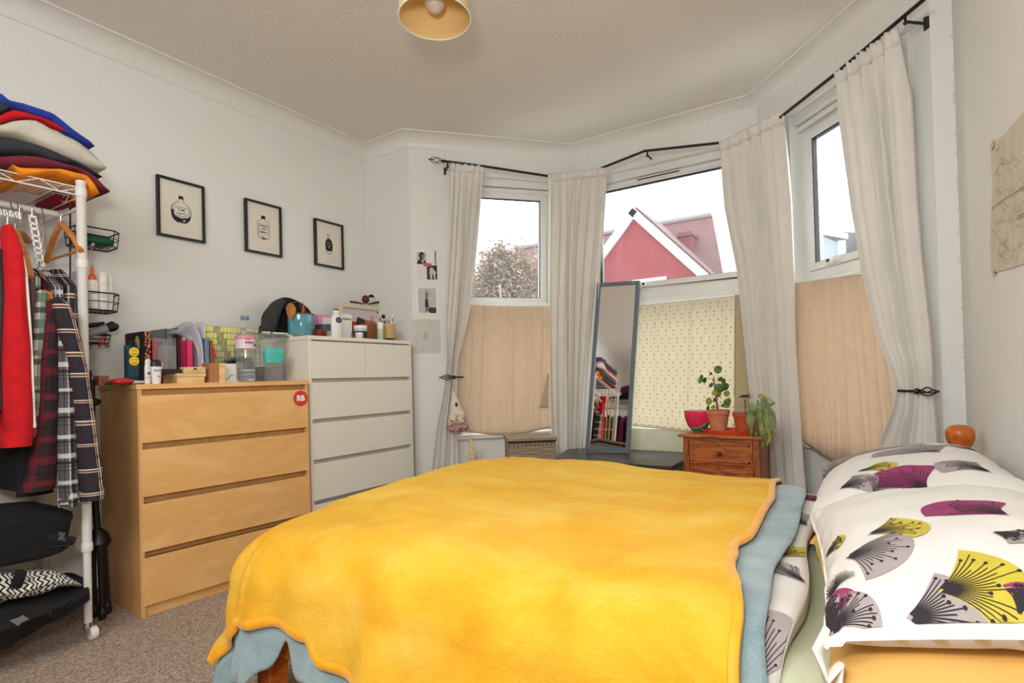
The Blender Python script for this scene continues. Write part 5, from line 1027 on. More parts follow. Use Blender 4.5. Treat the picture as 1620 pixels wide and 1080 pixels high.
# folded pile: outlines of each garment's front edge, carried back to the wall side
def Z5(u, t): return (u/5.142, 130+t/5.142)
def folded(name, label, prof, xf, xb, mt, y_start=.62, seed=0):
    top = [onX(*Z5(u, a), xf) for u, a, b in prof]; bot = [onX(*Z5(u, b), xf) for u, a, b in prof]; ys = [p.y for p in top]; y0 = ys[0]
    top.insert(0, Vector((xf, y_start, top[0].z+.015))); bot.insert(0, Vector((xf, y_start, bot[0].z+.01)))
    n = 36; m = 18; mb = MB()
    Tz = lambda A, y: [a.z+(b.z-a.z)*(y-a.y)/max(1e-6, b.y-a.y) for a, b in zip(A, A[1:]) if a.y-1e-6 <= y <= b.y+1e-6][:1]
    yend = min(top[-1].y, bot[-1].y); Y = [y_start+(yend-y_start)*k/n for k in range(n+1)]
    vs_ = []
    for j, y in enumerate(Y):
        zt_ = (Tz(top, y) or [top[-1].z])[0]; zb_ = (Tz(bot, y) or [bot[-1].z])[0]; h = max(.004, (zt_-zb_)/2); c = (zt_+zb_)/2
        e = min(1, (1-(j/n))*12+.25); w_ = (xf-xb)/2; cx = (xf+xb)/2
        for k in range(m):
            a = 2*PI*k/m; s_, c_ = math.sin(a), math.cos(a); q = (abs(c_)**5+abs(s_)**5)**(-.2)
            wr = 1+.05*noise.noise(Vector((y*14, a*1.5, seed)))
            vs_.append((cx+w_*c_*q*(.94+.06*e)*wr+.006*noise.noise(Vector((y*9, a, seed+3))), y, c+h*s_*q*e+.004*noise.noise(Vector((y*11, k*.4, seed)))))
    mb.raw(vs_, [(j*m+k, j*m+(k+1) % m, (j+1)*m+(k+1) % m, (j+1)*m+k) for j in range(n) for k in range(m)]+[tuple(range(m))[::-1], tuple(n*m+k for k in range(m))])
    o = build(name, mb, mt, smooth=2); tag(o, label, 'folded clothes', None); return o
cl = lambda nm, c, v=.12, **k: mat(nm, c, .95, vary=v, vs_=22, bump=.3, bs=260, bd=.0015, **k)
M['cl_orange'] = cl('orange_jersey', (244, 146, 22)); M['cl_burg'] = cl('burgundy_jersey', (112, 32, 52)); M['cl_dark'] = cl('dark_slate_jersey', (46, 50, 56)); M['cl_gray'] = cl('pale_grey_fleece', (198, 192, 178), .06); M['cl_red'] = cl('scarlet_jersey', (198, 14, 26)); M['cl_blue'] = cl('royal_blue_jersey', (30, 56, 150)); M['cl_navy'] = cl('ink_navy_jersey', (42, 54, 66))
folded('folded_top', 'orange folded garment at the bottom of the pile on the clothes rack', [(118, 682, 686), (180, 683, 765), (370, 685, 748), (480, 692, 735), (600, 715, 778), (700, 745, 795), (760, 800, 890), (815, 895, 915)], .50, .12, M['cl_orange'], onX(*Z5(118, 682), .5).y-.03, 1)
folded('folded_top', 'burgundy folded sweatshirt drooping over the end of the clothes rack', [(0, 590, 672), (200, 580, 681), (350, 590, 684), (500, 636, 690), (650, 668, 715), (800, 760, 850), (905, 868, 896)], .515, .10, M['cl_burg'], .62, 2)
folded('folded_top', 'dark slate folded sweater in the middle of the clothes pile', [(0, 425, 578), (120, 430, 578), (300, 488, 586), (450, 545, 632), (600, 618, 664), (750, 690, 735), (845, 752, 770)], .512, .10, M['cl_dark'], .62, 3)
folded('folded_top', 'pale grey hooded fleece folded in the clothes pile, with draped folds', [(0, 350, 418), (50, 318, 424), (120, 290, 430), (210, 275, 455), (330, 284, 500), (400, 335, 538), (480, 358, 570), (540, 402, 598), (640, 455, 640), (760, 548, 695), (850, 622, 735), (876, 670, 720)], .525, .10, M['cl_gray'], .62, 4)
folded('folded_top', 'scarlet folded top near the top of the clothes pile', [(0, 262, 345), (80, 200, 310), (200, 230, 285), (330, 275, 300), (430, 305, 345), (560, 385, 410), (650, 450, 462)], .505, .10, M['cl_red'], .62, 5)
folded('folded_top', 'royal blue folded top draped over the top of the clothes pile', [(78, 124, 200), (200, 145, 232), (300, 185, 268), (430, 235, 310), (520, 300, 385), (600, 368, 430), (700, 450, 485), (776, 505, 528)], .515, .09, M['cl_blue'], onX(*Z5(78, 124), .515).y-.02, 6)
folded('folded_top', 'ink navy folded garment on the very top left of the clothes pile', [(0, 105, 262), (60, 120, 258), (84, 128, 250)], .52, .12, M['cl_navy'], .62, 7)
o = folded('folded_top', 'dark red garment hanging below the end of the rack shelf behind the post', [(480, 900, 985), (560, 880, 1000), (640, 870, 980), (720, 870, 950), (770, 905, 925)], .30, .10, cl('dark_red_jersey', (128, 18, 38)), onX(*Z5(440, 940), .30).y, 8)
# sleeves and bodies of hanging clothes
def loft(rows, A, B, seed=0, n=22, wr=.012, fr=9, m=60):
    """rows: (centre, half width along A, half depth along B)"""
    mb = MB(); C = [Vector(r[0]) for r in rows]; A = Vector(A).normalized(); B = Vector(B).normalized(); o = 0; L_ = [0]
    for a, b in zip(C, C[1:]): L_.append(L_[-1]+(b-a).length)
    def ev(t_):
        for i in range(len(L_)-1):
            if t_ <= L_[i+1]+1e-9: k = (t_-L_[i])/(L_[i+1]-L_[i]); s_ = sm(0, 1, k)*.5+k*.5; return C[i].lerp(C[i+1], s_), rows[i][1]+(rows[i+1][1]-rows[i][1])*s_, rows[i][2]+(rows[i+1][2]-rows[i][2])*s_
        return C[-1], rows[-1][1], rows[-1][2]
    wm = max(r[1] for r in rows)
    def f(u, v):
        c, a, b = ev(v*L_[-1]); an = 2*PI*u; ca, sa = math.cos(an), math.sin(an); q = 1+wr*8*noise.noise(Vector((ca*1.8+seed, sa*1.8, v*fr*.5)))+wr*5*noise.noise(Vector((ca*4+seed, sa*4, v*3)))
        return (*(c+A*a*ca*q+B*b*sa*q), u*2*PI*wm*.8, v*L_[-1])
    mb.grid(f, n*2, m); return mb
def garment(label, rows, xs, mt, thick, body=None, seed=0, cuff=None, stripe=None, cat='clothes', name='hanging_shirt', bm=None):
    """rows: (py, left px, right px) outline of the near sleeve in the plane x = xs"""
    R_ = []
    for py, a, b in rows:
        p, q = onX(a, py, xs), onX(b, py, xs); R_.append(((p+q)/2, (q.y-p.y)/2, thick))
    yb = sum(r[0].y for r in R_[:3])/3; t_ = thing(name, label, cat, (RLX, yb, R_[-1][0].z))
    build('sleeve', loft(R_, VY, VX, seed), mt, t_, smooth=2)
    if body:
        zt_, zb_, yc, hw = body; bt = .03
        rr = [((.28, yc, zt_+.03), .06, bt*.6), ((.28, yc, zt_), .10, bt), ((.28, yc, zt_-.05), .19, bt*1.2), ((.27, yc, zt_-.12), .205, bt*1.3), ((.27, yc, (zt_+zb_)/2), .20, bt*1.5), ((.27, yc, zb_), .20, bt*1.6)]
        build('shirt_body', loft(rr, VX, VY, seed+5, wr=.016), bm or mt, t_, smooth=2)
    if cuff: c, a, b = R_[-1]; build('cuff', loft([(c+Vector((0, 0, .045)), a*.93, b*1.0), (c+Vector((0, 0, .015)), a*1.04, b*1.1), (c+Vector((0, 0, -.012)), a*.98, b*1.05)], VY, VX, seed, wr=.006, m=8), cuff, t_, smooth=2)
    return t_, R_
W_ = lambda *c: c
p_red = plaid('dark_red_plaid', (34, 14, 20), [(.3, .28, (112, 18, 34), .55), (.75, .05, (8, 8, 10), .8)], [(.3, .30, (112, 18, 34), .55), (.78, .06, (8, 8, 10), .8)], .075, .08)
p_mono = plaid('black_white_plaid', (84, 84, 88), [(.2, .16, (232, 230, 228), .85), (.5, .12, (18, 18, 20), .9), (.62, .03, (240, 240, 240), .8), (.8, .04, (18, 18, 20), .8)], [(.2, .18, (232, 230, 228), .6), (.45, .10, (18, 18, 20), .85), (.58, .03, (18, 18, 20), .8), (.72, .03, (18, 18, 20), .8), (.9, .05, (120, 40, 60), .4)], .07, .085)
p_navy = plaid('navy_rust_plaid', (34, 34, 44), [(.30, .05, (236, 226, 206), .9), (.42, .04, (236, 226, 206), .75), (.36, .02, (196, 84, 50), .9), (.85, .10, (60, 20, 26), .6)], [(.30, .045, (236, 226, 206), .9), (.42, .035, (236, 226, 206), .75), (.36, .02, (196, 84, 50), .9), (.85, .12, (60, 20, 26), .6)], .085, .088)
p_green = plaid('green_white_plaid', (222, 224, 214), [(.3, .25, (90, 120, 96), .8), (.7, .15, (30, 34, 34), .8)], [(.3, .3, (90, 120, 96), .8), (.7, .2, (30, 34, 34), .8)], .09, .10)
M['cl_mauve'] = cl('mauve_grey_knit', (104, 84, 92)); M['cl_char'] = cl('charcoal_knit', (60, 60, 64)); M['cl_black'] = cl('black_jersey', (20, 20, 22))
# red track top with white piping
g, rr = garment('scarlet track top with a white stripe down its sleeve at the left of the rack', [(358, 4, 16), (372, 2, 24), (395, 2, 34), (430, 3, 40), (480, 2, 43), (560, 0, 49), (640, 2, 53), (672, 6, 54), (690, 8, 52)], .52, M['cl_red'], .045, (1.52, .80, 1.10, .2), 1, None)
build('cuff', loft([(onX(30, 678, .52), .038, .04), (onX(27, 690, .52), .045, .047), (onX(26, 706, .52), .042, .044)], VY, VX, 2, wr=.01, m=10), M['cl_red'], g, smooth=2)
build('piping', MB().tube(smooth_pts([tuple(onX(x, y, .548)) for x, y in ((12, 372), (30, 392), (40, 425), (45, 480), (50, 560), (53, 640), (55, 676))], 6), [(.001, .0045)]*37, 6, flat=(1, 0, 0)), M['white'], g, smooth=True)
garment('black jacket at the far left edge of the rack rail', [(395, -20, 3), (430, -24, 6), (480, -24, 7), (560, -26, 4), (650, -26, 3)], .50, M['cl_char'], .04, (1.50, .75, 1.0, .2), 2)
garment('mauve-grey knitted top hanging behind the red track top', [(440, 40, 50), (470, 42, 56), (520, 45, 64), (580, 46, 66), (640, 44, 66), (700, 40, 64)], .46, M['cl_mauve'], .035, (1.46, .86, 1.17, .2), 3)
garment('green and white checked shirt half hidden in the middle of the rack', [(460, 58, 72), (500, 54, 76), (560, 50, 74), (620, 48, 70), (690, 44, 68)], .49, p_green, .03, (1.45, .84, 1.20, .2), 4)
garment('dark red and black checked shirt next to the black and white one', [(478, 68, 84), (500, 68, 92), (560, 62, 93), (640, 56, 92), (700, 50, 91), (760, 38, 88), (775, 32, 86)], .50, p_red, .045, (1.42, .62, 1.235, .2), 5, cuff=None)
garment('dark navy garment whose hem shows lowest in the middle of the rack', [(560, 40, 70), (680, 34, 78), (740, 28, 84), (782, 26, 84)], .42, M['cl_black'], .035, (1.40, .60, 1.20, .2), 6)
garment('black and white checked shirt, second from the right end of the rack', [(500, 88, 98), (520, 88, 106), (560, 89, 112), (620, 91, 117), (700, 90, 121), (770, 91, 124), (795, 93, 125)], .525, p_mono, .035, (1.42, .66, 1.27, .2), 7, cuff=p_mono)
garment('navy checked shirt with cream and rust lines, rightmost on the rack', [(474, 82, 96), (480, 82, 108), (500, 84, 117), (530, 92, 125), (580, 106, 137), (640, 115, 146), (700, 121, 154), (750, 125, 161), (785, 127, 163)], .545, p_navy, .04, (1.43, .72, 1.315, .2), 8, cuff=p_navy)
# hangers
def hanger(label, apex, ends, hook, mt, bar=True, th=.011):
    t_ = thing('coat_hanger', label, 'hanger', apex); A = Vector(apex)
    for e in ends:
        e = Vector(e); mid = A.lerp(e, .55)+Vector((0, 0, .012)); build('arm', MB().tube(smooth_pts([tuple(A), tuple(mid), tuple(e)], 5), [(.010, th)]*11, 10, flat=(0, 0, 1)), mt, t_, smooth=True)
    if bar: build('trouser_bar', MB().tube([Vector(ends[0])+Vector((0, 0, .004)), Vector(ends[1])+Vector((0, 0, .004))], .0055, 8), mt, t_, smooth=True)
    h = Vector(hook); build('hook', MB().tube([A, A+Vector((0, 0, .03)), h+Vector((.0, .010, -.035)), h+Vector((.018, 0, -.012)), h+Vector((.012, -.002, .006)), h+Vector((0, 0, .0145)), h+Vector((-.014, 0, .004))], .0018, 6), M['chrome'], t_, smooth=True); return t_
rz0 = 1.69
hanger('empty wooden hanger at the right end of the rack rail', onX(96, 353, .34), [onX(128, 397, .50), onX(73, 414, .17)], (RLX, onX(93, 326, RLX).y, rz0), M['hanger_wood'])
hanger('wooden hanger with rounded arms between red top and white hanger', onX(24, 366, .38), [onX(47, 438, .50), onX(44, 382, .20)], (RLX, onX(27, 332, RLX).y, rz0), M['hanger_wood'], False, .014)
hanger('wooden hanger whose arm tip shows at the navy checked shirt collar', onX(62, 432, .33), [onX(80, 474, .50), onX(60, 440, .20)], (RLX, 1.27, rz0), M['hanger_wood'], False)
hanger('white plastic hanger inside the red track top', onX(12, 357, .40), [onX(34, 398, .52), onX(6, 380, .25)], (RLX, onX(16, 330, RLX).y, rz0), M['white'], False, .006)
def cascade(label, p, q, hook):
    t_ = thing('cascading_hanger', label, 'hanger', p); p, q = Vector(p), Vector(q); d = (q-p).normalized(); up_ = Vector((0, 0, 1)) if abs(d.z) < .7 else Vector((0, 1, 0)); s_ = (up_-d*up_.dot(d)).normalized()*.013; nrm = d.cross(s_).normalized()*.003
    n = 8; mb = MB(); hole = []
    for sgn in (1, -1): mb.prism([p+s_*sgn, q+s_*sgn, q+s_*sgn*.55, p+s_*sgn*.55], nrm)
    for k in range(n+1): c = p.lerp(q, k/n); mb.prism([c-s_-d*.005, c-s_+d*.005, c+s_+d*.005, c+s_-d*.005] if k % 2 == 0 else [c-s_-d*.005, c-s_+d*.005, c+s_+d*.012, c+s_+d*.004], nrm)
    build('slotted_bar', mb, M['white'], t_); h = Vector(hook)
    build('hook', MB().tube([p, p+Vector((0, 0, .03)), h+Vector((.016, 0, -.012)), h+Vector((0, 0, .0145)), h+Vector((-.012, 0, .002))], .002, 6), M['chrome'], t_, smooth=True); return t_
cascade('white slotted multi-hanger held level at the top left of the rack', onX(31, 341, .36), onX(-6, 334, .36), (RLX, onX(33, 318, RLX).y, rz0)); cascade('white slotted multi-hanger hanging down in the middle of the rack', onX(51, 343, .36), onX(64, 420, .40), (RLX, onX(52, 322, RLX).y, rz0))
mb = MB()
for k in range(9): a = onX(62+k*1.8, 418+k*6.2, .42); mb.tube([a+Vector((0, .007*math.cos(j*PI/3), .009*math.sin(j*PI/3))) if k % 2 else a+Vector((.007*math.cos(j*PI/3), 0, .009*math.sin(j*PI/3))) for j in range(7)], .0016, 5)
ch = build('hanger_chain', mb, M['chrome'], smooth=True); tag(ch, 'chrome chain of rings hanging from the white slotted hanger', 'chain')
# ------------------------------------------------------------------ bags on the bottom shelf
def blob(c, h, p=3.2, n=40, m=26, wr=.06, seed=0, M3=None):
    mb = MB(); M3 = M3 or Matrix.Identity(3)
    def f(u, v):
        a = 2*PI*u; b = PI*(v-.5); cb, sb, ca, sa = math.cos(b), math.sin(b), math.cos(a), math.sin(a); e = 2/p; sg = lambda x: math.copysign(abs(x)**e, x)
        q = Vector((sg(cb)*sg(ca), sg(cb)*sg(sa), sg(sb))); q *= 1+wr*noise.noise(q*1.7+Vector((seed, 0, 0)))+wr*.4*noise.noise(q*5+Vector((seed, 3, 0)))
        q = M3 @ Vector((q.x*h[0], q.y*h[1], q.z*h[2])); return (*(q+Vector(c)), u*.9, v*.5)
    return mb.grid(f, n, m)
bgm = cl('black_nylon', (17, 17, 19), .3); tr_ = Matrix.Rotation(-.10, 3, 'X')
b1 = thing('holdall', 'large black holdall on the rack above the zigzag bag', 'bag', (.28, .98, .41)); build('bag_body', blob((.29, .93, .45), (.225, .375, .088), 7, seed=1, M3=Matrix.Rotation(-.03, 3, 'X')), bgm, b1, smooth=2)
for (x, y), l_ in (((0, 850), .10), ): pass
build('strap', MB().tube([onX(-20, 842, .50), onX(30, 848, .51), onX(80, 850, .51), onX(118, 856, .49)], [(.004, .016)]*4, 8, flat=(1, 0, 0)), cl('black_webbing', (34, 34, 36)), b1, smooth=True)
build('buckle', MB().prism([onX(90, 841, .518), onX(104, 842, .518), onX(100, 848, .518), onX(104, 855, .518), onX(90, 854, .518), onX(94, 848, .518)], (.008, 0, 0)), mat('grey_buckle', (84, 84, 84), .5), b1, bevel=.002)
build('seam_piping', MB().tube([onX(-20, 874, .50), onX(30, 878, .512), onX(54, 880, .512), onX(62, 866, .512), onX(110, 862, .50)], .003, 6), cl('black_piping', (40, 40, 42)), b1, smooth=True)
t = NT('zigzag_cloth'); uv = t.coord('UV'); sp = t.n('ShaderNodeSeparateXYZ'); t.l(uv, sp.inputs[0]); zz = t.math('MULTIPLY', t.math('ABSOLUTE', t.math('SUBTRACT', t.math('FRACT', t.math('MULTIPLY', sp.outputs[0], 45)), .5)), .022)
f = t.math('LESS_THAN', t.math('FRACT', t.math('MULTIPLY', t.math('ADD', sp.outputs[1], zz), 62)), .42); t.base(t.mix(f, rgb(226, 222, 212), rgb(24, 24, 26))); t.b.inputs['Roughness'].default_value = .9; M['zigzag'] = t.m
b2 = thing('zigzag_bag', 'white bag with black zigzag stripes squashed between two black bags', 'bag', (.34, 1.0, .34)); ys = [onX(x, 920, .52) for x in (0, 60, 118)]
rows = [(onX(-30, 930, .44), .055, .10), (onX(5, 926, .44), .050, .10), (onX(40, 922, .44), .045, .10), (onX(80, 914, .44), .032, .09), (onX(105, 917, .44), .018, .08), (onX(119, 922, .44), .008, .06)]
mb = loft(rows, VZ, VX, 4, wr=.02, m=40); build('bag_body', mb, M['zigzag'], b2, smooth=2)
build('strap', MB().tube([onX(34, 902, .53), onX(30, 915, .545), onX(24, 930, .54)], [(.004, .018)]*3, 8, flat=(1, 0, 0)), bgm, b2, smooth=True)
b3 = thing('rucksack', 'black rucksack bulging over the front of the bottom rack shelf', 'bag', (.30, .95, .21)); rows = [(onX(-60, 990, .36), .10, .24), (onX(-10, 975, .36), .085, .23), (onX(40, 960, .36), .062, .215), (onX(80, 945, .36), .048, .20), (onX(110, 930, .36), .040, .17), (onX(122, 915, .36), .016, .10)]
build('bag_body', loft(rows, VZ, VX, 6, wr=.02, m=36), bgm, b3, smooth=2)
build('strap', MB().tube([onX(-10, 1000, .60), onX(30, 985, .60), onX(60, 972, .60), onX(95, 958, .58), onX(112, 948, .55)], [(.004, .010)]*5, 8, flat=(1, 0, 0)), cl('webbing_dark', (30, 30, 32)), b3, smooth=True)
build('buckle', MB().prism([onX(14, 981, .612), onX(30, 976, .612), onX(36, 972, .612), onX(46, 979, .612), onX(34, 984, .612), onX(28, 990, .612)], (.006, 0, 0)), mat('steel_buckle', (120, 120, 118), .4), b3, bevel=.002)
for p, q in (((62, 974), (78, 968)), ((80, 962), (80, 975))): build('strap_end', MB().tube([onX(*p, .60), onX(*q, .60)], [(.003, .005)]*2, 8, flat=(1, 0, 0)), M['black'], b3)
# ------------------------------------------------------------------ folded tripod
tx, ty = .26, 1.462; tri = thing('tripod', 'black folded tripod standing between the clothes rack and the beech chest', 'tripod', (tx, ty, 0)); zf = lambda x, y: onX(x, y, .26)
for (x0, x1, xx) in ((150, 147, .24), (162, 158, .30), (170, 164, .25)):
    a, b = onX(x0, 972, xx), onX(x1, 862, xx); a.z = .012; lg = build('leg', MB().tube([a, b], [.011, .012], 10), M['black'], tri, smooth=True); build('foot', MB().lathe([(.014, 0), (.016, .01), (.015, .045), (.011, .05)], (a.x, a.y, 0), 14), M['black'], lg, smooth=True)
build('leg_collar', MB().tube([onX(156, 868, .27), onX(156, 858, .27), onX(155, 845, .27), onX(152, 836, .27)], [.03, .045, .036, .016], 16), M['black'], tri, smooth=True)
build('centre_column', MB().tube([onX(156, 862, .27), onX(151, 800, .27), onX(147, 700, .27), onX(146, 600, .27)], [.014, .013, .010, .010], 10), M['black'], tri, smooth=True)
build('head', MB().sphere(onX(148, 636, .30), .022, 14, 10, (1, 1.3, .8)), M['black'], tri, smooth=True); build('quick_plate', MB().sphere(onX(139, 592, .28), .018, 12, 8, (1, .8, 1.4)), M['black'], tri, smooth=True)
build('care_card', MB().bb(tuple(onX(152, 930, .245)), tuple(onX(155.5, 888, .247))), M['paper'], tri)
# ------------------------------------------------------------------ shower caddy on the wall
CX_ = .16; q = lambda x, y, xx=CX_: onX(x, y, xx)
cad = thing('wire_caddy', 'black wire shower caddy with three tiers hanging behind the rack post', 'caddy', q(112, 545))
build('back_rod', MB().tube([q(111, 300, .05), q(111, 330, .06), q(111, 500, .06)], .0035, 8), M['black_metal'], cad, smooth=True)
def octo(zt_, y0, y1, x0, x1, c=.03): return [(x0, y0, zt_), (x1-c, y0, zt_), (x1, y0+c, zt_), (x1, y1-c, zt_), (x1-c, y1, zt_), (x0, y1, zt_), (x0, y0, zt_)]
def basket(nm, pyt, pyb, pxl=112, pxr=182, zb=None, x0=.04, x1=.18):
    y0 = q(pxl, pyt, .11).y; y1 = q(pxr, pyt, .11).y; zt_ = q(150, pyt, .11).z; zb = q(150, pyb, .11).z; mb = MB()
    mb.tube(octo(zt_, y0, y1, x0, x1), .0035, 6); mb.tube(octo((zt_+zb)/2, y0, y1, x0, x1), .002, 6); mb.tube(octo(zb, y0+.006, y1-.006, x0, x1-.006), .0035, 6)
    for k in range(9): y = y0+.012+(y1-y0-.024)*k/8; mb.tube([(x0, y, zb), (x1-.03, y, zb)], .002, 6)
    for p, r in zip(octo(zt_, y0, y1, x0, x1), octo(zb, y0+.006, y1-.006, x0, x1-.006)): mb.tube([p, r], .002, 6)
    build(nm, mb, M['black_metal'], cad, smooth=True); return y0, y1, zb
y0, y1, zb = basket('basket', 366, 390); by0, by1, bz2 = basket('basket', 465, 492); hy0, hy1, hzb = basket('hook_tray', 528, 542, 116, 178, x1=.12)
mb = MB(); [mb.tube([(.12, hy0+.02+k*.035, hzb), (.13, hy0+.02+k*.035, hzb-.02), (.145, hy0+.02+k*.035, hzb-.012)], .002, 6) for k in range(4)]; build('hooks', mb, M['black_metal'], cad, smooth=True)
gs = thing('soap_tray', 'green plastic soap tray in the top basket of the caddy', 'tray', (.11, (y0+y1)/2, zb+.004)); build('tray_body', MB().box((.11, (y0+y1)/2-.005, zb+.018), (.11, (y1-y0)*.72, .028), taper=1.12), mat('bottle_green', (14, 84, 56), .4, vary=.2), gs, bevel=.008)
build('rim', MB().tube(octo(zb+.033, y0+.02, y1-.03, .05, .17, .02), .003, 6), mat('bottle_green_rim', (24, 110, 74), .4), gs, smooth=True)
def cbottle(label, px, ptop, pbot, r, mt, capm, capf, xx, tip=False, name='shampoo_bottle'):
    c = q(px, 480, xx); zt_ = q(px, ptop, xx).z; z0 = bz2+.0045; h = zt_-z0; t_ = thing(name, label, 'bottle', (xx, c.y, z0))
    bottle_body([(r*.95, 0), (r, .004), (r, h*capf*.9), (r*.8, h*capf)], (xx, c.y, z0), mt, t_, 'body')
    bottle_body([(r*.75, h*capf), (r*.72, h*(capf+.1)), (r*.35, h*(capf+.14)), (r*.28, h), (0, h)] if tip else [(r*.9, h*capf), (r*.9, h*.98), (r*.8, h), (0, h)], (xx, c.y, z0), capm, t_, 'cap')
    mb = MB(); [mb.tube([(xx+r*1.01*math.cos(a), c.y+r*1.01*math.sin(a), z0+h*(.25+.09*k)) for a in [-.5+j*.15 for j in range(8)]], .0006, 4) for k in range(4)]; build('small_print', mb, mat('orange_print', (214, 120, 70), .6, vary=0), t_)
    return t_
cbottle('white spray bottle with a pointed orange cap in the caddy', 147, 420, 0, .021, M['white'], mat('orange_cap', (240, 100, 30), .4), .66, .15, True)
cbottle('white bottle with a thin orange rim right of the orange-capped bottle', 163, 431, 0, .020, M['white'], M['white'], .68, .14)
cbottle('slim white bottle at the right end of the caddy basket', 174, 436, 0, .013, M['white'], M['white'], .7, .12)
cbottle('translucent lilac bottle left of the rack post in the caddy', 124, 430, 0, .022, mat('lilac_plastic', (196, 194, 214), .3, trans=.3), mat('lilac_plastic_cap', (170, 180, 210), .3), .85, .10)
rz1 = thing('razor', 'clear-handled razor hanging from the top basket of the caddy', 'razor', q(146, 425, .17)); build('handle', MB().tube([q(145, 388, .17), q(145, 402, .17), q(146, 424, .17)], [.004, .003, .007], 8), M['clear'], rz1, smooth=True); build('head', MB().box(q(145, 387, .17), (.03, .012, .012)), M['chrome'], rz1, bevel=.002)
hd_ = thing('hair_tool', 'silver and black hair tool lying across the lowest caddy tray', 'hair tool', q(150, 525, .16)); build('barrel', MB().tube([q(130, 530, .14), q(150, 525, .15), q(170, 519, .16)], [.015, .017, .020], 14), mat('silver_plastic', (150, 146, 152), .3), hd_, smooth=True); build('nozzle', MB().tube([q(170, 519, .16), q(178, 516, .16), q(184, 518, .16), q(186, 519, .16)], [.0205, .024, .018, .012], 14), M['black'], hd_, smooth=True)
fl9 = build('flat_iron', MB().tube([q(132, 516, .10), q(165, 512, .11)], [(.012, .012), (.010, .010)], 10), M['black'], smooth=True); tag(fl9, 'black styling wand behind the silver hair tool in the caddy', 'hair tool')
cp = thing('hair_claw', 'red hair claw hanging from the lowest caddy hooks', 'hair clip', q(163, 545, .15)); mb = MB()
for s_ in (-1, 1): mb.tube([q(162+s_*1, 532, .15), q(162+s_*4, 542, .15), q(162+s_*6, 552, .15)], [.003, .003, .0018], 6)
mb.tube([q(158, 543, .15), q(167, 543, .15)], .0025, 6); build('claw', mb, M['red_cover'], cp, smooth=True)
cb_ = build('hair_bobble', MB().tube([q(138+5*math.cos(a), 548+6*math.sin(a), .14) for a in [k*PI/6 for k in range(13)]], .0016, 6), M['red_cover'], smooth=True); tag(cb_, 'thin red hair band hanging under the caddy beside the post', 'hair band')
# ------------------------------------------------------------------ window bench, mirror
BZ = .455; bench = thing('window_bench', 'low dark-topped bench under the centre window carrying the mirror', 'bench', (1.75, 3.8, 0)); dkt = mat('dark_grey_top', (62, 58, 56), .35, vary=.15, vs_=20)
build('bench_top', MB().prism([(1.24, 3.93, BZ-.03), (1.36, 3.50, BZ-.03), (2.12, 3.50, BZ-.03), (2.12, 4.09, BZ-.03), (1.32, 4.09, BZ-.03)], (0, 0, .03)), dkt, bench, bevel=.004)
for x, y in ((1.42, 3.54), (2.07, 3.54), (2.07, 4.04), (1.40, 4.04)): build('leg', MB().bb((x-.02, y-.02, 0), (x+.02, y+.02, BZ-.03)), dkt, bench, bevel=.003)
BL_, BR_ = onY(925, 708, 3.88), onY(998, 720, 3.884); TL_, TR_ = onY(948, 449, 4.055), onY(1010, 446, 4.059); BL_.z = BR_.z = BZ+.004; zt = (TL_.z+TR_.z)/2; TL_.z = TR_.z = zt
wd_ = ((BR_-BL_)+(TR_-TL_))/2; upv = ((TL_+TR_)-(BL_+BR_))/2; xa = Vector((math.cos(.042), math.sin(.042), 0)); upn = upv.normalized(); xa = (xa-upn*xa.dot(upn)).normalized(); nr_ = upn.cross(xa).normalized()
if nr_.y > 0: nr_ = -nr_
MW, MH = wd_.length, upv.length; o_ = (BL_+BR_)/2+Vector((0, 0, abs(xa.z)*MW/2))
mir = thing('leaning_mirror', 'tall narrow mirror in a blue-grey frame leaning against the centre window', 'mirror', o_); mp_ = lambda a, b, c=0: o_+xa*a+upn*b+nr_*c
gf = mat('blue_grey_frame', (98, 112, 124), .4); fw = .026
for a0, a1, b0, b1 in ((-MW/2, -MW/2+fw, 0, MH), (MW/2-fw, MW/2, 0, MH), (-MW/2+fw, MW/2-fw, MH-fw, MH), (-MW/2+fw, MW/2-fw, 0, fw)):
    build('frame_bar', MB().prism([mp_(a0, b0, .012), mp_(a1, b0, .012), mp_(a1, b1, .012), mp_(a0, b1, .012)], -nr_*.024), gf, mir, bevel=.002)
build('mirror_glass', MB().prism([mp_(-MW/2+fw, fw, .003), mp_(MW/2-fw, fw, .003), mp_(MW/2-fw, MH-fw, .003), mp_(-MW/2+fw, MH-fw, .003)], -nr_*.004), M['mirror'], mir)
build('wall_fixing', MB().tube([mp_(MW/2-.05+.008*math.cos(a), MH-.012+.008*math.sin(a), .014) for a in [k*PI/4 for k in range(9)]], .0016, 6), M['chrome'], mir, smooth=True)
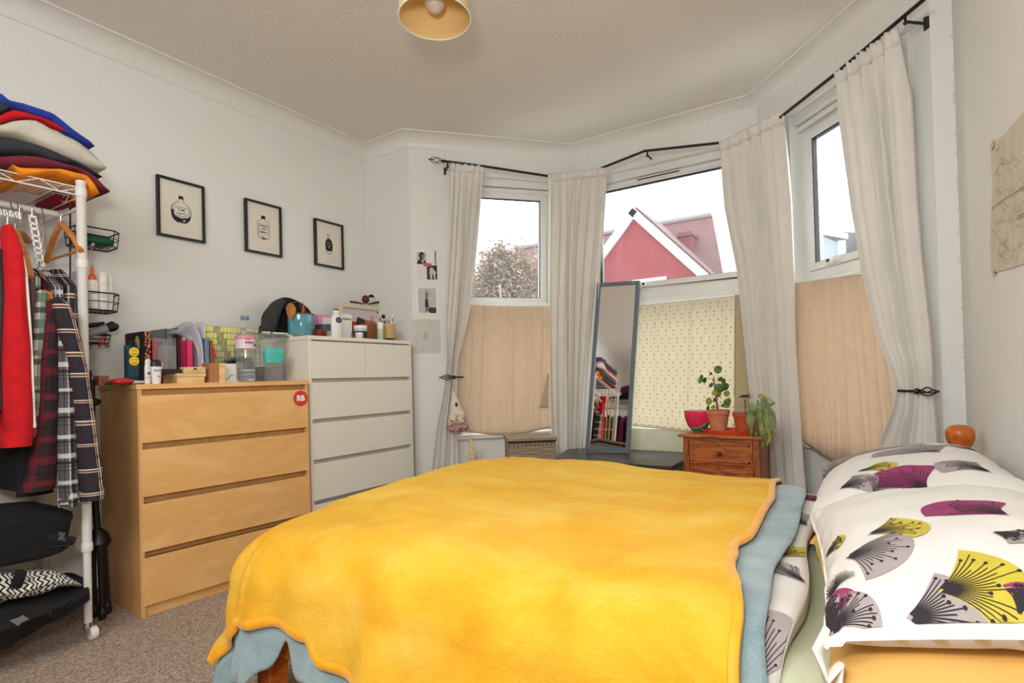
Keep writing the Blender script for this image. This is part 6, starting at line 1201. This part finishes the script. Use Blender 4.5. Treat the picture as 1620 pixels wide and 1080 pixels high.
# ------------------------------------------------------------------ nightstand
NX0, NX1, NY0, NY1, NZ = 2.205, 2.59, 3.44, 3.76, .645
ns = thing('bedside_chest', 'small reddish oak bedside chest with two drawers carrying the potted plants', 'bedside chest', ((NX0+NX1)/2, (NY0+NY1)/2, 0))
build('top', MB().bb((NX0-.022, NY0-.02, NZ-.016), (NX1+.022, NY1, NZ)), M['oak'], ns, bevel=.004); build('body', MB().bb((NX0, NY0+.014, .04), (NX1, NY1-.01, NZ-.016)), M['oak_v'], ns)
for a, b in ((NX0, NX0+.03), (NX1-.03, NX1)):
    for y in (NY0, NY1-.03): build('corner_post', MB().bb((a, y, 0), (b, y+.03, NZ-.016)), M['oak_v'], ns, bevel=.002)
build('rail', MB().bb((NX0+.03, NY0+.004, NZ-.032), (NX1-.03, NY0+.02, NZ-.016)), M['oak'], ns)
for z1, z0 in ((NZ-.034, NZ-.155), (NZ-.175, NZ-.375)):
    d = build('drawer', MB().bb((NX0+.033, NY0+.003, z0), (NX1-.033, NY0+.016, z1)), M['oak'], ns, bevel=.002)
    f_ = MB()
    for q_ in (((NX0+.045, z1-.012), (NX1-.045, z1-.022)), ((NX0+.045, z0+.022), (NX1-.045, z0+.012)), ((NX0+.045, z1-.012), (NX0+.055, z0+.012)), ((NX1-.055, z1-.012), (NX1-.045, z0+.012))): f_.bb((q_[0][0], NY0-.001, q_[0][1]), (q_[1][0], NY0+.004, q_[1][1]))
    build('beading', f_, M['oak'], d, bevel=.0015)
    if z1 > .6: build('knob', MB().lathe([(.005, 0), (.005, .012), (.012, .016), (.012, .022), (.007, .027), (0, .028)], ((NX0+NX1)/2, NY0+.002, (z0+z1)/2), 18, Matrix(((1, 0, 0), (0, 0, -1), (0, 1, 0)))), mat('dark_knob', (84, 40, 22), .35), d, smooth=True)
build('lower_door', MB().bb((NX0+.033, NY0+.003, .05), (NX1-.033, NY0+.016, NZ-.39)), M['oak'], ns, bevel=.002)
# plants: measured in a plane near the front of the chest top
PN_ = lambda x, y, yy=3.55: onY(x, y, yy)
def potr(pl, pr, yy, py): a, b = PN_(pl, py, yy), PN_(pr, py, yy); return (a.x+b.x)/2, (b.x-a.x)/2*.97
sx, sr = potr(1124, 1196, 3.56, 685)
sau = thing('saucer_tray', 'orange plastic saucer under the two terracotta pots', 'tray', (2.42, 3.57, NZ)); build('tray_body', MB().lathe([(.92, 0), (1, .02), (.95, .02), (.88, .004), (0, .004)], (2.42, 3.57, NZ), 40, Matrix(((.150, 0, 0), (0, .105, 0), (0, 0, 1)))), mat('orange_plastic', (214, 72, 36), .5), sau, smooth=True)
def terra(label, pl, pr, yy, ptop, rimh, c, name='terracotta_pot'):
    x, r = potr(pl, pr, yy, 650); z0 = NZ+.0045; zt_ = PN_((pl+pr)/2, ptop, yy).z; h = zt_-z0; tt = thing(name, label, 'plant', (x, yy, z0)); tm = mat('terracotta', c, .85, vary=.12, vs_=30)
    bottle_body([(r*.66, 0), (r*.92, h-rimh), (r, h-rimh), (r*1.0, h), (r*.9, h), (r*.86, h-.012), (0, h-.014)], (x, yy, z0), tm, tt, 'pot', n=32); build('soil', MB().lathe([(r*.87, zt_-.011), (0, zt_-.008)], (x, yy, 0), 20), mat('soil', (52, 38, 30), 1, vary=.4, vs_=90, bump=1, bs=90, bd=.008), tt); return tt, x, r, zt_
pil, x_, r_, zr = terra('pancake plant with round green leaves on a bare stem in a terracotta pot', 1117, 1155, 3.57, 648, .022, (200, 128, 96), 'potted_plant')
def rl(name, c1, c2, rough=.4):
    t = NT(name); t.base(t.ramp(t.noise(26, 2), [(.35, rgb(*c1)), (.65, rgb(*c2))])); t.b.inputs['Roughness'].default_value = rough
    tr = t.n('ShaderNodeBsdfTranslucent'); tr.inputs[0].default_value = rgb(*c2); mx = t.n('ShaderNodeMixShader'); mx.inputs[0].default_value = .25; t.l(t.b.outputs[0], mx.inputs[1]); t.l(tr.outputs[0], mx.inputs[2]); t.l(mx.outputs[0], t.out.inputs[0]); return t.m
lg_, ly_, ld_ = rl('leaf_green', (66, 98, 42), (96, 128, 56)), rl('leaf_lime', (140, 152, 60), (166, 172, 80)), rl('leaf_dark', (46, 78, 36), (72, 104, 48))
def Z6(x, y, yy=3.57): return PN_(1060+x/5.4, 560+y/5.4, yy)
stm = MB().tube([(x_, 3.57, zr-.012), Z6(398, 400), Z6(385, 300), Z6(372, 215), Z6(376, 195)], [.006, .005, .0045, .004, .003], 8); build('stem', stm, mat('woody_stem', (130, 88, 60), .8), pil, smooth=True)
def disc_leaf(par, c, r, tilt, az, mt, st_=None, hgt=None):
    """round leaf: radius r, facing the room, slightly cupped"""
    c = Vector(c); n_ = Vector((math.sin(az)*math.cos(tilt), -math.cos(az)*math.cos(tilt), math.sin(tilt))); q_ = n_.to_track_quat('Z', 'Y').to_matrix()
    mb = MB(); vs_ = [c-n_*.002]; 
    for k in (1, 2, 3):
        for j in range(18): a = 2*PI*j/18; rr_ = r*k/3*(1+.04*math.sin(3*a)); vs_.append(c+q_ @ Vector((rr_*math.cos(a), rr_*math.sin(a)*.96, .004*(k/3)**2*(1+.6*math.sin(2*a)))))
    fs_ = [(0, 1+j, 1+(j+1) % 18) for j in range(18)]
    for k in (0, 1): fs_ += [(1+k*18+j, 1+(k+1)*18+j, 1+(k+1)*18+(j+1) % 18, 1+k*18+(j+1) % 18) for j in range(18)]
    mb.raw(vs_, fs_); lf = build('leaf', mb, mt, par, smooth=2)
    if st_ is not None: build('leaf_stalk', MB().tube(smooth_pts([tuple(st_), tuple(c.lerp(Vector(st_), .5)+Vector((0, 0, .008))), tuple(c-n_*.003)], 4), .0011, 5), M['stalk'], lf, smooth=True)
M['stalk'] = mat('leaf_stalk', (150, 140, 80), .6)
for x, y, r, m_, sy_ in ((411, 132, 33, lg_, 200), (268, 213, 40, lg_, 215), (302, 222, 26, ld_, 215), (432, 215, 22, ld_, 230), (462, 232, 26, lg_, 250), (470, 280, 34, ld_, 270), (412, 285, 34, lg_, 280), (428, 300, 30, lg_, 290), (384, 330, 26, ly_, 300), (410, 340, 28, ly_, 320), (487, 338, 26, ly_, 320), (355, 265, 22, ld_, 260), (336, 402, 32, ly_, 440), (392, 388, 24, ld_, 400), (492, 408, 28, lg_, 440), (488, 440, 26, ly_, 460), (458, 438, 18, lg_, 460), (372, 452, 18, ly_, 465), (330, 460, 24, ld_, 465), (352, 166, 14, lg_, 205)):
    yy = 3.57+random.uniform(-.03, .03); c = Z6(x, y, yy); disc_leaf(pil, c, r/5.4/FOC*3.27*1.0, random.uniform(0, .5), random.uniform(-.5, .5)-.35, m_, Z6(376 if sy_ < 330 else 398, sy_, 3.57))
sm2, x2_, r2_, z2_ = terra('small succulent rosette with dark bronze leaves in a terracotta pot', 1158, 1196, 3.55, 652, .02, (184, 84, 50), 'potted_plant')
build('glass_collar', MB().lathe([(r2_*.82, z2_-.005), (r2_*.84, z2_+.018)], (x2_, 3.55, 0), 28), M['clear'], sm2, smooth=True)
cz = Z6(640, 370, 3.55); build('stem', MB().tube([(cz.x, 3.55, z2_-.012), cz-Vector((0, 0, .01))], .0035, 8), mat('bronze_stem', (110, 80, 66), .7), sm2, smooth=True)
brz = rl('bronze_leaf', (84, 62, 54), (120, 88, 72))
for k in range(15):
    a = k*2.4; up_ = .25+.6*(k % 3)/2; ln = .030+.010*(k % 2); build('leaf', leafy(cz, ln, .0065, (math.cos(a), math.sin(a)*.8, up_-.1), (0, 0, 1), .25, .7), brz, sm2, smooth=2, solid=.0015)
# trailing plant with long drooping leaves
tp2 = thing('potted_plant', 'trailing plant with long drooping striped leaves at the right of the oak chest', 'plant', (2.56, 3.50, NZ+.02))
px2 = PN_(1197, 668, 3.56); build('pot', MB().lathe([(.030, NZ+.0005), (.042, NZ+.07), (.045, NZ+.07), (.045, NZ+.085), (.040, NZ+.085), (.038, NZ+.07), (0, NZ+.068)], (px2.x+.01, 3.50, 0), 24), mat('grey_pot', (124, 74, 56), .7), tp2, smooth=True)
lt_ = rl('striped_leaf', (92, 122, 70), (158, 170, 110)); bs_ = PN_(1200, 640, 3.50)
for x0, y0_, x1, y1_, x2v, y2_, w9 in ((1200, 645, 1185, 660, 1188, 692, .016), (1199, 640, 1196, 665, 1196, 706, .013), (1203, 640, 1204, 670, 1206, 712, .013), (1204, 636, 1212, 650, 1219, 690, .011), (1206, 640, 1222, 655, 1226, 692, .011), (1203, 634, 1216, 640, 1227, 637, .009), (1200, 632, 1205, 626, 1226, 637, .007), (1203, 645, 1213, 675, 1210, 706, .010), (1190, 640, 1188, 650, 1190, 680, .014), (1206, 655, 1218, 690, 1212, 706, .008)):
    yy = 3.47+random.uniform(-.025, .02); A_, B_, C_ = PN_(x0, y0_, yy), PN_(x1, y1_, yy-.01), PN_(x2v, y2_, yy-.015)
    A_.z += .01
    pts = [A_, A_.lerp(B_, .5)+Vector((0, -.004, .010)), B_, B_.lerp(C_, .5)+Vector((.003, -.004, 0)), C_]; sp_ = [Vector(p) for p in smooth_pts([tuple(p) for p in pts], 4)]
    def lf(u, v, sp_=sp_, w9=w9):
        x = v*(len(sp_)-1); i = min(int(x), len(sp_)-2); p = sp_[i].lerp(sp_[i+1], x-i); t9 = (sp_[i+1]-sp_[i]).normalized(); s9 = t9.cross(Vector((.25, -1, .1))).normalized(); k = math.sin(PI*min(1, .08+v*.92))**.7
        return p+s9*(2*u-1)*w9*k+Vector((0, abs(2*u-1)*w9*k*.5, 0))
    build('leaf', MB().grid(lf, 4, 20), lt_ if w9 > .0085 else ly_, tp2, smooth=2)
build('stems', MB().tube([(px2.x+.01, 3.50, NZ+.07), PN_(1198, 640, 3.49), PN_(1199, 632, 3.48)], .004, 6).tube([(px2.x+.01, 3.50, NZ+.07), PN_(1204, 642, 3.49)], .003, 6), M['stalk'], tp2, smooth=True)
# watermelon planter
wx0, wx1 = PN_(1083, 665, 3.60), PN_(1126, 665, 3.60); wr_ = (wx1.x-wx0.x)/2; wc = Vector(((wx0.x+wx1.x)/2, 3.60, NZ)); wh = PN_(1100, 650, 3.60).z-NZ
wm_ = thing('watermelon_pot', 'empty ceramic planter shaped like a watermelon slice with black seeds', 'planter', wc)
def wmp(u, v, r_=1.0): # v 0 bottom..1 rim
    a = 2*PI*u; rr_ = wr_*(math.sin(min(1, .12+.88*v)*PI*.5)**.65)*r_; return Vector((wc.x+rr_*math.cos(a), wc.y+rr_*math.sin(a)*.78, NZ+wh*v**1.25+.0005))
t = NT('watermelon_glaze'); sp = t.n('ShaderNodeSeparateXYZ'); t.l(t.coord(), sp.inputs[0]); dd = t.math('SUBTRACT', sp.outputs[0], t.math('MULTIPLY', sp.outputs[2], .95)); 
rad = t.math('ADD', t.math('POWER', t.math('ADD', sp.outputs[0], .018), 2.0), t.math('POWER', t.math('SUBTRACT', sp.outputs[2], wh*1.05), 2.0)); rad = t.math('SQRT', rad)
c_ = t.ramp(t.math('MULTIPLY', rad, 10), [(0, rgb(232, 48, 98)), (wh*.86*10, rgb(238, 232, 214)), (wh*.86*10+.06, rgb(30, 142, 92))], True); t.base(c_); t.b.inputs['Roughness'].default_value = .2; M['melon'] = t.m
mb = MB().grid(lambda u, v: wmp(u, v), 48, 20); mb.uv = None; build('pot_body', mb, M['melon'], wm_, smooth=2); mb = MB().grid(lambda u, v: wmp(u, .25+.75*v, .93), 40, 12); mb.uv = None; build('inner_bowl', mb, mat('pale_glaze', (206, 204, 190), .3), wm_, smooth=2)
build('rim', MB().tube([wmp(k/48, 1, .965) for k in range(49)], [(.002, .0035)]*49, 6, flat=(0, 0, 1)), M['melon'], wm_, smooth=True)
build('base', MB().lathe([(.0, 0.0002), (wr_*.35, .0002), (wr_*.35, .004)], wc, 24), mat('green_glaze', (24, 120, 80), .3), wm_)
mb = MB()
for row, (v_, n_) in enumerate(((.82, 9), (.68, 8), (.55, 7), (.43, 5), (.33, 4))):
    for k in range(n_): u_ = .75+(-.5+(k+.5)/n_)*(.30-.03*row)-.03; c = wmp(u_, v_, 1.004); mb.sphere(c, .0034, 6, 4, (.8, .6, 1.3))
build('seeds', mb, M['black'], wm_); 
# ------------------------------------------------------------------ rattan basket with lid
kz = .625; kc = [onZ(x, y, kz) for x, y in ((787, 680), (858, 676), (881, 690.5), (803, 693.6))]
A_ = (kc[3]+kc[2])/2; dx_ = (kc[2]-kc[3]); dx_.z = 0; wK = dx_.length; ux = dx_.normalized(); uy = Vector((-ux.y, ux.x, 0)); dK = .26; o9 = kc[3]; 
rat = NT('rattan'); wv = rat.n('ShaderNodeTexWave'); wv.inputs['Scale'].default_value = 28; wv.bands_direction = 'Z'; rat.l(rat.coord(), wv.inputs[0]); ck = rat.n('ShaderNodeTexChecker'); ck.inputs['Scale'].default_value = 75; rat.l(rat.coord(), ck.inputs[0]); ff = rat.math('ADD', rat.math('MULTIPLY', wv.outputs['Fac'], .6), rat.math('MULTIPLY', ck.outputs['Fac'], .4)); rat.base(rat.ramp(ff, [(.1, rgb(116, 100, 82)), (.8, rgb(176, 158, 134))])); rat.bump(ff, .8, .006); rat.b.inputs['Roughness'].default_value = .7; M['rattan'] = rat.m
bk_ = thing('rattan_basket', 'grey-brown rattan storage basket with a lid below the left window', 'basket', o9+ux*wK/2+uy*dK/2-Vector((0, 0, kz)), 0)
def kb_(a0, a1, b0, b1, z0, z1): return MB().prism([o9+ux*a+uy*b+Vector((0, 0, z0-kz)) for a, b in ((a0, b0), (a1, b0), (a1, b1), (a0, b1))], (0, 0, z1-z0))
build('basket_body', kb_(.006, wK-.006, .006, dK, .02, kz-.03), M['rattan'], bk_, bevel=.008); build('lining', kb_(.004, wK-.004, .004, dK, kz-.03, kz-.022), M['black'], bk_); build('lid', kb_(-.002, wK+.002, -.004, dK+.004, kz-.020, kz), M['rattan'], bk_, bevel=.004)
build('foot_rim', kb_(.012, wK-.012, .012, dK-.006, 0, .02), M['rattan'], bk_); mb = MB(); [mb.tube([o9+ux*(wK*(k+.5)/12)-uy*.001+Vector((0, 0, -.036)), o9+ux*(wK*(k+.5)/12)-uy*.001+Vector((0, 0, -.048))], .0022, 5) for k in range(12)]; build('lacing', mb, M['black'], bk_)
# ------------------------------------------------------------------ net bags under the left holdback
NB = lambda x, y, o=-.155: L.px(x, y, o)
nb_ = thing('laundry_bag', 'cream drawstring mesh bag hanging from the left curtain holdback', 'bag', NB(722, 682))
def Z7(x, y): return NB(680+x/6.355, 570+y/6.355)
rows = [(Z7(233, 300), .003, .003), (Z7(240, 350), .014, .010), (Z7(255, 430), .030, .020), (Z7(270, 530), .050, .034), (Z7(280, 620), .067, .045), (Z7(283, 670), .070, .046), (Z7(285, 700), .060, .036), (Z7(285, 720), .030, .015)]
t = NT('mesh_bag'); vo = t.n('ShaderNodeTexVoronoi'); vo.inputs['Scale'].default_value = 110; t.l(t.coord(), vo.inputs['Vector']); sp = t.n('ShaderNodeSeparateXYZ'); t.l(t.coord(), sp.inputs[0]); low = t.math('LESS_THAN', sp.outputs[2], t.math('SUBTRACT', t.math('MULTIPLY', t.noise(60, 2), .26), .045)); t.base(t.mix(t.math('MULTIPLY', low, t.math('GREATER_THAN', vo.outputs['Distance'], .42)), rgb(226, 214, 192), rgb(150, 92, 100))); t.b.inputs['Roughness'].default_value = .9; t.bump(vo.outputs['Distance'], .6, .006); M['mesh'] = t.m
build('bag_body', loft(rows, L.d, L.n, 3, wr=.02, m=40), M['mesh'], nb_, smooth=2)
build('drawstring', MB().tube(smooth_pts([tuple(Z7(*p)) for p in ((233, 185), (205, 215), (225, 250), (235, 300))], 5), .0014, 6), mat('wire_grey', (150, 146, 140), .5), nb_, smooth=True)
build('cord_tail', MB().tube(smooth_pts([tuple(NB(680+x/6.355, 570+y/6.355, -.205)) for x, y in ((255, 590), (265, 660), (262, 730), (265, 800), (262, 895))], 5), [.003]*12+[.0015]*9, 6), mat('pink_cord', (206, 160, 150), .8), nb_, smooth=True)
build('toggle', MB().sphere(NB(680+267/6.355, 570+443/6.355, -.185), .009, 10, 8, (1, 1, 1.5)), M['black'], nb_, smooth=True)
n2 = thing('cloth_bunch', 'small bunch of cream cloth hanging on a thread beside the rattan basket', 'bag', NB(748, 716)); build('bunch', loft([(Z7(410, 790), .004, .004), (Z7(412, 830), .014, .010), (Z7(415, 900), .026, .015), (Z7(418, 960), .030, .018), (Z7(418, 1040), .03, .018)], L.d, L.n, 8, wr=.03), mat('cream_netting', (214, 196, 160), .9, vary=.25, vs_=60), n2, smooth=2)
build('thread', MB().tube([Z7(405, 690), Z7(410, 795)], .0007, 5), M['pencil'], n2)
# ------------------------------------------------------------------ second rack, behind the camera (seen in the mirror)
r2 = rack('clothes_rack', 'second white wire clothes rack behind the bed end, seen in the mirror',   .10, 1.10, -.32, .10, 1.79, 1.765, .25, None, 'x')
for nm_, lab, c, hh, mt, sd in (('folded_top', 'plum folded coat heaped on the second rack seen in the mirror', (.66, -.10, 1.93), (.30, .2, .10), cl('plum_wool', (98, 34, 66)), 1), ('folded_top', 'black folded jumper under the plum coat on the second rack', (.60, -.10, 1.815), (.40, .2, .045), M['cl_black'], 2)):
    o = build(nm_, blob(c, hh, 2.6, 30, 18, .12, sd), mt, smooth=2); tag(o, lab, 'folded clothes')
for k, (x, lab, m_, zb_) in enumerate(((.20, 'black garment at the window-side end of the second rack', M['cl_black'], .8), (.29, 'green-grey shirt hanging on the second rack', cl('sage_jersey', (92, 110, 100)), .85), (.46, 'plum velvet robe hanging on the second rack', cl('plum_velvet', (108, 26, 72)), .45), (.57, 'long plum dress beside the robe on the second rack', cl('wine_dress', (90, 20, 50)), .5), (.36, 'black dress hanging on the second rack', M['cl_black'], .55), (.70, 'peach blouse hanging on the second rack', cl('peach_blouse', (214, 154, 124)), .8), (.86, 'charcoal coat at the end of the second rack', M['cl_char'], .5))):
    g = thing('hanging_garment', lab, 'clothes', (x, -.11, zb_)); yb_ = -.11
    build('shirt_body', loft([((x, yb_, 1.58), .05, .014), ((x, yb_, 1.55), .10, .024), ((x, yb_, 1.50), .185, .03), ((x, yb_, 1.40), .20, .035), ((x, yb_, (1.4+zb_)/2), .19, .05), ((x, yb_, zb_), .20, .055)], VY, VX, k+20, wr=.02), m_, g, smooth=2)
    build('sleeve', loft([((x, yb_+.19, 1.52), .02, .02), ((x, yb_+.215, 1.46), .045, .035), ((x, yb_+.215, 1.2), .045, .04), ((x, yb_+.20, .95), .035, .032)], VY, VX, k+30), m_, g, smooth=2)
    build('hook', MB().tube([(x, yb_, 1.575), (x, yb_, 1.64), (x, yb_+.018, 1.68), (x, yb_, 1.7045), (x, yb_-.014, 1.69)], .002, 6), M['chrome'], g, smooth=True)
dr = thing('drying_rack', 'wooden drying rack of upright slats standing between the two clothes racks', 'drying rack', (.22, .26, 0))
for z in (.5, 1.3, 2.02): build('cross_bar', MB().bb((.03, .245, z), (.43, .262, z+.022)), M['ply'], dr, bevel=.002)
for k in range(8): build('slat', MB().bb((.04+k*.05, .262, 0), (.055+k*.05, .274, 2.12)), M['ply'], dr, bevel=.002)
# ------------------------------------------------------------------ outdoors
gd = MB().bb((-30, 4.8, -1.2), (25, 40, -1.0)); struct('ground', gd, mat('wet_tarmac', (60, 62, 64), .5, vary=.15, vs_=2), 'wet grey street outside')
M['red_render'] = mat('red_render', (116, 34, 38), .8, vary=.07, vs_=1.2); M['barge'] = mat('white_bargeboard', (236, 236, 234), .6)
t = NT('roof_tiles'); br_ = t.n('ShaderNodeTexBrick'); br_.inputs['Scale'].default_value = 5; t.l(t.coord(), br_.inputs[0]); br_.inputs['Color1'].default_value = rgb(98, 56, 54); br_.inputs['Color2'].default_value = rgb(84, 50, 50); br_.inputs['Mortar'].default_value = rgb(62, 42, 42); t.base(br_.outputs[0]); t.b.inputs['Roughness'].default_value = .7; M['tiles'] = t.m
hs = thing('red_house', 'red rendered house with a white-trimmed gable across the street', 'house', (-2.6, 17, -1.0)); ap = Vector((-2.66, 16, 5.80)); lw, rw = Vector((-5.2, 16, 3.05)), Vector((-.40, 16, 3.40))
build('gable_wall', MB().prism([(-5.2, 16, -1), (-.40, 16, -1), tuple(rw), tuple(ap), tuple(lw)], (0, .3, 0)), M['red_render'], hs)
for a, b in ((ap, lw), (ap, rw)):
    d = (b-a).normalized(); n_ = Vector((-d.z, 0, d.x)); n_ = n_ if n_.z > 0 else -n_; build('bargeboard', MB().prism([a+n_*.02, b+d*.3+n_*.02, b+d*.3-n_*.20, a-n_*.20], (0, -.12, 0)), M['barge'], hs)
    build('roof_slope', MB().prism([a+n_*.08, b+d*.35+n_*.08, b+d*.35+n_*.02, a+n_*.02], (0, 4.2, 0)), M['tiles'], hs)
rt2 = onY(1136, 400, 17.2); RX9 = onY(1126, 341, 19.5).x
build('main_wall', MB().bb((-9, 17.6, -1), (rt2.x, 24, 3.6)), M['red_render'], hs)
rt = onY(1125, 341, 19); rl_ = onY(957, 352, 19)
build('main_roof', MB().prism([(-9, 17.2, 3.5), (rt2.x+.15, 17.2, 3.5), (RX9, 19.5, 6.15), (-9, 19.5, 6.15)], (0, .12, .02)), M['tiles'], hs)
build('ridge_tiles', MB().tube([(-9, 19.5, 6.2), (RX9, 19.5, 6.2)], .10, 8), mat('ridge_grey', (120, 116, 114), .7), hs)
build('chimney', MB().bb((RX9-.75, 18.2, 4.2), (RX9-.35, 18.8, 5.3)).bb((RX9-.80, 18.14, 5.3), (RX9-.30, 18.86, 5.42)), mat('red_brick', (104, 52, 46), .8, vary=.2, vs_=8), hs)
wn = build('window', MB().bb((-2.75, 15.93, 2.4), (-1.75, 16, 3.70)), M['barge'], hs); build('pane', MB().bb((-2.66, 15.90, 2.5), (-1.84, 15.94, 3.50)), mat('sky_pane', (96, 104, 108), .1), wn)
def twigs(name, label, c, rx_, rz_, n, seed, mt, mt2):
    t_ = thing(name, label, 'tree', (c[0], c[1], -1)); rnd = random.Random(seed); mb = MB(); lv = MB(); C = Vector(c)
    build('trunk', MB().tube([(c[0], c[1], -1), (c[0]+.05, c[1], .8), (c[0]-.05, c[1], c[2]-rz_*.4)], [.16, .12, .07], 10), mt, t_, smooth=True)
    for k in range(n):
        a = rnd.random()*2*PI; e = rnd.uniform(-.25, 1)*PI/2; r = rnd.uniform(.55, 1)**.6; q_ = Vector((math.cos(a)*math.cos(e)*rx_*r, math.sin(a)*math.cos(e)*rx_*r*.8, math.sin(e)*rz_*r*(1+.12*math.sin(a*3)))); s_ = C+q_*.25+Vector((0, 0, -rz_*.25)); p_ = [s_, s_.lerp(C+q_, .5)+Vector((rnd.uniform(-.06, .06), rnd.uniform(-.06, .06), rnd.uniform(-.05, .1))), C+q_]
        mb.tube(p_, [.012, .008, .004], 3, cap=False)
        for j in range(9):
            d_ = Vector((rnd.gauss(0, .12), rnd.gauss(0, .12), rnd.gauss(0, .12))); b_ = p_[1].lerp(p_[2], rnd.uniform(.1, 1.05))+d_; s1 = Vector((rnd.gauss(0, .04), rnd.gauss(0, .04), rnd.gauss(0, .04))); s2 = Vector((rnd.gauss(0, .03), rnd.gauss(0, .03), rnd.gauss(0, .03))); lv.raw([b_, b_+s1, b_+s1+s2, b_+s2], [tuple(len(lv.v)+i for i in range(4))])
    build('branches', mb, mt, t_); o = build('foliage', lv, mt2, t_); o['kind'] = 'stuff'
twigs('bare_tree', 'brown winter tree seen through the left-hand window', (-6.0, 14, 3.35), 1.35, 1.55, 1100, 3, mat('twig_brown', (100, 86, 74), .9), mat('dry_foliage', (126, 108, 88), .9, vary=.35, vs_=3))
twigs('bare_tree', 'second brown tree partly hidden at the left edge of the left-hand window', (-8.2, 15.5, 3.0), 1.2, 1.3, 500, 5, bpy.data.materials['twig_brown'], mat('rust_foliage', (104, 74, 56), .9, vary=.3, vs_=3))
nh = thing('white_house', 'white house with a slate roof seen through the right-hand window', 'house', (2.4, 15, -1)); build('walls', MB().prism([(1.2, 14, -1), (2.62, 14, -1), (2.62, 14, 3.6), (2.02, 14, 3.98), (1.2, 14, 3.6)], (0, 5, 0)), mat('pale_blue_render', (128, 138, 140), .7, vary=.03), nh)
sl = mat('slate_roof', (62, 62, 68), .6, vary=.25, vs_=6); build('roof', MB().prism([(1.9, 14.3, 4.08), (5, 14.3, 3.4), (5, 14.3, 3.0), (2.5, 14.3, 2.9)], (0, 5, .3)), sl, nh)
build('bargeboard', MB().prism([(1.2, 13.9, 4.1), (2.02, 13.9, 4.05), (2.75, 13.9, 3.78), (2.75, 13.9, 3.68), (2.02, 13.9, 3.94), (1.2, 13.9, 3.95)], (0, .12, 0)), M['barge'], nh); build('corner_board', MB().bb((2.56, 13.9, -1), (2.70, 14, 3.65)), M['barge'], nh)
cn = thing('neighbour_bay', 'corner of the next house with stepped white eaves, at the edge of the right-hand window', 'house', (2.2, 7.5, -1)); build('wall', MB().bb((1.95, 7.05, -1), (2.57, 8.2, 3.3)), mat('cream_render', (200, 196, 186), .8, vary=.03), cn)
for x1, z0, z1 in ((2.74, 3.18, 3.30), (2.72, 3.06, 3.16), (2.67, 2.98, 3.06), (2.66, 2.62, 2.68)): build('moulding', MB().bb((1.93, 7.0, z0), (x1, 8.25, z1)), M['barge'], cn, bevel=.01)
car = thing('parked_car', 'blue parked car glimpsed beside the sprigged cloth through the centre window', 'car', (1.9, 10.5, -1)); blu = mat('car_blue', (50, 80, 150), .3, coat=.5)
build('car_body', MB().prism([(.4, 9.6, -.75), (4.4, 9.6, -.75), (4.4, 9.6, .05), (3.6, 9.6, .15), (3.1, 9.6, .55), (1.6, 9.6, .55), (1.1, 9.6, .12), (.4, 9.6, .0)], (0, 1.7, 0)), blu, car, bevel=.06); build('car_windows', MB().prism([(1.35, 9.58, .16), (3.35, 9.58, .16), (3.0, 9.58, .48), (1.68, 9.58, .48)], (0, 1.74, 0)), mat('car_glass', (40, 48, 54), .1), car)
for x in (1.2, 3.6):
    for y in (9.62, 11.2): build('wheel', MB().lathe([(0, -.1), (.3, -.1), (.32, -.06), (.32, .06), (.3, .1), (0, .1)], (x, y, -.68), 24, Matrix(((1, 0, 0), (0, 0, 1), (0, 1, 0)))), M['black'], car, smooth=True)
